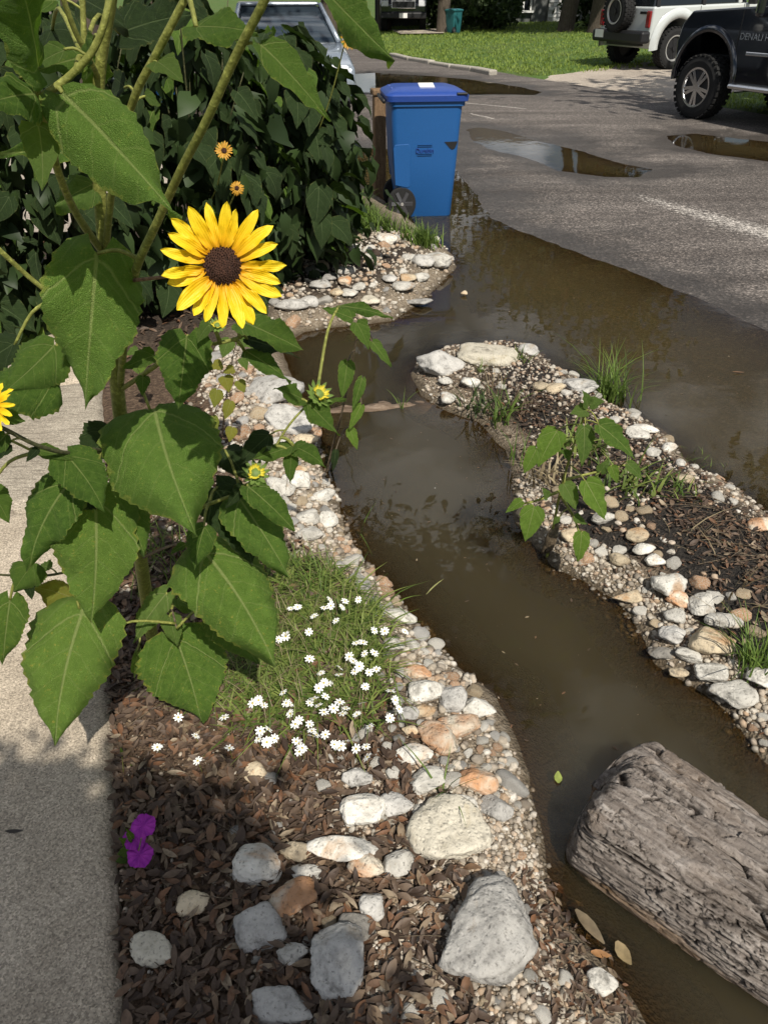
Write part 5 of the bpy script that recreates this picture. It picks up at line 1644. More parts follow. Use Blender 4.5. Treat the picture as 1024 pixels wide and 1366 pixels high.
gravel('gravel_spit_tip', TIP, 1000, 0.005, 0.016, 16)
STRIP_SPIT = poly([(690, 560), (800, 560), (880, 640), (860, 720), (800, 690), (720, 640)])
gravel('gravel_spit_middle', STRIP_SPIT, 350, 0.004, 0.014, 18)
LEFT_BED = poly([(135, 640), (250, 560), (330, 640), (420, 760), (360, 800), (200, 850), (140, 900)])
gravel('gravel_under_sunflower', LEFT_BED, 2200, 0.004, 0.016, 17)

# ------------------------------------------------------------------ fallen leaves and bits
def litter_leaf(seed):
    r = np.random.default_rng(seed)
    n = 5; V = []; 
    curl = r.uniform(-0.5, 0.5); fold = r.uniform(0.05, 0.35); tw = r.uniform(-0.5, 0.5); wd = r.uniform(0.15, 0.24)
    for i in range(n):
        t = i / (n - 1); w = wd * math.sin(math.pi * (0.04 + 0.93 * t) ** 0.85) + 0.008
        z = curl * (t - 0.5) ** 2 * 1.4
        for s in (-1, 0, 1):
            V.append((t - 0.5, s * w, z + abs(s) * fold * w * 2 + s * w * tw * (t - 0.5)))
    F = [(i * 3 + j, i * 3 + j + 3, i * 3 + j + 4, i * 3 + j + 1) for i in range(n - 1) for j in (0, 1)]
    return np.array(V), np.array(F)
LLEAF = [litter_leaf(i) for i in range(12)]
MULCH = poly([(148, 1000), (140, 900), (150, 760), (300, 740), (430, 800), (480, 900), (520, 1000), (560, 1050), (610, 1180), (590, 1260), (620, 1366), (720, 1500), (170, 1500), (165, 1366)])
def litter(name, pg, n, l0, l1, seed, zoff=0.010, sdmin=-0.02, tilt=0.55, mat='litter', zmin=0.0):
    r = np.random.default_rng(seed)
    p = sample(pg, n, r, zmin, sdmin)
    if HAND:
        hp = np.array(HAND)
        big = hp[hp[:, 2] > 0.018]
        dm = np.min(np.hypot(p[:, 0:1] - big[None, :, 0], p[:, 1:2] - big[None, :, 1]) / (big[None, :, 2] * 1.0), axis=1)
        p = p[dm > 0.95]; n = len(p)
    s = (l0 + (l1 - l0) * r.random((n, 1))) * np.column_stack([np.ones(n), 0.75 + 0.4 * r.random(n), np.ones(n)])
    p[:, 2] += zoff * (0.3 + r.random(n))
    V, F, t_ = merge(LLEAF, p, s, rot_mats(n, r, tilt), r)
    stuff(obj(name, mesh_np(name, V, F, M[mat], True, {'tint': t_})))
litter('leaf_litter', MULCH, 7600, 0.014, 0.046, 21, 0.018, tilt=0.42)
gravel('mulch_chips', MULCH, 2600, 0.002, 0.007, 19)
litter('leaf_litter_bed', LEFT_BED, 1500, 0.02, 0.06, 22)
SPIT_HEART = poly([(640, 545), (740, 540), (840, 610), (940, 690), (1024, 740), (1150, 830), (1150, 960), (1010, 830), (900, 740), (800, 650), (700, 610)])
litter('leaf_litter_spit', SPIT_HEART, 1100, 0.012, 0.042, 23, 0.010)
SHRUB_FLOOR = np.array([[-3.4, 3.3], [-1.4, 3.1], [-0.75, 4.3], [-0.4, 5.4], [-0.6, 6.2], [-2.8, 6.0]])
litter('leaf_litter_shrubs', SHRUB_FLOOR, 2600, 0.02, 0.06, 24)

# twigs over the black soil of the spit and in the mulch
def twigs(name, pg, n, l0, l1, rad, seed, mat='stem_brown', zoff=0.012):
    r = np.random.default_rng(seed)
    p = sample(pg, n, r, 0.0, 0.0)
    parts = []
    for q in p:
        L = r.uniform(l0, l1); a = r.uniform(0, 6.283); d = np.array([math.cos(a), math.sin(a), r.uniform(-0.05, 0.18)]) * L / 2
        c = q + np.array([0, 0, zoff])
        pts = smooth_path([c - d, c + np.array([r.uniform(-1, 1), r.uniform(-1, 1), 0.4]) * L * 0.08, c + d], 5)
        V, F = tube(pts, np.linspace(rad, rad * 0.4, 5), 5, cap=False)
        parts.append((V, F))
    V, F = join_vf(parts)
    stuff(obj(name, mesh_np(name, V, F, M[mat])))
litter('debris_on_spit', BERM, 4200, 0.006, 0.022, 25, 0.008, 0.04)
MUDP = poly([(700, 1170), (740, 1200), (790, 1270), (850, 1380), (740, 1400), (700, 1340), (690, 1260)])
litter('debris_on_mud', MUDP, 500, 0.006, 0.03, 26, 0.008, -0.02, zmin=-0.05)
def chunks(name, pg, n, l0, l1, seed):
    r = np.random.default_rng(seed)
    p = sample(pg, n, r, 0.0, -0.02)
    s = (l0 + (l1 - l0) * r.random((n, 1)) ** 2) * np.column_stack([np.ones(n), 0.22 + 0.25 * r.random(n), 0.12 + 0.15 * r.random(n)])
    p[:, 2] += 0.008
    V, F, t_ = merge(PEB, p, s, rot_mats(n, r, 0.4), r)
    stuff(obj(name, mesh_np(name, V, F, M['litter'], False, {'tint': t_ * 0.75})))
chunks('bark_chunks', MULCH, 1500, 0.006, 0.026, 27)
chunks('bark_chunks_on_spit', BERM, 1300, 0.004, 0.018, 28)
twigs('twigs_on_spit', SPIT_HEART, 150, 0.03, 0.16, 0.0018, 31)
twigs('twigs_in_mulch', MULCH, 150, 0.02, 0.14, 0.0013, 32, zoff=0.02)

# the single leaves one can point to, floating or lying
def lone_leaf(px, py, length, ang, color, label, seed, z=0.006, width=1.0, up=0.0):
    V, F = litter_leaf(seed)
    V = V * np.array([length, length * width, length * 0.5])
    p = G(px, py, z)
    m = simple('fallen_leaf_%d' % seed, color, 0.55, vary=0.3, scale=50)
    o = obj('fallen_leaf', mesh_np('fallen_leaf', V, F, m), None, p, (0, up, ang))
    tag(o, label, 'leaf')
for a in [
    (685, 1151, 0.032, 0.3, (0.55, 0.42, 0.02), 'bright yellow leaf at the shallow edge right of the cream flat block', 41, 0.012, 1.3),
    (744, 1037, 0.036, 1.4, (0.22, 0.26, 0.06), 'olive green leaf floating left of the big log', 42, 0.004, 1.3),
    (728, 1211, 0.060, -0.5, (0.16, 0.045, 0.018), 'rust brown leaf lying in the shallow right of the largest boulder', 43, 0.006, 1.6),
    (745, 1232, 0.048, -1.1, (0.20, 0.09, 0.05), 'pointed brown leaf below the rust brown leaf', 44, 0.008, 0.7),
    (786, 1236, 0.085, -1.0, (0.13, 0.10, 0.06), 'long mottled leaf standing out of the mud near the log', 45, 0.012, 0.7),
    (831, 1272, 0.050, -1.2, (0.20, 0.15, 0.075), 'yellow brown leaf sticking from the water below the log', 46, 0.010, 1.4),
    (801, 1273, 0.042, -0.2, (0.26, 0.13, 0.05), 'orange brown leaf beside the long mottled leaf', 47, 0.008, 1.2),
    (752, 1305, 0.040, 0.6, (0.36, 0.24, 0.16), 'curled pinkish tan leaf on the black mud', 48, 0.03, 1.5),
    (580, 782, 0.10, 0.9, (0.30, 0.30, 0.12), 'thin pale straw blade reaching over the water right of the daisies', 49, 0.03, 0.10),
    (984, 497, 0.060, -0.1, (0.20, 0.10, 0.05), 'reddish stick floating alone on the gutter water', 50, 0.004, 0.25),
    (20, 1109, 0.040, 0.05, (0.035, 0.028, 0.022), 'dark curled leaf lying on the shaded walkway', 51, 0.125, 0.7),
    (580, 651, 0.006, 0.3, (0.7, 0.7, 0.66), 'white fleck floating in the middle of the channel', 52, 0.003, 1.5),
    (664, 1128, 0.038, 1.2, (0.34, 0.16, 0.06), 'small orange brown leaf on the gravel left of the yellow leaf', 53, 0.03, 1.1),
    (611, 1298, 0.060, 1.0, (0.22, 0.12, 0.06), 'broad brown leaf lying on the gravel below the largest boulder', 54, 0.05, 1.3),
]:
    lone_leaf(*a)

CHAN = poly([(470, 560), (640, 570), (690, 700), (830, 810), (960, 950), (1020, 1010), (900, 1000), (740, 1060), (690, 1000), (600, 880), (500, 770)])
GUT = poly([(620, 330), (700, 330), (900, 420), (1024, 500), (1024, 640), (900, 570), (760, 480), (640, 440)])
for nm, pg, n_, sd__ in (('floating_flecks', CHAN, 160, 61), ('floating_debris', GUT, 120, 62)):
    r = np.random.default_rng(sd__)
    lo, hi = pg.min(0), pg.max(0); p = r.random((n_ * 6, 2)) * (hi - lo) + lo
    p = p[sdf(p[:, 0], p[:, 1], pg) > 0][:n_]
    p = np.column_stack([p, np.full(len(p), 0.0025)])
    s3 = (0.002 + 0.016 * r.random((len(p), 1)) ** 3) * np.array([[1, 1, 0.3]])
    V, F, t_ = merge(LLEAF, p, s3, rot_mats(len(p), r, 0.15), r)
    stuff(obj(nm, mesh_np(nm, V, F, M['litter'], True, {'tint': np.clip(t_ * 1.2, 0, 1)})))

# ------------------------------------------------------------------ weathered log in the water
def big_log():
    A = np.array([0.528, 1.065, 0.035]); Bp = np.array([1.545, 0.06, 0.03])
    L = np.linalg.norm(Bp - A); ang = math.atan2(Bp[1] - A[1], Bp[0] - A[0])
    t = thing('weathered_log', 'large grey weathered log lying in the water at lower right', 'log', (A[0], A[1], A[2]), ang)
    nx, na = 460, 320
    xs = np.concatenate([np.linspace(0, 0.10, 60) ** 1.0, np.linspace(0.103, L, nx - 60)])
    th = np.linspace(0, 2 * math.pi, na, endpoint=False)
    X, T = np.meshgrid(xs, th, indexing='ij')
    r = np.random.default_rng(5)
    # outline: broad, low, flat-topped section; near end blunt and broken
    ry = 0.190 + 0.020 * np.sin(X * 3.1 + 0.6) - 0.085 * X; rz = 0.098 + 0.010 * np.sin(X * 4.2 + 1.0) - 0.012 * X
    c, s = np.cos(T), np.sin(T)
    sq = (np.abs(c) ** 2.7 + np.abs(s) ** 2.7) ** (-1 / 2.7)
    end = np.clip(1 - (1 - np.clip(X / 0.060, 0, 1)) ** 2.6, 0.0001, 1) ** 0.6
    Y0, Z0 = ry * sq * c, rz * sq * s
    U = T * 0.16
    g = U + 0.10 * X
    def n2(a, b, fa, fb, seed): return vnoise(a * fa, b * fb, 1.0, seed, 3)
    def cells(a, b, seed):
        """jittered cell pattern: nearest distance gap and a random value per cell"""
        rr = np.random.default_rng(seed); JX, JY, VV = rr.random((64, 64)), rr.random((64, 64)), rr.random((64, 64))
        i0, j0 = np.floor(a).astype(int), np.floor(b).astype(int)
        f1 = np.full(a.shape, 9.0); f2 = np.full(a.shape, 9.0); val = np.zeros(a.shape)
        for di in (-1, 0, 1):
            for dj in (-1, 0, 1):
                i, j = i0 + di, j0 + dj
                d_ = np.hypot(a - (i + JX[i % 64, j % 64]), b - (j + JY[i % 64, j % 64]))
                nearer = d_ < f1
                f2 = np.where(nearer, f1, np.minimum(f2, d_)); val = np.where(nearer, VV[i % 64, j % 64], val); f1 = np.minimum(f1, d_)
        return f2 - f1, val
    wx_ = X + 0.015 * vnoise(X, U, 30, 90); wg = g + 0.008 * vnoise(X, U, 22, 91)
    e1, v1 = cells(wx_ * 9, wg * 36, 92)           # long plates, about 11 x 3 cm
    e2, v2 = cells(wx_ * 26, wg * 85, 93)          # flakes
    fib = n2(X, g, 6, 110, 71) * 0.6 + n2(X, g, 14, 260, 72) * 0.4
    big = np.exp(-(e1 / 0.055) ** 2) * np.clip((n2(X, g, 4, 9, 94) + 0.22) * 5, 0, 1)
    sml = np.exp(-(e2 / 0.08) ** 2) * np.clip((n2(X, g, 6, 14, 95) + 0.02) * 6, 0, 1)
    lng = np.abs(n2(X, g + 0.008 * vnoise(X, U, 8, 74), 1.1, 46, 75))
    lcr = np.exp(-(lng / 0.030) ** 2) * np.clip((n2(X, g, 2.5, 12, 96) + 0.12) * 6, 0, 1)
    holes = np.clip((n2(X, g, 16, 40, 97) - 0.24) * 12, 0, 1)
    crack = np.clip(np.maximum.reduce([big, 0.65 * sml, lcr, holes]), 0, 1)
    topm = np.clip(s + 0.45, 0, 1)
    disp = 0.012 * fib + 0.018 * (v1 - 0.5) + 0.006 * (v2 - 0.5) - 0.015 * crack + 0.040 * n2(X, g, 2.2, 6, 79)
    disp = disp * (0.25 + 0.75 * topm)
    jag = 0.012 * n2(X * 0, g, 1, 60, 80) + 0.05 * n2(X * 0, g, 1, 9, 81)
    endw = np.clip(1 - X / 0.16, 0, 1)
    XX = X + (jag + 0.018 * (v1 - 0.5)) * endw ** 0.8
    YY = (Y0 + disp * c) * end; ZZ = (Z0 + disp * s) * end
    V = np.stack([XX, YY, ZZ + 0.015], -1).reshape(-1, 3)
    i = np.arange(nx - 1)[:, None] * na; j = np.arange(na)[None, :]; j2 = (j + 1) % na
    F = np.stack([i + j, i + j2, i + na + j2, i + na + j], -1).reshape(-1, 4)
    brown = np.clip((-s - 0.05 + 0.9 * n2(X, g, 5, 12, 82)) * 2.2, 0, 1) * (c < 0.5)
    dead = np.clip(brown + 0.35 * np.clip((n2(X, g, 6, 16, 83) - 0.08) * 7, 0, 1), 0, 1)
    me = mesh_np('log_trunk', V, F[:, ::-1], M['log'], True, {'crack': crack.ravel(), 'brown': dead.ravel()})
    body = obj('log_trunk', me, t)
    # loose splintered layers lying along the top
    rr = random.Random(4)
    for q, (x0, ln, yy, zz, w, th_) in enumerate([(0.03, 0.22, 0.140, 0.070, 0.040, 0.016), (0.05, 0.30, 0.095, 0.104, 0.040, 0.012), (0.16, 0.34, 0.165, 0.045, 0.036, 0.014),
                                             (0.30, 0.32, 0.06, 0.112, 0.026, 0.010), (0.16, 0.24, 0.005, 0.114, 0.030, 0.010), (0.46, 0.30, -0.05, 0.108, 0.026, 0.010)]):
        n_ = 26; Vp, Fp = [], []
        for a in range(n_):
            f = a / (n_ - 1); ww = w * (0.55 + 0.45 * math.sin(math.pi * min(1, 0.15 + f * 0.9))) * (1 - 0.6 * max(0, f - 0.7) / 0.3)
            wob = 0.006 * mnoise.noise((f * 5, q * 3.0, 0)); jg = 0.01 * mnoise.noise((f * 14, q, 4))
            for (dy, dz) in ((-0.5, 0), (-0.38, 0.8), (0.0, 1.0 + 30 * jg), (0.35, 0.75), (0.5, 0)):
                Vp.append((x0 + f * ln + 0.02 * dy * math.sin(q), yy + dy * ww + wob, zz + dz * th_ * (0.6 + 0.4 * math.sin(3 * f + q)) - 0.004 - 0.010 * abs(f - 0.5) + jg))
        for a in range(n_ - 1):
            for b in range(4): Fp.append((a * 5 + b, a * 5 + b + 5, a * 5 + b + 6, a * 5 + b + 1))
        mm = mesh_np('splinter', np.array(Vp), np.array(Fp)[:, ::-1], M['log'], False, {'crack': np.zeros(len(Vp)), 'brown': np.full(len(Vp), 0.15 * (q % 3))})
        obj('splinter', mm, t)
    # one end cap piece: rotten heart
    return t
big_log()

# drowned log joining the left bank and the spit
a, b = G(436, 553, 0.0), G(562, 534, 0.0)
path = smooth_path([a + [-0.15, -0.02, -0.01], a * 0.6 + b * 0.4 + [0, 0.01, 0.004], b + [0.12, 0.0, 0.0]], 40)
Vt, Ft = tube(path, 0.055 + 0.006 * np.sin(np.linspace(0, 14, 40)), 20)
for i in range(len(Vt)):
    n_ = mnoise.noise(Vector(Vt[i]) * 14) * 0.014 + mnoise.noise(Vector(Vt[i]) * 45) * 0.006
    Vt[i][2] = (Vt[i][2]) * 0.75 - 0.034 + 1.3 * n_; Vt[i][1] += n_
o = obj('sunken_log', mesh_vf('sunken_log', Vt, Ft, M['log']))
for nm, val in (('crack', 0.0), ('brown', 0.9)):
    at_ = o.data.attributes.new(nm, 'FLOAT', 'POINT'); at_.data.foreach_set('value', np.full(len(o.data.vertices), val, dtype=np.float32))
tag(o, 'brown drowned log bridging the channel from the left bank to the spit', 'log')

# ------------------------------------------------------------------ leaves and flowers
def leaf_grid(wl, seed, rows=30, half=5, fold=0.25, droop=0.5, lobes=0.13, teeth=0.05, wave=0.03, side=0.25, roll=0.0, peak=0.30):
    """one toothed heart shaped blade, base at the origin, tip at (0,1,0); wl = width / length"""
    r = np.random.default_rng(seed)
    a_, b_ = peak * 1.25, (1 - peak) * 1.25
    if lobes > 0.01: a_, b_ = 0.36, 1.12
    mx = (a_ / (a_ + b_)) ** a_ * (b_ / (a_ + b_)) ** b_
    V, UV, HW = [], [], []
    ph = r.random(6) * 6.28
    rag = np.interp(np.linspace(0, 1, rows), np.linspace(0, 1, 9), r.normal(size=9) * (0.055 if teeth > 0 else 0.0))
    th = 0.0; cy = cz = 0.0; prev = 0.0
    for i in range(rows):
        t = i / (rows - 1)
        tt = min(max(t, 0.002), 0.9995)
        w = 0.5 * wl * (tt ** a_) * ((1 - tt) ** b_) / mx
        w *= 1 + rag[i]
        w *= 1 + (teeth * (1 if i % 2 else -1)) * (1 if 0.04 < t < 0.97 else 0) * r.uniform(0.3, 1.2)
        w += 0.004
        th = -droop * (t ** 1.2)
        dt = t - prev; prev = t
        cy += math.cos(th) * dt; cz += math.sin(th) * dt
        n_y, n_z = -math.sin(th), math.cos(th)
        bend = side * (t - 0.5) ** 2
        for j in range(-half, half + 1):
            s = j / half
            x = s * w
            back = -lobes * abs(s) ** 1.6 * math.exp(-t / 0.12)
            z = fold * abs(x) * (1.0 - 0.4 * t) + 0.032 * math.sin(15 * t + 4 * s + ph[2]) * abs(s) + 0.6 * wave * math.sin(4 * t + ph[3]) * s + wave * math.sin(7.0 * t + ph[0] + 1.2 * s) * s * s + 0.018 * math.sin(22 * (t - 0.45 * abs(s) * w * 2) + ph[1]) * abs(s)
            z -= roll * max(0, abs(s) - 0.45) ** 2 * wl
            y = back
            V.append((x + bend * 0.3, cy + y * math.cos(th) + z * n_y, cz + y * math.sin(th) + z * n_z))
            UV.append((0.5 + 0.5 * s, t)); HW.append(w)
    V = np.array(V)
    m = 2 * half + 1
    F = np.array([(i * m + j, i * m + j + 1, (i + 1) * m + j + 1, (i + 1) * m + j) for i in range(rows - 1) for j in range(m - 1)])
    tip = V[(rows - 1) * m + half]
    c = math.hypot(tip[1], tip[2]); ca, sa = tip[1] / c, tip[2] / c
    Y = (V[:, 1] * ca + V[:, 2] * sa) / c; Z = (-V[:, 1] * sa + V[:, 2] * ca) / c
    V = np.column_stack([V[:, 0] / c, Y, Z])
    return V, F, np.array(UV), np.array(HW)

def leaf_mesh(name, wl, seed, mat, **kw):
    V, F, UV, HW = leaf_grid(wl, seed, **kw)
    return mesh_np(name, V, F, mat, True, {'halfw': HW}, UV)

def frame_matrix(A, B, nrm):
    A = Vector(A); B = Vector(B)
    y = (B - A); L = y.length; y.normalize()
    z = Vector(nrm); z = z - y * z.dot(y); z.normalize()
    x = y.cross(z)
    return Matrix(((x.x * L, y.x * L, z.x * L, A.x), (x.y * L, y.y * L, z.y * L, A.y), (x.z * L, y.z * L, z.z * L, A.z), (0, 0, 0, 1)))

def put_leaf(parent, A, B, width_m, mat, seed, nrm=None, name='leaf', **kw):
    """A leaf from base A to tip B (world points); parent sits unrotated"""
    A = np.asarray(A); B = np.asarray(B)
    L = np.linalg.norm(B - A)
    if nrm is None:
        v = CAM - (A + B) / 2; v /= np.linalg.norm(v)
        nrm = v * 0.8 + np.array([0.15, -0.1, 0.75])
    me = leaf_mesh(name, min(width_m / L, 1.6), seed, M[mat], **kw)
    o = bpy.data.objects.new(name, me); link(o, parent)
    base = Matrix.Translation(parent.location) if parent else Matrix.Identity(4)
    o.matrix_local = base.inverted() @ frame_matrix(A, B, nrm)
    return o

def local_tube(parent, name, pts, radii, mat, seg=10, sub=16):
    pp = smooth_path(pts, sub) - np.array(parent.location)
    rr = np.interp(np.linspace(0, 1, sub), np.linspace(0, 1, len(np.atleast_1d(radii))) if np.size(radii) > 1 else [0, 1], radii if np.size(radii) > 1 else [radii, radii])
    V, F = tube(pp, rr, seg)
    return obj(name, mesh_vf(name, V, F, M[mat]), parent)

def sunflower_head(parent, c, facing, diam, seed, npet=21, mat='petal', droopy=0.0, roll=0.0, name='flower_head', disc=0.31):
    """disc (part) > ray petals, florets and green bracts (sub-parts)"""
    r = random.Random(seed)
    z = Vector(facing).normalized()
    up = Vector((0, 0, 1)); x = up.cross(z); x.normalize(); y = z.cross(x)
    Mx = Matrix(((x.x, y.x, z.x, c[0] - parent.location.x), (x.y, y.y, z.y, c[1] - parent.location.y), (x.z, y.z, z.z, c[2] - parent.location.z), (0, 0, 0, 1)))
    Rr = diam / 2; rd = Rr * disc
    # domed disc with packed florets
    V, F = [], []
    n, m = 40, 9
    for i in range(m):
        f = i / (m - 1)
        for j in range(n):
            a = 2 * math.pi * j / n
            V.append((rd * f * math.cos(a), rd * f * math.sin(a), rd * 0.42 * (1 - f ** 2.4) - rd * 0.08))
    for i in range(m - 1):
        for j in range(n):
            k = (j + 1) % n
            F.append((i * n + j, i * n + k, (i + 1) * n + k, (i + 1) * n + j))
    d = obj(name, mesh_np(name, np.array(V), np.array(F)[:, ::-1], M['disc']), parent)
    d.matrix_local = Mx
    # florets: little cones on a golden-angle spiral
    FV, FF = [], []
    nf = 210
    for i in range(nf):
        f = math.sqrt((i + 0.5) / nf); a = i * 2.39996
        cx, cy = rd * 0.98 * f * math.cos(a), rd * 0.98 * f * math.sin(a)
        cz = rd * 0.42 * (1 - f ** 2.4) - rd * 0.08
        s = rd * 0.055; h = rd * (0.16 if f > 0.5 else 0.08) * r.uniform(0.7, 1.3)
        o0 = len(FV)
        for q in range(4):
            FV.append((cx + s * math.cos(q * 1.57 + a), cy + s * math.sin(q * 1.57 + a), cz - 0.0005))
        FV.append((cx + cx * 0.05, cy + cy * 0.05, cz + h))
        FF += [(o0, o0 + 1, o0 + 4, o0 + 4), (o0 + 1, o0 + 2, o0 + 4, o0 + 4), (o0 + 2, o0 + 3, o0 + 4, o0 + 4), (o0 + 3, o0, o0 + 4, o0 + 4)]
    fl = obj('florets', mesh_vf('florets', FV, FF, [M['disc_tip'] if False else M['disc']], False), d); fl['kind'] = 'stuff'
    ring = [i for i in range(nf) if 0.45 < math.sqrt((i + .5) / nf) < 0.80]
    for i in range(npet):
        a = 2 * math.pi * i / npet + r.uniform(-0.07, 0.07)
        L = (Rr - rd * 0.75) * r.uniform(0.86, 1.08)
        wl = r.uniform(0.23, 0.32)
        PV, PF, PU, PH = leaf_grid(wl, seed * 50 + i, rows=12, half=4, fold=0.35 + 0.2 * r.random(), droop=0.25 * r.uniform(-0.4, 1.0) + droopy, lobes=0.0, teeth=0.0, wave=0.02, side=r.uniform(-0.5, 0.5), peak=0.52)
        me = mesh_np('petal', PV, PF, M[mat], True, None, PU)
        o = bpy.data.objects.new('petal', me); link(o, d)
        tilt = r.uniform(-0.05, 0.22) + (0.12 if i % 2 else 0.0) - droopy * 0.6
        zoff = -rd * 0.05 - (0.0016 if i % 2 else 0.0)
        o.matrix_local = Matrix.Rotation(a - math.pi / 2, 4, 'Z') @ Matrix.Translation((0, rd * 0.78, zoff)) @ Matrix.Rotation(tilt, 4, 'X') @ Matrix.Rotation(r.uniform(-0.3, 0.3), 4, 'Y') @ Matrix.Diagonal((L, L, L, 1))
    # bracts behind
    for i in range(14):
        a = 2 * math.pi * i / 14
        PV, PF, PU, PH = leaf_grid(0.42, seed * 70 + i, rows=7, half=2, fold=0.3, droop=0.4, lobes=0, teeth=0, wave=0.02, peak=0.3)
        o = bpy.data.objects.new('bract', mesh_np('bract', PV, PF, M['sepal'], True, None, PU)); link(o, d)
        L = rd * 1.1
        o.matrix_local = Matrix.Rotation(a, 4, 'Z') @ Matrix.Translation((0, rd * 0.5, -rd * 0.28)) @ Matrix.Rotation(-0.15, 4, 'X') @ Matrix.Diagonal((L, L, L, 1))
    V, F = ICO2
    bk = obj('flower_base', mesh_np('flower_base', V * np.array([rd * 0.85, rd * 0.85, rd * 0.35]), F, M['sepal']), d, (0, 0, -rd * 0.32))
    return d

def bud(parent, c, size, seed, open_=0.6, facing=(0.2, -0.6, 0.75)):
    z = Vector(facing).normalized(); x = Vector((0, 0, 1)).cross(z).normalized(); y = z.cross(x)
    V, F = ICO2
    d = obj('flower_bud', mesh_np('flower_bud', V * np.array([size * 0.5, size * 0.5, size * 0.42]), F, M['sepal']), parent)
    d.matrix_local = Matrix(((x.x, y.x, z.x, c[0] - parent.location.x), (x.y, y.y, z.y, c[1] - parent.location.y), (x.z, y.z, z.z, c[2] - parent.location.z), (0, 0, 0, 1)))
    r = random.Random(seed)
    for i in range(12):
        a = 2 * math.pi * i / 12
        PV, PF, PU, PH = leaf_grid(0.4, seed * 9 + i, rows=6, half=1, fold=0.3, droop=-0.9, lobes=0, teeth=0, peak=0.3)
        o = bpy.data.objects.new('bract', mesh_np('bract', PV, PF, M['sepal'], True, None, PU)); link(o, d)
        o.matrix_local = Matrix.Rotation(a, 4, 'Z') @ Matrix.Translation((0, size * 0.40, 0.0)) @ Matrix.Rotation(0.55, 4, 'X') @ Matrix.Scale(size * 0.8, 4)
    for i in range(16):
        a = 2 * math.pi * i / 16 + 0.2
        PV, PF, PU, PH = leaf_grid(0.34, seed * 9 + 40 + i, rows=6, half=1, fold=0.4, droop=-1.5, lobes=0, teeth=0, peak=0.5)
        o = bpy.data.objects.new('petal', mesh_np('petal', PV, PF, M['bud'], True, None, PU)); link(o, d)
        o.matrix_local = Matrix.Rotation(a, 4, 'Z') @ Matrix.Translation((0, size * r.uniform(0.12, 0.33), size * 0.25)) @ Matrix.Rotation(r.uniform(0.5, 1.0), 4, 'X') @ Matrix.Scale(size * 0.5, 4)
    return d

# ------------------------------------------------------------------ the big sunflower in front
sb_ = G(203, 862, 0.09)
sun_plant = thing('sunflower_plant', 'tall leafy sunflower with one large yellow bloom growing by the walkway', 'sunflower', tuple(sb_))
STEMS = []
def stem(pts, rad, name='stem', mat='stem', sub=24):
    pts = [P(*p) if len(p) == 3 and p[2] > 0 else np.array(p[0]) for p in pts]
    local_tube(sun_plant, name, pts, rad, mat, 10, sub)
    STEMS.append(smooth_path(pts, 40))
base_pt = sb_ - np.array([0, 0, 0.05])
def pts_from_base(lst):
    return [base_pt] + [P(*p) for p in lst]
def stem_w(pts, rad, name='stem', mat='stem', sub=24):
    local_tube(sun_plant, name, pts, rad, mat, 10, sub); STEMS.append(smooth_path(pts, 40))
stem_w(pts_from_base([(190, 760, 1.38), (172, 640, 1.25), (159, 540, 1.20), (148, 420, 1.15), (136, 290, 1.10), (130, 190, 1.08), (134, 90, 1.06), (148, 6, 1.04), (156, -60, 1.02)]), [0.017, 0.016, 0.0145, 0.0125, 0.0105, 0.0092, 0.008, 0.0072, 0.0065, 0.006], sub=44)
B_ = lambda pts, rad, **k: stem_w([P(*p) for p in pts], [q * 0.64 for q in rad], **k)
B_([(143, 344, 1.115), (105, 290, 1.02), (80, 235, 0.95), (62, 170, 0.90), (50, 125, 0.87), (42, 75, 0.85), (38, -20, 0.82)], [0.009, 0.008, 0.0075, 0.007, 0.0065, 0.006, 0.004], name='branch')
B_([(58, 128, 0.88), (95, 100, 0.89), (125, 66, 0.89), (142, 20, 0.89), (150, -40, 0.9)], [0.0065, 0.006, 0.006, 0.0055, 0.005], name='branch')
B_([(78, -20, 0.98), (100, 40, 1.0), (118, 75, 1.02), (132, 104, 1.06)], [0.0045, 0.005, 0.005, 0.005], name='branch')
B_([(110, -20, 1.1), (112, 40, 1.1), (116, 110, 1.1), (128, 170, 1.09)], [0.005, 0.006, 0.006, 0.006], name='branch')
B_([(160, 520, 1.19), (168, 440, 1.10), (180, 365, 1.02), (212, 292, 0.95), (242, 226, 0.90), (276, 160, 0.86), (312, 80, 0.83), (352, 2, 0.80), (372, -50, 0.79)], [0.010, 0.0095, 0.009, 0.008, 0.0075, 0.007, 0.0068, 0.0064, 0.005], name='branch', sub=36)
B_([(140, 360, 1.12), (150, 250, 1.02), (176, 140, 0.95), (210, 70, 0.92), (250, -8, 0.90), (266, -50, 0.9)], [0.008, 0.0075, 0.007, 0.0066, 0.006, 0.004], name='branch')
B_([(-30, 305, 1.1), (12, 345, 1.12), (42, 372, 1.14), (100, 420, 1.16), (150, 470, 1.19)], [0.006, 0.006, 0.006, 0.006, 0.006], name='branch')
B_([(160, 606, 1.22), (125, 600, 1.10), (90, 604, 1.02), (50, 594, 0.97), (10, 574, 0.94), (-20, 560, 0.93)], [0.007, 0.006, 0.0055, 0.005, 0.005, 0.004], name='branch', mat='stem_dark')
B_([(-20, 574, 1.0), (20, 590, 1.0), (55, 607, 1.02), (86, 618, 1.04)], [0.0035, 0.0035, 0.0035, 0.003], name='branch')
B_([(161, 520, 1.19), (185, 504, 1.13), (213, 484, 1.06), (240, 462, 1.02), (290, 458, 1.02), (320, 450, 1.02)], [0.007, 0.0062, 0.006, 0.005, 0.0045, 0.004], name='branch')
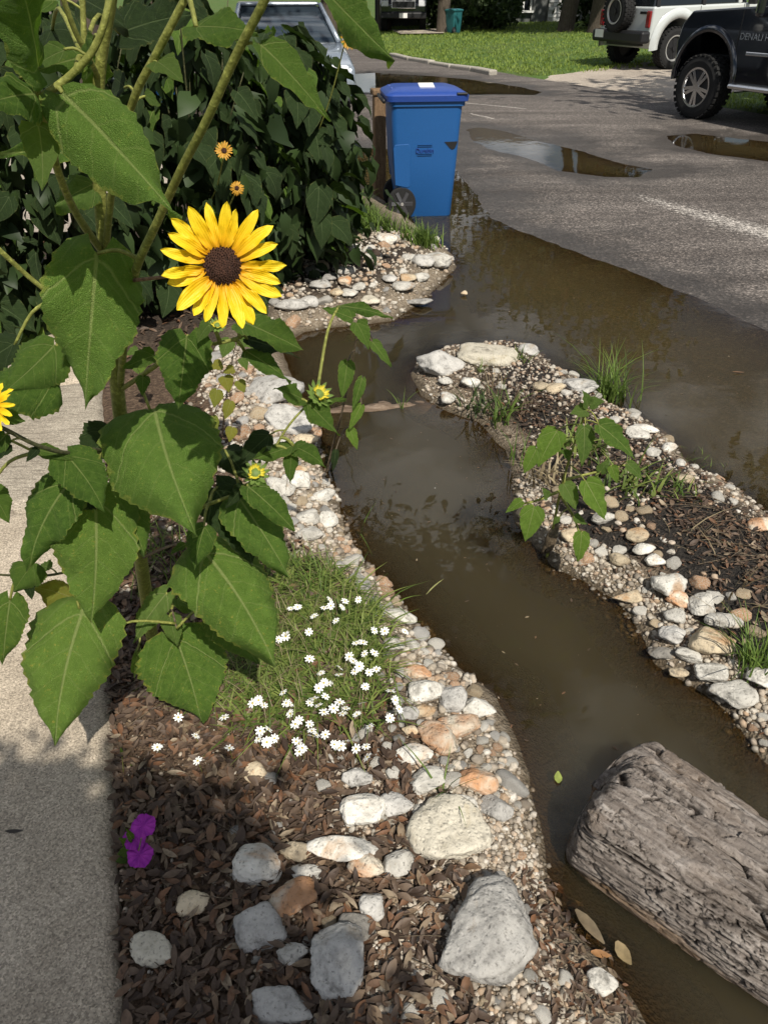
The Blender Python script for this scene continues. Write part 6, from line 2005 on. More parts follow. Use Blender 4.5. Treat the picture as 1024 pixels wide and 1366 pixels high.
B_([(172, 650, 1.26), (230, 690, 1.2), (280, 672, 1.18), (320, 656, 1.18), (344, 636, 1.19), (380, 575, 1.22), (405, 545, 1.23), (422, 530, 1.24)], [0.008, 0.0065, 0.006, 0.005, 0.0042, 0.0036, 0.0033, 0.003], name='branch', sub=36)
B_([(188, 745, 1.36), (235, 726, 1.22), (272, 730, 1.16)], [0.006, 0.0045, 0.004], name='branch', mat='stem_brown')
B_([(182, 720, 1.34), (140, 745, 1.2), (80, 765, 1.1), (30, 768, 1.05), (-20, 765, 1.0)], [0.006, 0.0045, 0.004, 0.0035, 0.003], name='branch', mat='stem_dark')
B_([(196, 810, 1.45), (222, 800, 1.3), (236, 838, 1.2)], [0.005, 0.004, 0.0035], name='branch', mat='stem_brown')
# flower stalk and bloom
fc = P(297, 355, 0.80)
B_([(178, 374, 1.02), (205, 371, 0.95), (240, 366, 0.88), (285, 356, 0.835)], [0.0042, 0.0036, 0.0036, 0.0045], name='flower_stalk', mat='stem_red')
fdir = (CAM - fc) / np.linalg.norm(CAM - fc) * 0.9 + np.array([0.08, -0.05, -0.02])
fd = sunflower_head(sun_plant, fc, fdir, 0.135, 3, 22)
sfc = P(-12, 540, 0.92)
sunflower_head(sun_plant, sfc, np.array([-0.1, -0.85, 0.6]), 0.075, 4, 18)
bud(sun_plant, P(341, 632, 1.18), 0.026, 5)
bud(sun_plant, P(424, 527, 1.235), 0.026, 6, facing=(0.5, -0.5, 0.7))
bud(sun_plant, P(290, 435, 1.0), 0.012, 8)

SL = [  # base px, tip px, width px, base D, tip D, material, keyword changes
 ((130, 338), (114, 546), 140, 0.99, 0.93, 'leaf', dict(fold=0.10, droop=0.45)),
 ((84, 124), (243, 297), 108, 0.88, 0.80, 'leaf', dict(fold=0.28, droop=0.25, lobes=0.08)),
 ((50, 92), (18, -48), 98, 0.84, 0.76, 'leaf', dict(fold=0.15, droop=0.3, lobes=0.06)),
 ((46, 124), (-45, 152), 66, 0.85, 0.78, 'leaf', dict(fold=0.2)),
 ((112, 78), (28, 106), 44, 0.93, 0.87, 'leaf', dict(fold=0.2, droop=0.5)),
 ((262, 36), (343, 44), 66, 0.86, 0.83, 'leaf', dict(fold=0.15, droop=0.3, lobes=0.2)),
 ((428, -12), (524, 84), 52, 0.80, 0.78, 'leaf', dict(fold=0.5, droop=0.3, lobes=0.05)),
 ((124, 216), (2, 210), 34, 1.10, 0.95, 'leaf', dict(fold=0.4, droop=0.6, lobes=0.05)),
 ((126, 246), (74, 276), 62, 1.10, 1.04, 'leaf_pale', dict(fold=0.2, droop=0.5)),
 ((76, 462), (8, 526), 84, 1.10, 1.02, 'leaf', dict(fold=0.2, droop=0.4)),
 ((70, 508), (-50, 540), 92, 1.08, 0.98, 'leaf', dict(fold=0.15, droop=0.4)),
 ((20, 460), (-40, 500), 60, 1.12, 1.1, 'leaf_dark', dict()),
 ((250, 448), (238, 546), 82, 1.00, 0.95, 'leaf', dict(fold=0.15, droop=0.5)),
 ((318, 428), (404, 468), 52, 1.02, 0.98, 'leaf', dict(fold=0.35, droop=0.4, lobes=0.05)),
 ((330, 452), (400, 478), 30, 1.05, 1.03, 'leaf_dark', dict(fold=0.3, droop=0.4, lobes=0.05)),
 ((326, 468), (388, 510), 34, 1.04, 1.0, 'leaf', dict(fold=0.3, droop=0.5, lobes=0.05)),
 ((200, 546), (256, 718), 172, 1.12, 0.94, 'leaf', dict(fold=0.08, droop=0.6)),
 ((92, 606), (143, 682), 74, 1.02, 0.98, 'leaf', dict(fold=0.15, droop=0.4)),
 ((88, 642), (36, 756), 86, 1.05, 0.98, 'leaf', dict(fold=0.05, droop=0.9, roll=0.5)),
 ((120, 640), (60, 690), 60, 1.08, 1.02, 'leaf_dark', dict(fold=0.05, droop=0.7)),
 ((132, 664), (126, 832), 126, 1.08, 0.97, 'leaf_old', dict(fold=0.10, droop=0.5)),
 ((160, 668), (196, 742), 66, 1.12, 1.05, 'leaf', dict(fold=0.15, droop=0.6)),
 ((106, 812), (68, 994), 140, 1.08, 0.90, 'leaf_old', dict(fold=0.12, droop=0.5)),
 ((122, 850), (84, 948), 66, 1.14, 1.05, 'leaf_dark', dict(fold=0.15, droop=0.5)),
 ((236, 850), (270, 962), 130, 1.26, 1.14, 'leaf_old', dict(fold=0.10, droop=0.55)),
 ((276, 732), (372, 888), 138, 1.18, 1.04, 'leaf_old', dict(fold=0.15, droop=0.5)),
 ((318, 664), (386, 772), 84, 1.20, 1.12, 'leaf', dict(fold=0.15, droop=0.6)),
 ((290, 650), (340, 752), 80, 1.24, 1.16, 'leaf_dark', dict(fold=0.15, droop=0.6)),
 ((330, 648), (394, 708), 48, 1.16, 1.10, 'leaf', dict(fold=0.35, droop=0.4, lobes=0.05)),
 ((300, 600), (330, 640), 50, 1.25, 1.2, 'leaf_dark', dict()),
 ((272, 702), (259, 760), 44, 1.12, 1.06, 'leaf', dict(fold=0.2, droop=0.7)),
 ((222, 790), (176, 858), 40, 1.28, 1.22, 'leaf_pale', dict(fold=0.4, droop=0.5, roll=0.4)),
 ((226, 822), (236, 862), 30, 1.24, 1.2, 'leaf_pale', dict(fold=0.3, droop=0.9)),
 ((236, 800), (270, 818), 26, 1.26, 1.24, 'leaf_pale', dict(fold=0.3, droop=0.5)),
 ((212, 812), (204, 836), 16, 1.28, 1.26, 'leaf_pale', dict(fold=0.4)),
 ((184, 868), (178, 906), 12, 1.3, 1.28, 'leaf_pale', dict(fold=0.4)),
 ((14, 800), (4, 886), 56, 1.03, 0.97, 'leaf_old', dict(fold=0.2)),
 ((44, 752), (18, 790), 52, 1.06, 1.01, 'leaf', dict(fold=0.2)),
 ((104, 800), (44, 782), 52, 1.14, 1.10, 'leaf_yellow', dict(fold=0.15)),
 ((-14, 650), (14, 698), 40, 1.0, 0.98, 'leaf', dict()),
 ((150, 574), (108, 626), 70, 1.18, 1.10, 'leaf_dark', dict(fold=0.12)),
 ((200, 590), (150, 600), 60, 1.2, 1.12, 'leaf_dark', dict(fold=0.12)),
 ((292, 802), (342, 888), 76, 1.24, 1.16, 'leaf', dict(fold=0.2, droop=0.5)),
 ((402, 532), (366, 518), 32, 1.23, 1.20, 'leaf', dict(fold=0.3)),
 ((410, 538), (452, 582), 34, 1.23, 1.20, 'leaf', dict(fold=0.35, lobes=0.05)),
 ((426, 538), (462, 532), 14, 1.24, 1.24, 'leaf', dict(fold=0.4, lobes=0.03)),
 ((392, 596), (338, 614), 30, 1.22, 1.18, 'leaf', dict(fold=0.3, lobes=0.05)),
 ((392, 594), (436, 622), 32, 1.22, 1.18, 'leaf', dict(fold=0.3, lobes=0.05)),
 ((388, 604), (386, 646), 22, 1.21, 1.19, 'leaf', dict(fold=0.3, lobes=0.05)),
 ((452, 408), (524, 424), 20, 1.45, 1.42, 'leaf', dict(fold=0.3, lobes=0.05)),
 ((280, 430), (262, 458), 22, 1.0, 0.98, 'leaf_pale', dict(fold=0.3)),
 ((160, 45), (260, 20), 70, 1.3, 1.35, 'leaf_dark', dict(fold=0.2)),
 ((110, 0), (170, 40), 60, 1.25, 1.2, 'leaf_dark', dict(fold=0.2)),
 ((70, 40), (100, 90), 60, 1.35, 1.3, 'leaf_dark', dict(fold=0.2)),
]
ALLST = np.concatenate(STEMS)
for i, (a, b, w, Da, Db, mt, kw) in enumerate(SL):
    A, B = P(a[0], a[1], Da), P(b[0], b[1], Db)
    wm = w * px_size((A + B) / 2) * 0.87
    k2 = dict(side=random.uniform(-0.5, 0.5), wave=random.uniform(0.05, 0.12), roll=random.uniform(0.0, 0.9)); k2.update(kw)
    put_leaf(sun_plant, A, B, wm, mt, 200 + i, **k2)
    d = np.linalg.norm(ALLST - A, axis=1); q = ALLST[np.argmin(d)]
    if 0.008 < d.min() < 0.5:
        mid = (q + A) / 2 + np.array([0, 0, 0.03 * d.min() / 0.1 * 0.5])
        local_tube(sun_plant, 'petiole', [q, mid, A], [0.0034, 0.0028, 0.0024], 'stem', 7, 9)

rl = random.Random(12)
for i in range(26):
    stp = STEMS[rl.randrange(1, len(STEMS))]
    q = stp[rl.randrange(4, 36)]
    if q[2] < 0.35: continue
    a = rl.uniform(0, 6.283)
    A = q + np.array([math.cos(a), math.sin(a) * 0.6, rl.uniform(-0.2, 0.5)]) * rl.uniform(0.012, 0.04)
    L = rl.uniform(0.03, 0.075)
    B = A + np.array([math.cos(a), math.sin(a) * 0.6, -rl.uniform(0.2, 1.0)]) * L
    if np.linalg.norm((A - CAM)) < 0.6: continue
    put_leaf(sun_plant, A, B, L * rl.uniform(0.4, 0.65), rl.choice(['leaf', 'leaf', 'leaf_pale', 'leaf_dark']), 500 + i, fold=0.3, droop=0.6, lobes=0.05, rows=16, half=3, side=rl.uniform(-0.5, 0.5))
    local_tube(sun_plant, 'petiole', [q, (q + A) / 2 + np.array([0, 0, 0.004]), A], 0.0016, 'stem', 6, 6)

# ------------------------------------------------------------------ drooping plant in the inlet
def small_plant(name, label, cat, base, stems, leaves, seed, leafmat='leaf', stem_mat='stem', rad=0.004, group=None):
    t = thing(name, label, cat, tuple(base), 0, group)
    allp = []
    for s in stems:
        pts = [P(*q) if isinstance(q, tuple) else q for q in s]
        pts = [np.asarray(base)] + pts if s is stems[0] else pts
        local_tube(t, 'stem', pts, [rad, rad * 0.5], stem_mat, 7, 18); allp.append(smooth_path(pts, 30))
    allp = np.concatenate(allp)
    for i, (a, b, w, Da, Db, *m_) in enumerate(leaves):
        A, B = P(a[0], a[1], Da), P(b[0], b[1], Db)
        put_leaf(t, A, B, w * px_size(A), m_[0] if m_ else leafmat, seed + i, fold=0.25, droop=0.5, lobes=0.06, rows=18, half=3, side=random.uniform(-0.3, 0.3))
        d = np.linalg.norm(allp - A, axis=1)
        if 0.004 < d.min() < 0.4:
            q = allp[np.argmin(d)]
            local_tube(t, 'petiole', [q, (q + A) / 2 + np.array([0, 0, 0.01]), A], rad * 0.4, stem_mat, 5, 6)
    return t
b0 = G(434, 636, -0.03)
small_plant('drooping_plant', 'thin wilting plant with narrow hanging leaves standing in the inlet', 'plant', b0,
    [[(445, 590, b0[1] * 0.99), (456, 550, b0[1] * 0.97), (466, 500, b0[1] * 0.95), (480, 430, b0[1] * 0.92)], [G(440, 632, -0.03), P(455, 580, b0[1] * 0.97), P(474, 560, b0[1] * 0.96), P(481, 505, b0[1] * 0.94)]],
    [((464, 482), (456, 532), 22, 2.38, 2.34), ((484, 504), (470, 548), 14, 2.36, 2.32), ((482, 540), (466, 574), 14, 2.36, 2.34, 'leaf_fresh'), ((466, 572), (476, 600), 15, 2.36, 2.33, 'leaf_fresh'), ((476, 430), (492, 466), 24, 2.3, 2.26), ((496, 456), (521, 490), 16, 2.3, 2.26), ((470, 425), (430, 412), 22, 2.3, 2.28), ((448, 600), (444, 628), 10, 2.4, 2.4, 'leaf_dark')], 700, rad=0.005, stem_mat='stem_brown')

# water sunflower on the spit, roots in a muddy clump
b1 = G(727, 752, -0.03)
Dw = b1[1]
ws = small_plant('water_sunflower', 'young sunflower with a muddy stalk standing in the channel beside the spit', 'sunflower', b1,
    [[(735, 715, Dw * 1.0), (745, 665, Dw * 0.99), (758, 615, Dw * 0.97), (775, 565, Dw * 0.95), (784, 540, Dw * 0.94)], [(746, 655, Dw * 0.985), (715, 668, Dw * 0.97), (695, 672, Dw * 0.96)], [(752, 640, Dw * 0.98), (785, 632, Dw * 1.0), (835, 620, Dw * 1.02)], [(748, 662, Dw * 0.985), (765, 690, Dw * 0.97), (772, 712, Dw * 0.95)]],
    [((742, 574), (716, 622), 34, 1.9, 1.86, 'leaf_fresh'), ((716, 598), (698, 632), 22, 1.88, 1.86, 'leaf_fresh'), ((780, 568), (776, 622), 24, 1.88, 1.84, 'leaf_pale'), ((798, 566), (846, 612), 30, 1.86, 1.82, 'leaf'), ((808, 574), (832, 600), 20, 1.88, 1.86, 'leaf_dark'), ((752, 645), (768, 680), 26, 1.94, 1.9, 'leaf_pale'), ((780, 642), (806, 694), 34, 1.92, 1.88, 'leaf_fresh'), ((712, 676), (700, 722), 32, 1.9, 1.86, 'leaf_fresh'), ((696, 668), (674, 684), 14, 1.92, 1.9, 'leaf_fresh'), ((776, 710), (770, 750), 22, 1.9, 1.87, 'leaf_fresh'), ((782, 548), (760, 552), 22, 1.86, 1.84, 'leaf_pale'), ((786, 540), (806, 535), 18, 1.86, 1.85, 'leaf_pale'), ((784, 542), (776, 520), 16, 1.86, 1.86, 'leaf_pale'), ((745, 690), (738, 700), 8, 1.95, 1.95, 'leaf_pale'), ((836, 618), (856, 640), 16, Dw * 1.0, Dw * 0.99, 'leaf_pale'), ((815, 622), (822, 645), 15, Dw, Dw * 0.99, 'leaf_fresh'), ((800, 630), (812, 612), 14, Dw, Dw, 'leaf_pale'), ((765, 690), (782, 700), 13, 1.93, 1.92, 'leaf_pale'), ((730, 664), (722, 650), 12, 1.93, 1.93, 'leaf_pale'), ((760, 610), (745, 600), 14, 1.9, 1.9, 'leaf'), ((770, 590), (796, 592), 14, 1.9, 1.88, 'leaf')], 720, 'leaf_fresh', 'stem', 0.0055)
V, F = rock_shape(901, ICO3, 12, 8, 0.12)
c0 = P(733, 722, Dw); 
o = obj('muddy_stalk', mesh_np('muddy_stalk', V * np.array([0.021, 0.021, 0.085]), F, M['stem_brown']), ws, tuple(np.array(c0) - np.array(ws.location)), (0.05, 0.22, 0))

# yellowing seedlings by the flat slabs, and a small green one
b2 = G(296, 585, 0.09)
small_plant('yellowing_plant', 'small plant with yellow heart shaped leaves beside the flat grey slabs', 'plant', b2,
    [[(300, 545, b2[1] * .98), (306, 500, b2[1] * .95), (312, 470, b2[1] * .93)]],
    [((300, 502), (306, 524), 20, 2.5, 2.47, 'leaf_yellow'), ((290, 520), (286, 544), 18, 2.5, 2.47, 'leaf_yellow'), ((308, 535), (300, 560), 16, 2.5, 2.47, 'leaf_yellow'), ((310, 570), (306, 590), 16, 2.5, 2.47, 'leaf_yellow'), ((318, 508), (326, 524), 16, 2.5, 2.48, 'leaf_yellow'), ((320, 455), (340, 465), 16, 2.45, 2.42, 'leaf_pale'), ((306, 452), (296, 478), 20, 2.45, 2.42, 'leaf_pale'), ((322, 478), (330, 494), 14, 2.45, 2.42, 'leaf_pale'), ((312, 492), (298, 498), 14, 2.5, 2.48, 'leaf_yellow'), ((296, 486), (280, 492), 16, 2.5, 2.48, 'leaf_yellow'), ((284, 555), (290, 574), 12, 2.52, 2.5, 'leaf_yellow')], 740, 'leaf_yellow', 'stem_brown', 0.003)
b3_ = G(190, 505, 0.09)
small_plant('seedling', 'small green seedling with round leaves right of the sunflower stem', 'plant', b3_,
    [[(190, 490, b3_[1] * .99), (188, 474, b3_[1] * .97)]],
    [((186, 474), (174, 470), 11, 2.9, 2.88, 'leaf_pale'), ((188, 470), (192, 486), 14, 2.9, 2.88, 'leaf_fresh'), ((190, 484), (188, 498), 13, 2.9, 2.88, 'leaf_fresh'), ((180, 488), (186, 500), 10, 2.9, 2.88, 'leaf_pale'), ((184, 466), (168, 474), 12, 2.9, 2.88, 'leaf_pale')], 760, 'leaf_pale', 'stem_brown', 0.0025)
b4 = G(165, 1030, 0.1)
small_plant('mulch_seedling', 'tiny green seedling at the walkway edge above the purple blooms', 'plant', b4,
    [[(164, 1018, b4[1] * .99), (163, 1010, b4[1] * .98)]],
    [((164, 1014), (176, 1008), 9, 1.14, 1.13, 'leaf_fresh'), ((163, 1013), (152, 1012), 9, 1.14, 1.13, 'leaf_fresh'), ((163, 1012), (162, 996), 8, 1.14, 1.13, 'leaf_fresh'), ((164, 1020), (178, 1022), 10, 1.12, 1.1, 'leaf_fresh'), ((162, 1022), (155, 1032), 10, 1.12, 1.1, 'leaf_fresh')], 770, 'leaf_fresh', 'stem', 0.0012)

# purple blooms
b5_ = G(178, 1165, 0.1)
pp_t = thing('purple_flower', 'plant with three crinkled purple blooms at the walkway edge', 'flower', tuple(b5_))
for i, (px, py, sz, dz) in enumerate([(192, 1101, 27, 0.94), (180, 1118, 26, 0.95), (187, 1140, 29, 0.92)]):
    c = P(px, py, b5_[1] * dz * 1.09); m_ = px_size(c); Rp = sz * m_ / 2 * 1.15
    n_, m2 = 50, 6; Vv = []
    for a in range(m2):
        f = a / (m2 - 1)
        for j in range(n_):
            th = 2 * math.pi * j / n_
            rr = Rp * f * (1 + 0.05 * math.cos(5 * th + i) * f + 0.03 * math.sin(17 * th))
            Vv.append((rr * math.cos(th), rr * math.sin(th), Rp * (0.28 * f ** 0.7 - 0.35 * f * f + 0.09 * f * math.sin(10 * th + 2 * i) + 0.05 * f * math.sin(23 * th))))
    Ff = np.array([(a * n_ + j, a * n_ + (j + 1) % n_, (a + 1) * n_ + (j + 1) % n_, (a + 1) * n_ + j) for a in range(m2 - 1) for j in range(n_)])
    q = Vector(CAM - c).normalized() * 0.6 + Vector((0.1, 0, 0.8))
    o = obj('bloom', mesh_np('bloom', np.array(Vv), Ff, M['purple']), pp_t, tuple(c - b5_), q.to_track_quat('Z', 'Y').to_euler())
    local_tube(pp_t, 'stem', [b5_, (b5_ + c) / 2 + np.array([0.004, 0, 0.01]), c - np.array([0, 0, 0.003])], 0.0013, 'stem', 6, 8)
for i, (a, b, w) in enumerate([((172, 1128), (158, 1118), 12), ((172, 1135), (156, 1140), 14), ((176, 1150), (160, 1160), 14), ((180, 1152), (176, 1172), 14), ((176, 1120), (166, 1104), 10), ((184, 1158), (192, 1170), 12), ((170, 1145), (154, 1150), 12)]):
    D_ = b5_[1] * 1.03
    put_leaf(pp_t, P(*a, D_), P(*b, D_ * 0.99), w * px_size(P(*a, D_)), 'leaf', 780 + i, rows=12, half=3, lobes=0.02, peak=0.45)

# ------------------------------------------------------------------ grass: tufts and blades
def blades(centres, n, h0, h1, w, r, spread, lean=0.6, segs=4):
    """arching blades; V,F,tint"""
    k = r.integers(0, len(centres), n)
    p = centres[k] + np.column_stack([r.normal(size=(n, 2)) * spread, np.zeros(n)])
    h = h0 + (h1 - h0) * r.random(n)
    a = r.uniform(0, 6.283, n); d = np.column_stack([np.cos(a), np.sin(a), np.zeros(n)])
    perp = np.column_stack([-np.sin(a + r.normal(size=n) * 0.5), np.cos(a), np.zeros(n)])
    ln = lean * (0.25 + r.random(n))
    ts = np.linspace(0, 1, segs + 1)
    V = []
    for t in ts:
        c = p + d * (ln * h * t ** 1.8)[:, None] + np.array([0, 0, 1.0]) * (h * (t - 0.35 * ln * t ** 2.2))[:, None]
        ww = w * (1 - t ** 1.6) + w * 0.06
        V += [c - perp * ww, c + perp * ww]
    V = np.stack(V, 1)
    m = 2 * (segs + 1)
    F = np.array([(2 * i, 2 * i + 1, 2 * i + 3, 2 * i + 2) for i in range(segs)])
    F = (F[None] + (np.arange(n) * m)[:, None, None]).reshape(-1, 4)
    return V.reshape(-1, 3), F, np.repeat(r.random(n), m)

def tuft(px, py, n, h, w, label, seed, z=None, spread=0.02, lean=0.7, mat='grass', name='grass_tuft'):
    p = ground_at(px, py) if z is None else G(px, py, z)
    t = thing(name, label, 'grass', tuple(p))
    r = np.random.default_rng(seed)
    V, F, ti = blades(np.array([[0, 0, -0.01]]), n, h * 0.45, h, w, r, spread, lean)
    o = obj('blades', mesh_np('blades', V, F, M[mat], True, {'tint': ti}), t); o['kind'] = 'stuff'
    return t
tuft(815, 535, 120, 0.36, 0.0036, 'tall grass tuft on the gutter edge of the spit', 1, spread=0.05, lean=0.75)
tuft(1002, 890, 70, 0.22, 0.0028, 'grass tuft at the right edge among the white rocks', 2, spread=0.025, lean=0.8)
tuft(594, 1058, 9, 0.15, 0.0026, 'green grass sprig growing above the cream flat block', 3, spread=0.008, lean=0.9)
tuft(700, 618, 14, 0.20, 0.0030, 'thin grass tuft at the inner waterline of the spit', 4, spread=0.03, lean=0.8)
tuft(536, 548, 9, 0.16, 0.0024, 'small grass sprig rising from the water by the drowned log', 5, z=-0.02, spread=0.012, lean=0.5)
tuft(640, 498, 14, 0.10, 0.0024, 'small grass sprig between the cream rock and the brightest stone', 6, spread=0.015)
tuft(848, 600, 50, 0.085, 0.0016, 'feathery water weed beside the white blocky stone', 7, z=-0.01, spread=0.055, lean=1.2, name='water_weed')
tuft(888, 622, 50, 0.085, 0.0016, 'feathery water weed beside the gutter shore stones', 8, z=-0.01, spread=0.06, lean=1.2, name='water_weed')
tuft(945, 618, 26, 0.07, 0.0016, 'sparse water weed farthest out in the gutter', 9, z=-0.01, spread=0.06, lean=1.2, name='water_weed')
tuft(660, 520, 22, 0.22, 0.0014, 'thin stalked weed in the middle of the spit tip', 10, spread=0.05, lean=0.4, mat='drygrass', name='dry_weed')
tuft(690, 480, 26, 0.10, 0.0035, 'yellow green weed behind the rounded tan stones', 12, spread=0.03, lean=0.9, mat='daisy_leaf', name='green_weed')
tuft(380, 790, 60, 0.20, 0.002, 'grass clump behind the daisies by the water stones', 13, spread=0.07, lean=0.9)
tuft(210, 760, 80, 0.24, 0.0022, 'shaded grass clump round the sunflower stem', 14, spread=0.09, lean=0.7)
tuft(320, 690, 60, 0.18, 0.0018, 'dry grass clump below the sunflower bud', 15, spread=0.07, lean=0.7, mat='drygrass')
tuft(478, 712, 3, 0.12, 0.0026, 'single green blade leaning over the left shore stones', 16, spread=0.01, lean=1.4)
tuft(525, 806, 4, 0.17, 0.0028, 'long blade leaning from the shore beside the pitted white stone', 17, spread=0.01, lean=1.5)
for i, (px, py, n, h, w, lab, mt, sp, le) in enumerate([
    (668, 560, 20, 0.16, 0.0030, 'grass tuft at the spit waterline below the brightest stone', 'grass', 0.03, 0.9),
    (640, 545, 22, 0.09, 0.0040, 'dark low weed hanging over the water under the brightest stone', 'treeleaf', 0.05, 1.2),
    (700, 545, 18, 0.12, 0.0040, 'reddish brown weed in the middle of the spit tip', 'litter', 0.05, 0.9),
    (840, 650, 26, 0.12, 0.0045, 'low leafy weed right of the water sunflower', 'daisy_leaf', 0.06, 1.2),
    (770, 600, 26, 0.12, 0.0050, 'leafy weed behind the water sunflower leaves', 'daisy_leaf', 0.06, 1.1),
    (735, 640, 20, 0.12, 0.0040, 'dry weed at the foot of the water sunflower', 'drygrass', 0.05, 1.1),
    (905, 655, 18, 0.07, 0.0030, 'green weed by the tan gutter stone', 'daisy_leaf', 0.04, 1.1),
    (990, 800, 7, 0.12, 0.0022, 'straw coloured weed on the black soil near the right edge', 'drygrass', 0.06, 1.1),
    (925, 735, 6, 0.12, 0.0020, 'dry stalks lying on the black soil of the spit', 'drygrass', 0.07, 1.4)]):
    tuft(px, py, int(n * 1.8), h * 1.4, w * 1.25, lab, 40 + i, spread=sp, lean=le, mat=mt, name='weed')
r_ = np.random.default_rng(77)
# bright verge grass below the bin and dark grass beside it
VG = poly([(430, 268), (460, 268), (478, 300), (520, 322), (575, 336), (598, 338), (560, 345), (530, 325), (500, 320), (470, 330), (440, 310)])
pts = sample(VG, 520, r_, 0.0)
V, F, ti = blades(pts, 3000, 0.07, 0.20, 0.0045, r_, 0.03, 0.8)
tag(stuff(obj('verge_grass', mesh_np('verge_grass', V, F, M['grass'], True, {'tint': ti}))), 'bright rough grass on the bank below the blue bin', 'grass')
# lawn grass: coarse blades, enough for its distance
ln_n = 60000
s_ = r_.uniform(6, 40, ln_n); n_ = 10.9 + 14 * r_.random(ln_n) ** 1.3
ok = ~((s_ > DRV_S1 - 0.35) & (s_ < DRV_S0 + 0.35))
s_, n_ = s_[ok], n_[ok]
lp = np.column_stack([SU[0] * s_ + SN[0] * n_, SU[1] * s_ + SN[1] * n_, lawn_z(n_) - 0.02])
V, F, ti = blades(lp, len(lp), 0.05, 0.12, 0.012, r_, 0.02, 0.7, 2)
stuff(obj('lawn_grass', mesh_np('lawn_grass', V, F, M['lawn_blade'], True, {'tint': ti})))
# ragged grass where lawn meets the far puddle
s_ = r_.uniform(10, 26, 5000); n_ = 10.75 + 0.3 * r_.random(5000)

# ------------------------------------------------------------------ blackfoot daisies
DP = poly([(365, 770), (420, 785), (468, 815), (500, 858), (512, 900), (510, 945), (490, 990), (420, 1005), (345, 1000), (290, 975), (262, 950), (295, 900), (340, 860), (360, 820)])
dc = G(420, 960, 0.08)
daisy = thing('daisy_patch', 'low patch of small white daisies with yellow centres beside the shore stones', 'daisies', tuple(dc))
pts = sample(DP, 360, r_, 0.0) - dc
V, F, ti = blades(pts, 4200, 0.012, 0.085, 0.0034, r_, 0.026, 1.9, 4)
o = obj('foliage', mesh_np('foliage', V, F, M['daisy_leaf'], True, {'tint': ti}), daisy); o['kind'] = 'stuff'
V, F, ti = blades(pts, 500, 0.06, 0.13, 0.0009, r_, 0.02, 0.8, 4)
o = obj('dry_stalks', mesh_np('dry_stalks', V, F, M['drygrass'], True, {'tint': ti}), daisy); o['kind'] = 'stuff'
def daisy_mesh(seed):
    r = random.Random(seed)
    V, F, MI = [], [], []
    npet = r.choice((8, 8, 9, 10))
    for i in range(npet):
        a = 2 * math.pi * i / npet + r.uniform(-0.1, 0.1); ca, sa = math.cos(a), math.sin(a)
        o0 = len(V); dr = r.uniform(-0.15, 0.12)
        for (t, w) in ((0.18, 0.07), (0.45, 0.17), (0.8, 0.19), (1.0, 0.08)):
            for s in (-1, 0, 1):
                x, y, z = t, s * w, 0.06 * abs(s) + dr * t * t + (0.03 if i % 2 else 0)
                V.append((ca * x - sa * y, sa * x + ca * y, z))
        for q in range(3):
            for s in (0, 1): F.append((o0 + q * 3 + s, o0 + (q + 1) * 3 + s, o0 + (q + 1) * 3 + s + 1, o0 + q * 3 + s + 1)); MI.append(0)
    o0 = len(V)
    for (rr, z) in ((0.25, 0.02), (0.18, 0.12), (0.02, 0.15)):
        for j in range(8): V.append((rr * math.cos(j * math.pi / 4), rr * math.sin(j * math.pi / 4), z))
    for q in range(2):
        for j in range(8):
            k = (j + 1) % 8; F.append((o0 + q * 8 + j, o0 + q * 8 + k, o0 + (q + 1) * 8 + k, o0 + (q + 1) * 8 + j)); MI.append(1)
    me = mesh_np('daisy_flower', np.array(V), np.array(F), [M['white_petal'], M['yellow_c']])
    me.polygons.foreach_set('material_index', np.array(MI, dtype=np.int32))
    return me
DM = [daisy_mesh(i) for i in range(6)]
DAISIES = [(397, 810), (412, 843), (432, 811), (448, 828), (413, 879), (441, 808), (456, 810), (475, 858), (466, 876), (486, 872), (471, 882), (499, 871), (479, 889), (502, 893), (473, 896), (452, 900), (438, 912), (425, 918), (432, 911), (425, 941), (453, 937), (461, 945), (457, 952), (483, 938), (476, 953), (399, 961), (413, 966), (417, 982), (434, 980), (446, 993), (452, 998), (455, 995), (475, 999), (490, 1010), (493, 969), (520, 958), (345, 934), (352, 941), (337, 938), (299, 957), (238, 957), (261, 982), (210, 997), (264, 1015), (306, 998), (347, 975), (358, 973), (345, 986), (356, 990), (366, 985), (399, 1003), (488, 996), (432, 950), (513, 842), (540, 843), (478, 800), (460, 802), (440, 800), (521, 922), (527, 934), (532, 946)]
rd_ = random.Random(8)
DAISIES += [(int(rd_.uniform(370, 500)), int(rd_.uniform(800, 1000))) for _ in range(26)]
for i, (px, py) in enumerate(DAISIES):
    gp = G(px, py, 0.08)
    c = G(px, py, 0.08 + random.uniform(0.055, 0.085))
    o = obj('daisy_flower', DM[i % 6], daisy, tuple(c - dc), (random.uniform(-0.5, 0.8), random.uniform(-0.6, 0.6), random.uniform(0, 6.28)), random.uniform(0.0115, 0.0145))
    V, F = tube(smooth_path([np.array([c[0], c[1] + 0.015, 0.07]) - dc, c - dc - np.array([0, 0, 0.001])], 4), 0.0007, 4, cap=False)
    obj('flower_stalk', mesh_np('flower_stalk', V, F, M['stem']), daisy)

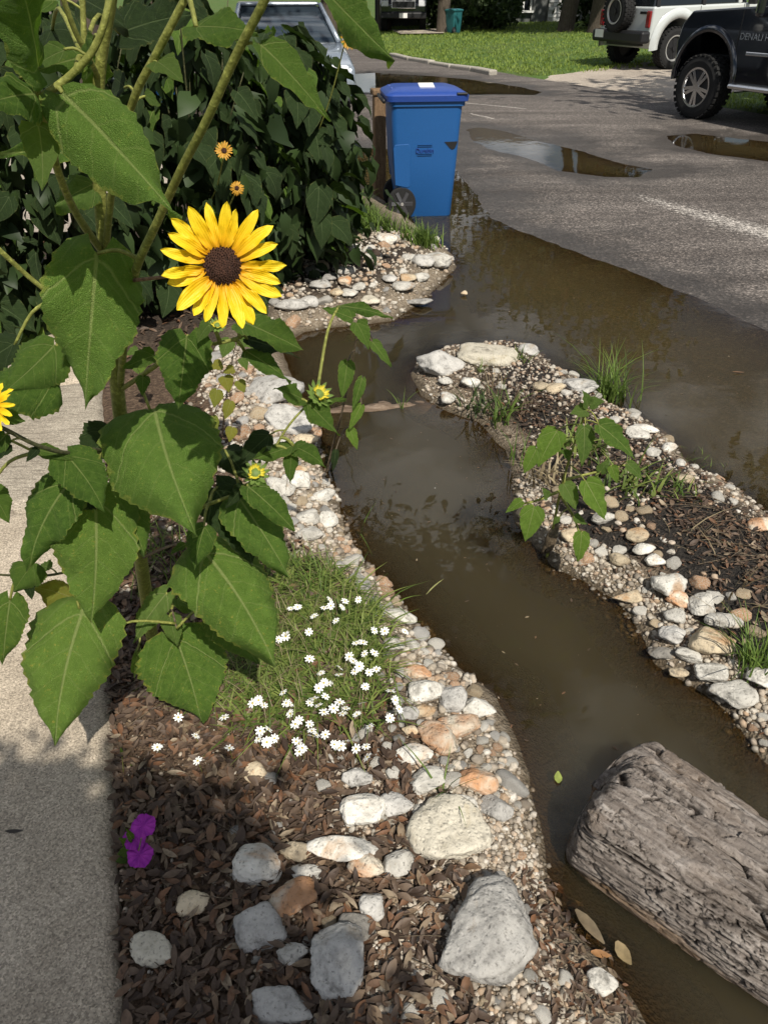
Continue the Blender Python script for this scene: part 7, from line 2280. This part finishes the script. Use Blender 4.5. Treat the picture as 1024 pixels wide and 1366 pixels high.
# ------------------------------------------------------------------ the shrubs: a row of sunflowers gone leafy
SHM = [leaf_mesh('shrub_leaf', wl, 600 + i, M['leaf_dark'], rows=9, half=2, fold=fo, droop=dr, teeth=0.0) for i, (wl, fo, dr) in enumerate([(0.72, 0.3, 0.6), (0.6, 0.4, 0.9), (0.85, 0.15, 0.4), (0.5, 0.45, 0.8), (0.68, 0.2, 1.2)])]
SH_LIT = [leaf_mesh('shrub_leaf', 0.6, 640 + i, M['leaf'], rows=9, half=2, fold=0.3, droop=0.7, teeth=0.0) for i in range(2)]  # brighter leaf colour mixed in to paint sunlit leaves among the dark
def shrub(x, y, h, rx, ry, n, label, seed, blooms=()):
    t = thing('sunflower_shrub', label, 'shrub', (x, y, 0.08), 0, 'leafy sunflower shrubs behind the bloom')
    r = random.Random(seed); tips = []
    for k in range(9):
        a = r.uniform(0, 6.283); rr = r.uniform(0.2, 1.0)
        e = np.array([math.cos(a) * rx * rr * 0.8, math.sin(a) * ry * rr * 0.8, h * r.uniform(0.75, 1.12)])
        pts = smooth_path([(math.cos(a) * 0.06, math.sin(a) * 0.06, -0.05), (e[0] * 0.45, e[1] * 0.45, h * 0.5), e], 12)
        V, F = tube(pts, np.linspace(0.010, 0.003, 12), 6)
        obj('stem', mesh_vf('stem', V, F, M['stem_dark']), t)
        tips.append(pts)
    for i in range(n):
        # spread over the outside of the bush, hanging outwards and down
        a = r.uniform(0, 6.283); f = r.random() ** 0.5 * (0.82 + 0.28 * math.sin(a * 5 + seed) + 0.2 * math.sin(a * 3 + i % 7))
        z = h * (0.04 + 1.04 * r.random() ** 0.85)
        prof = math.sqrt(max(0.05, 1 - ((z / h - 0.45) / 0.62) ** 2))
        q = np.array([math.cos(a) * rx * prof * (0.35 + 0.65 * f), math.sin(a) * ry * prof * (0.35 + 0.65 * f), z])
        out = np.array([math.cos(a), math.sin(a), 0]) * r.uniform(0.2, 0.9) + np.array([r.uniform(-0.3, 0.3), r.uniform(-0.3, 0.3), -r.uniform(0.35, 1.2)])
        out /= np.linalg.norm(out)
        L = 0.06 + 0.17 * r.random() ** 1.4
        nr = np.array([math.cos(a), math.sin(a), 0.7]) + np.array([r.uniform(-.9, .9), r.uniform(-.9, .9), r.uniform(-.3, .3)])
        o = bpy.data.objects.new('leaf', SH_LIT[r.randrange(2)] if r.random() < 0.13 else SHM[r.randrange(5)]); link(o, t)
        o.matrix_local = frame_matrix(q, q + out * L, nr)
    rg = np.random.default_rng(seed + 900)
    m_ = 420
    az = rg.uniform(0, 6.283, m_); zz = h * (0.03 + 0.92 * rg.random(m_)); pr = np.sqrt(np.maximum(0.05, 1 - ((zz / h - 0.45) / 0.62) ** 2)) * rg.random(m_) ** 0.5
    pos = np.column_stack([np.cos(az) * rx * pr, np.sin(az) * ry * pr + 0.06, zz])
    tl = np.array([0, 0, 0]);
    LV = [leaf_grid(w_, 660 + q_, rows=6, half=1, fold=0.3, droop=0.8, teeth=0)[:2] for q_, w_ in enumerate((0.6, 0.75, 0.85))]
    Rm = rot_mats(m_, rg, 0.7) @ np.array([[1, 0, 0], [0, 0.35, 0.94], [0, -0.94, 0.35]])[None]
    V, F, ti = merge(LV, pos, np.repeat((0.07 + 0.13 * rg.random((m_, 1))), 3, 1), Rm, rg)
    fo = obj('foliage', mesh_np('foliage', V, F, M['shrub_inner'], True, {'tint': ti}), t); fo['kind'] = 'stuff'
    for (px, py, D, dia, face, mat, npet, dr) in blooms:
        c = P(px, py, D)
        sunflower_head(t, c, np.array(face), dia, seed + int(px), npet, mat, dr)
        bb = np.array([x, y, 0.5])
        local_tube(t, 'flower_stalk', [bb + (c - bb) * 0.25, bb + (c - bb) * 0.7 + np.array([0, 0, -0.05]), c - np.array(face) / np.linalg.norm(face) * 0.012], [0.005, 0.004, 0.0035], 'stem', 6, 10)
    return t
shrub(-2.45, 3.75, 1.40, 0.70, 0.55, 290, 'dark leafy shrub at far left behind the sunflower leaves', 11)
shrub(-1.72, 4.15, 1.46, 0.62, 0.55, 300, 'dark leafy shrub directly behind the main sunflower stem', 12)
shrub(-1.10, 4.50, 1.46, 0.60, 0.55, 300, 'dark leafy shrub behind the large bloom, with two small faded flowers', 13,
      [(299, 201, 3.85, 0.088, (0.1, -0.9, 0.45), 'petal_old', 18, 0.0), (316, 251, 3.80, 0.072, (0.1, -0.9, 0.3), 'petal_old', 18, 0.9)])
shrub(-0.62, 5.05, 1.30, 0.58, 0.55, 300, 'dense dark shrub between the bloom and the blue bin', 14,
      [(463, 52, 4.6, 0.115, (0.75, -0.6, 0.25), 'petal_old', 17, 0.1)])
shrub(-0.58, 5.75, 1.12, 0.36, 0.42, 260, 'drooping dark shrub touching the blue bin and the post', 15)
shrub(-3.4, 3.5, 1.35, 0.6, 0.5, 140, 'dark shrub at the left picture edge', 16)

# ------------------------------------------------------------------ unseen tree added behind us, crown shaped to shade the lower left
yt = thing('added_shade_tree', 'unseen leafy tree added behind the viewer to shade the walkway and mulch at lower left', 'tree', (0.45, -1.75, 0.1))
ycr = np.array([-0.36, 0.46, 2.45])
pp_ = smooth_path([(0, 0, -0.2), (0.02, 0.05, 0.9), (-0.12, 0.2, 1.7), tuple(ycr)], 14)
prt = [tube(pp_, np.linspace(0.035, 0.008, 14), 10)]
for i in range(9):
    a_ = i * 2.4; e_ = ycr + np.array([0.42 * math.cos(a_), 0.38 * math.sin(a_), 0.25 * math.sin(i * 1.7)])
    prt.append(tube(smooth_path([pp_[8 + i % 5], (pp_[8 + i % 5] + e_) / 2 + np.array([0, 0, 0.05]), e_], 7), np.linspace(0.012, 0.003, 7), 6))
V, F = join_vf(prt)
obj('trunk', mesh_vf('trunk', V, F, M['trunk']), yt)
v, f, ti = leaf_cloud(11000, ycr, (0.56, 0.48, 0.46), 0.044, 404, clumps=34)
o = obj('crown', mesh_np('crown', v, f, M['treeleaf'], False, {'tint': ti}), yt); o['kind'] = 'stuff'
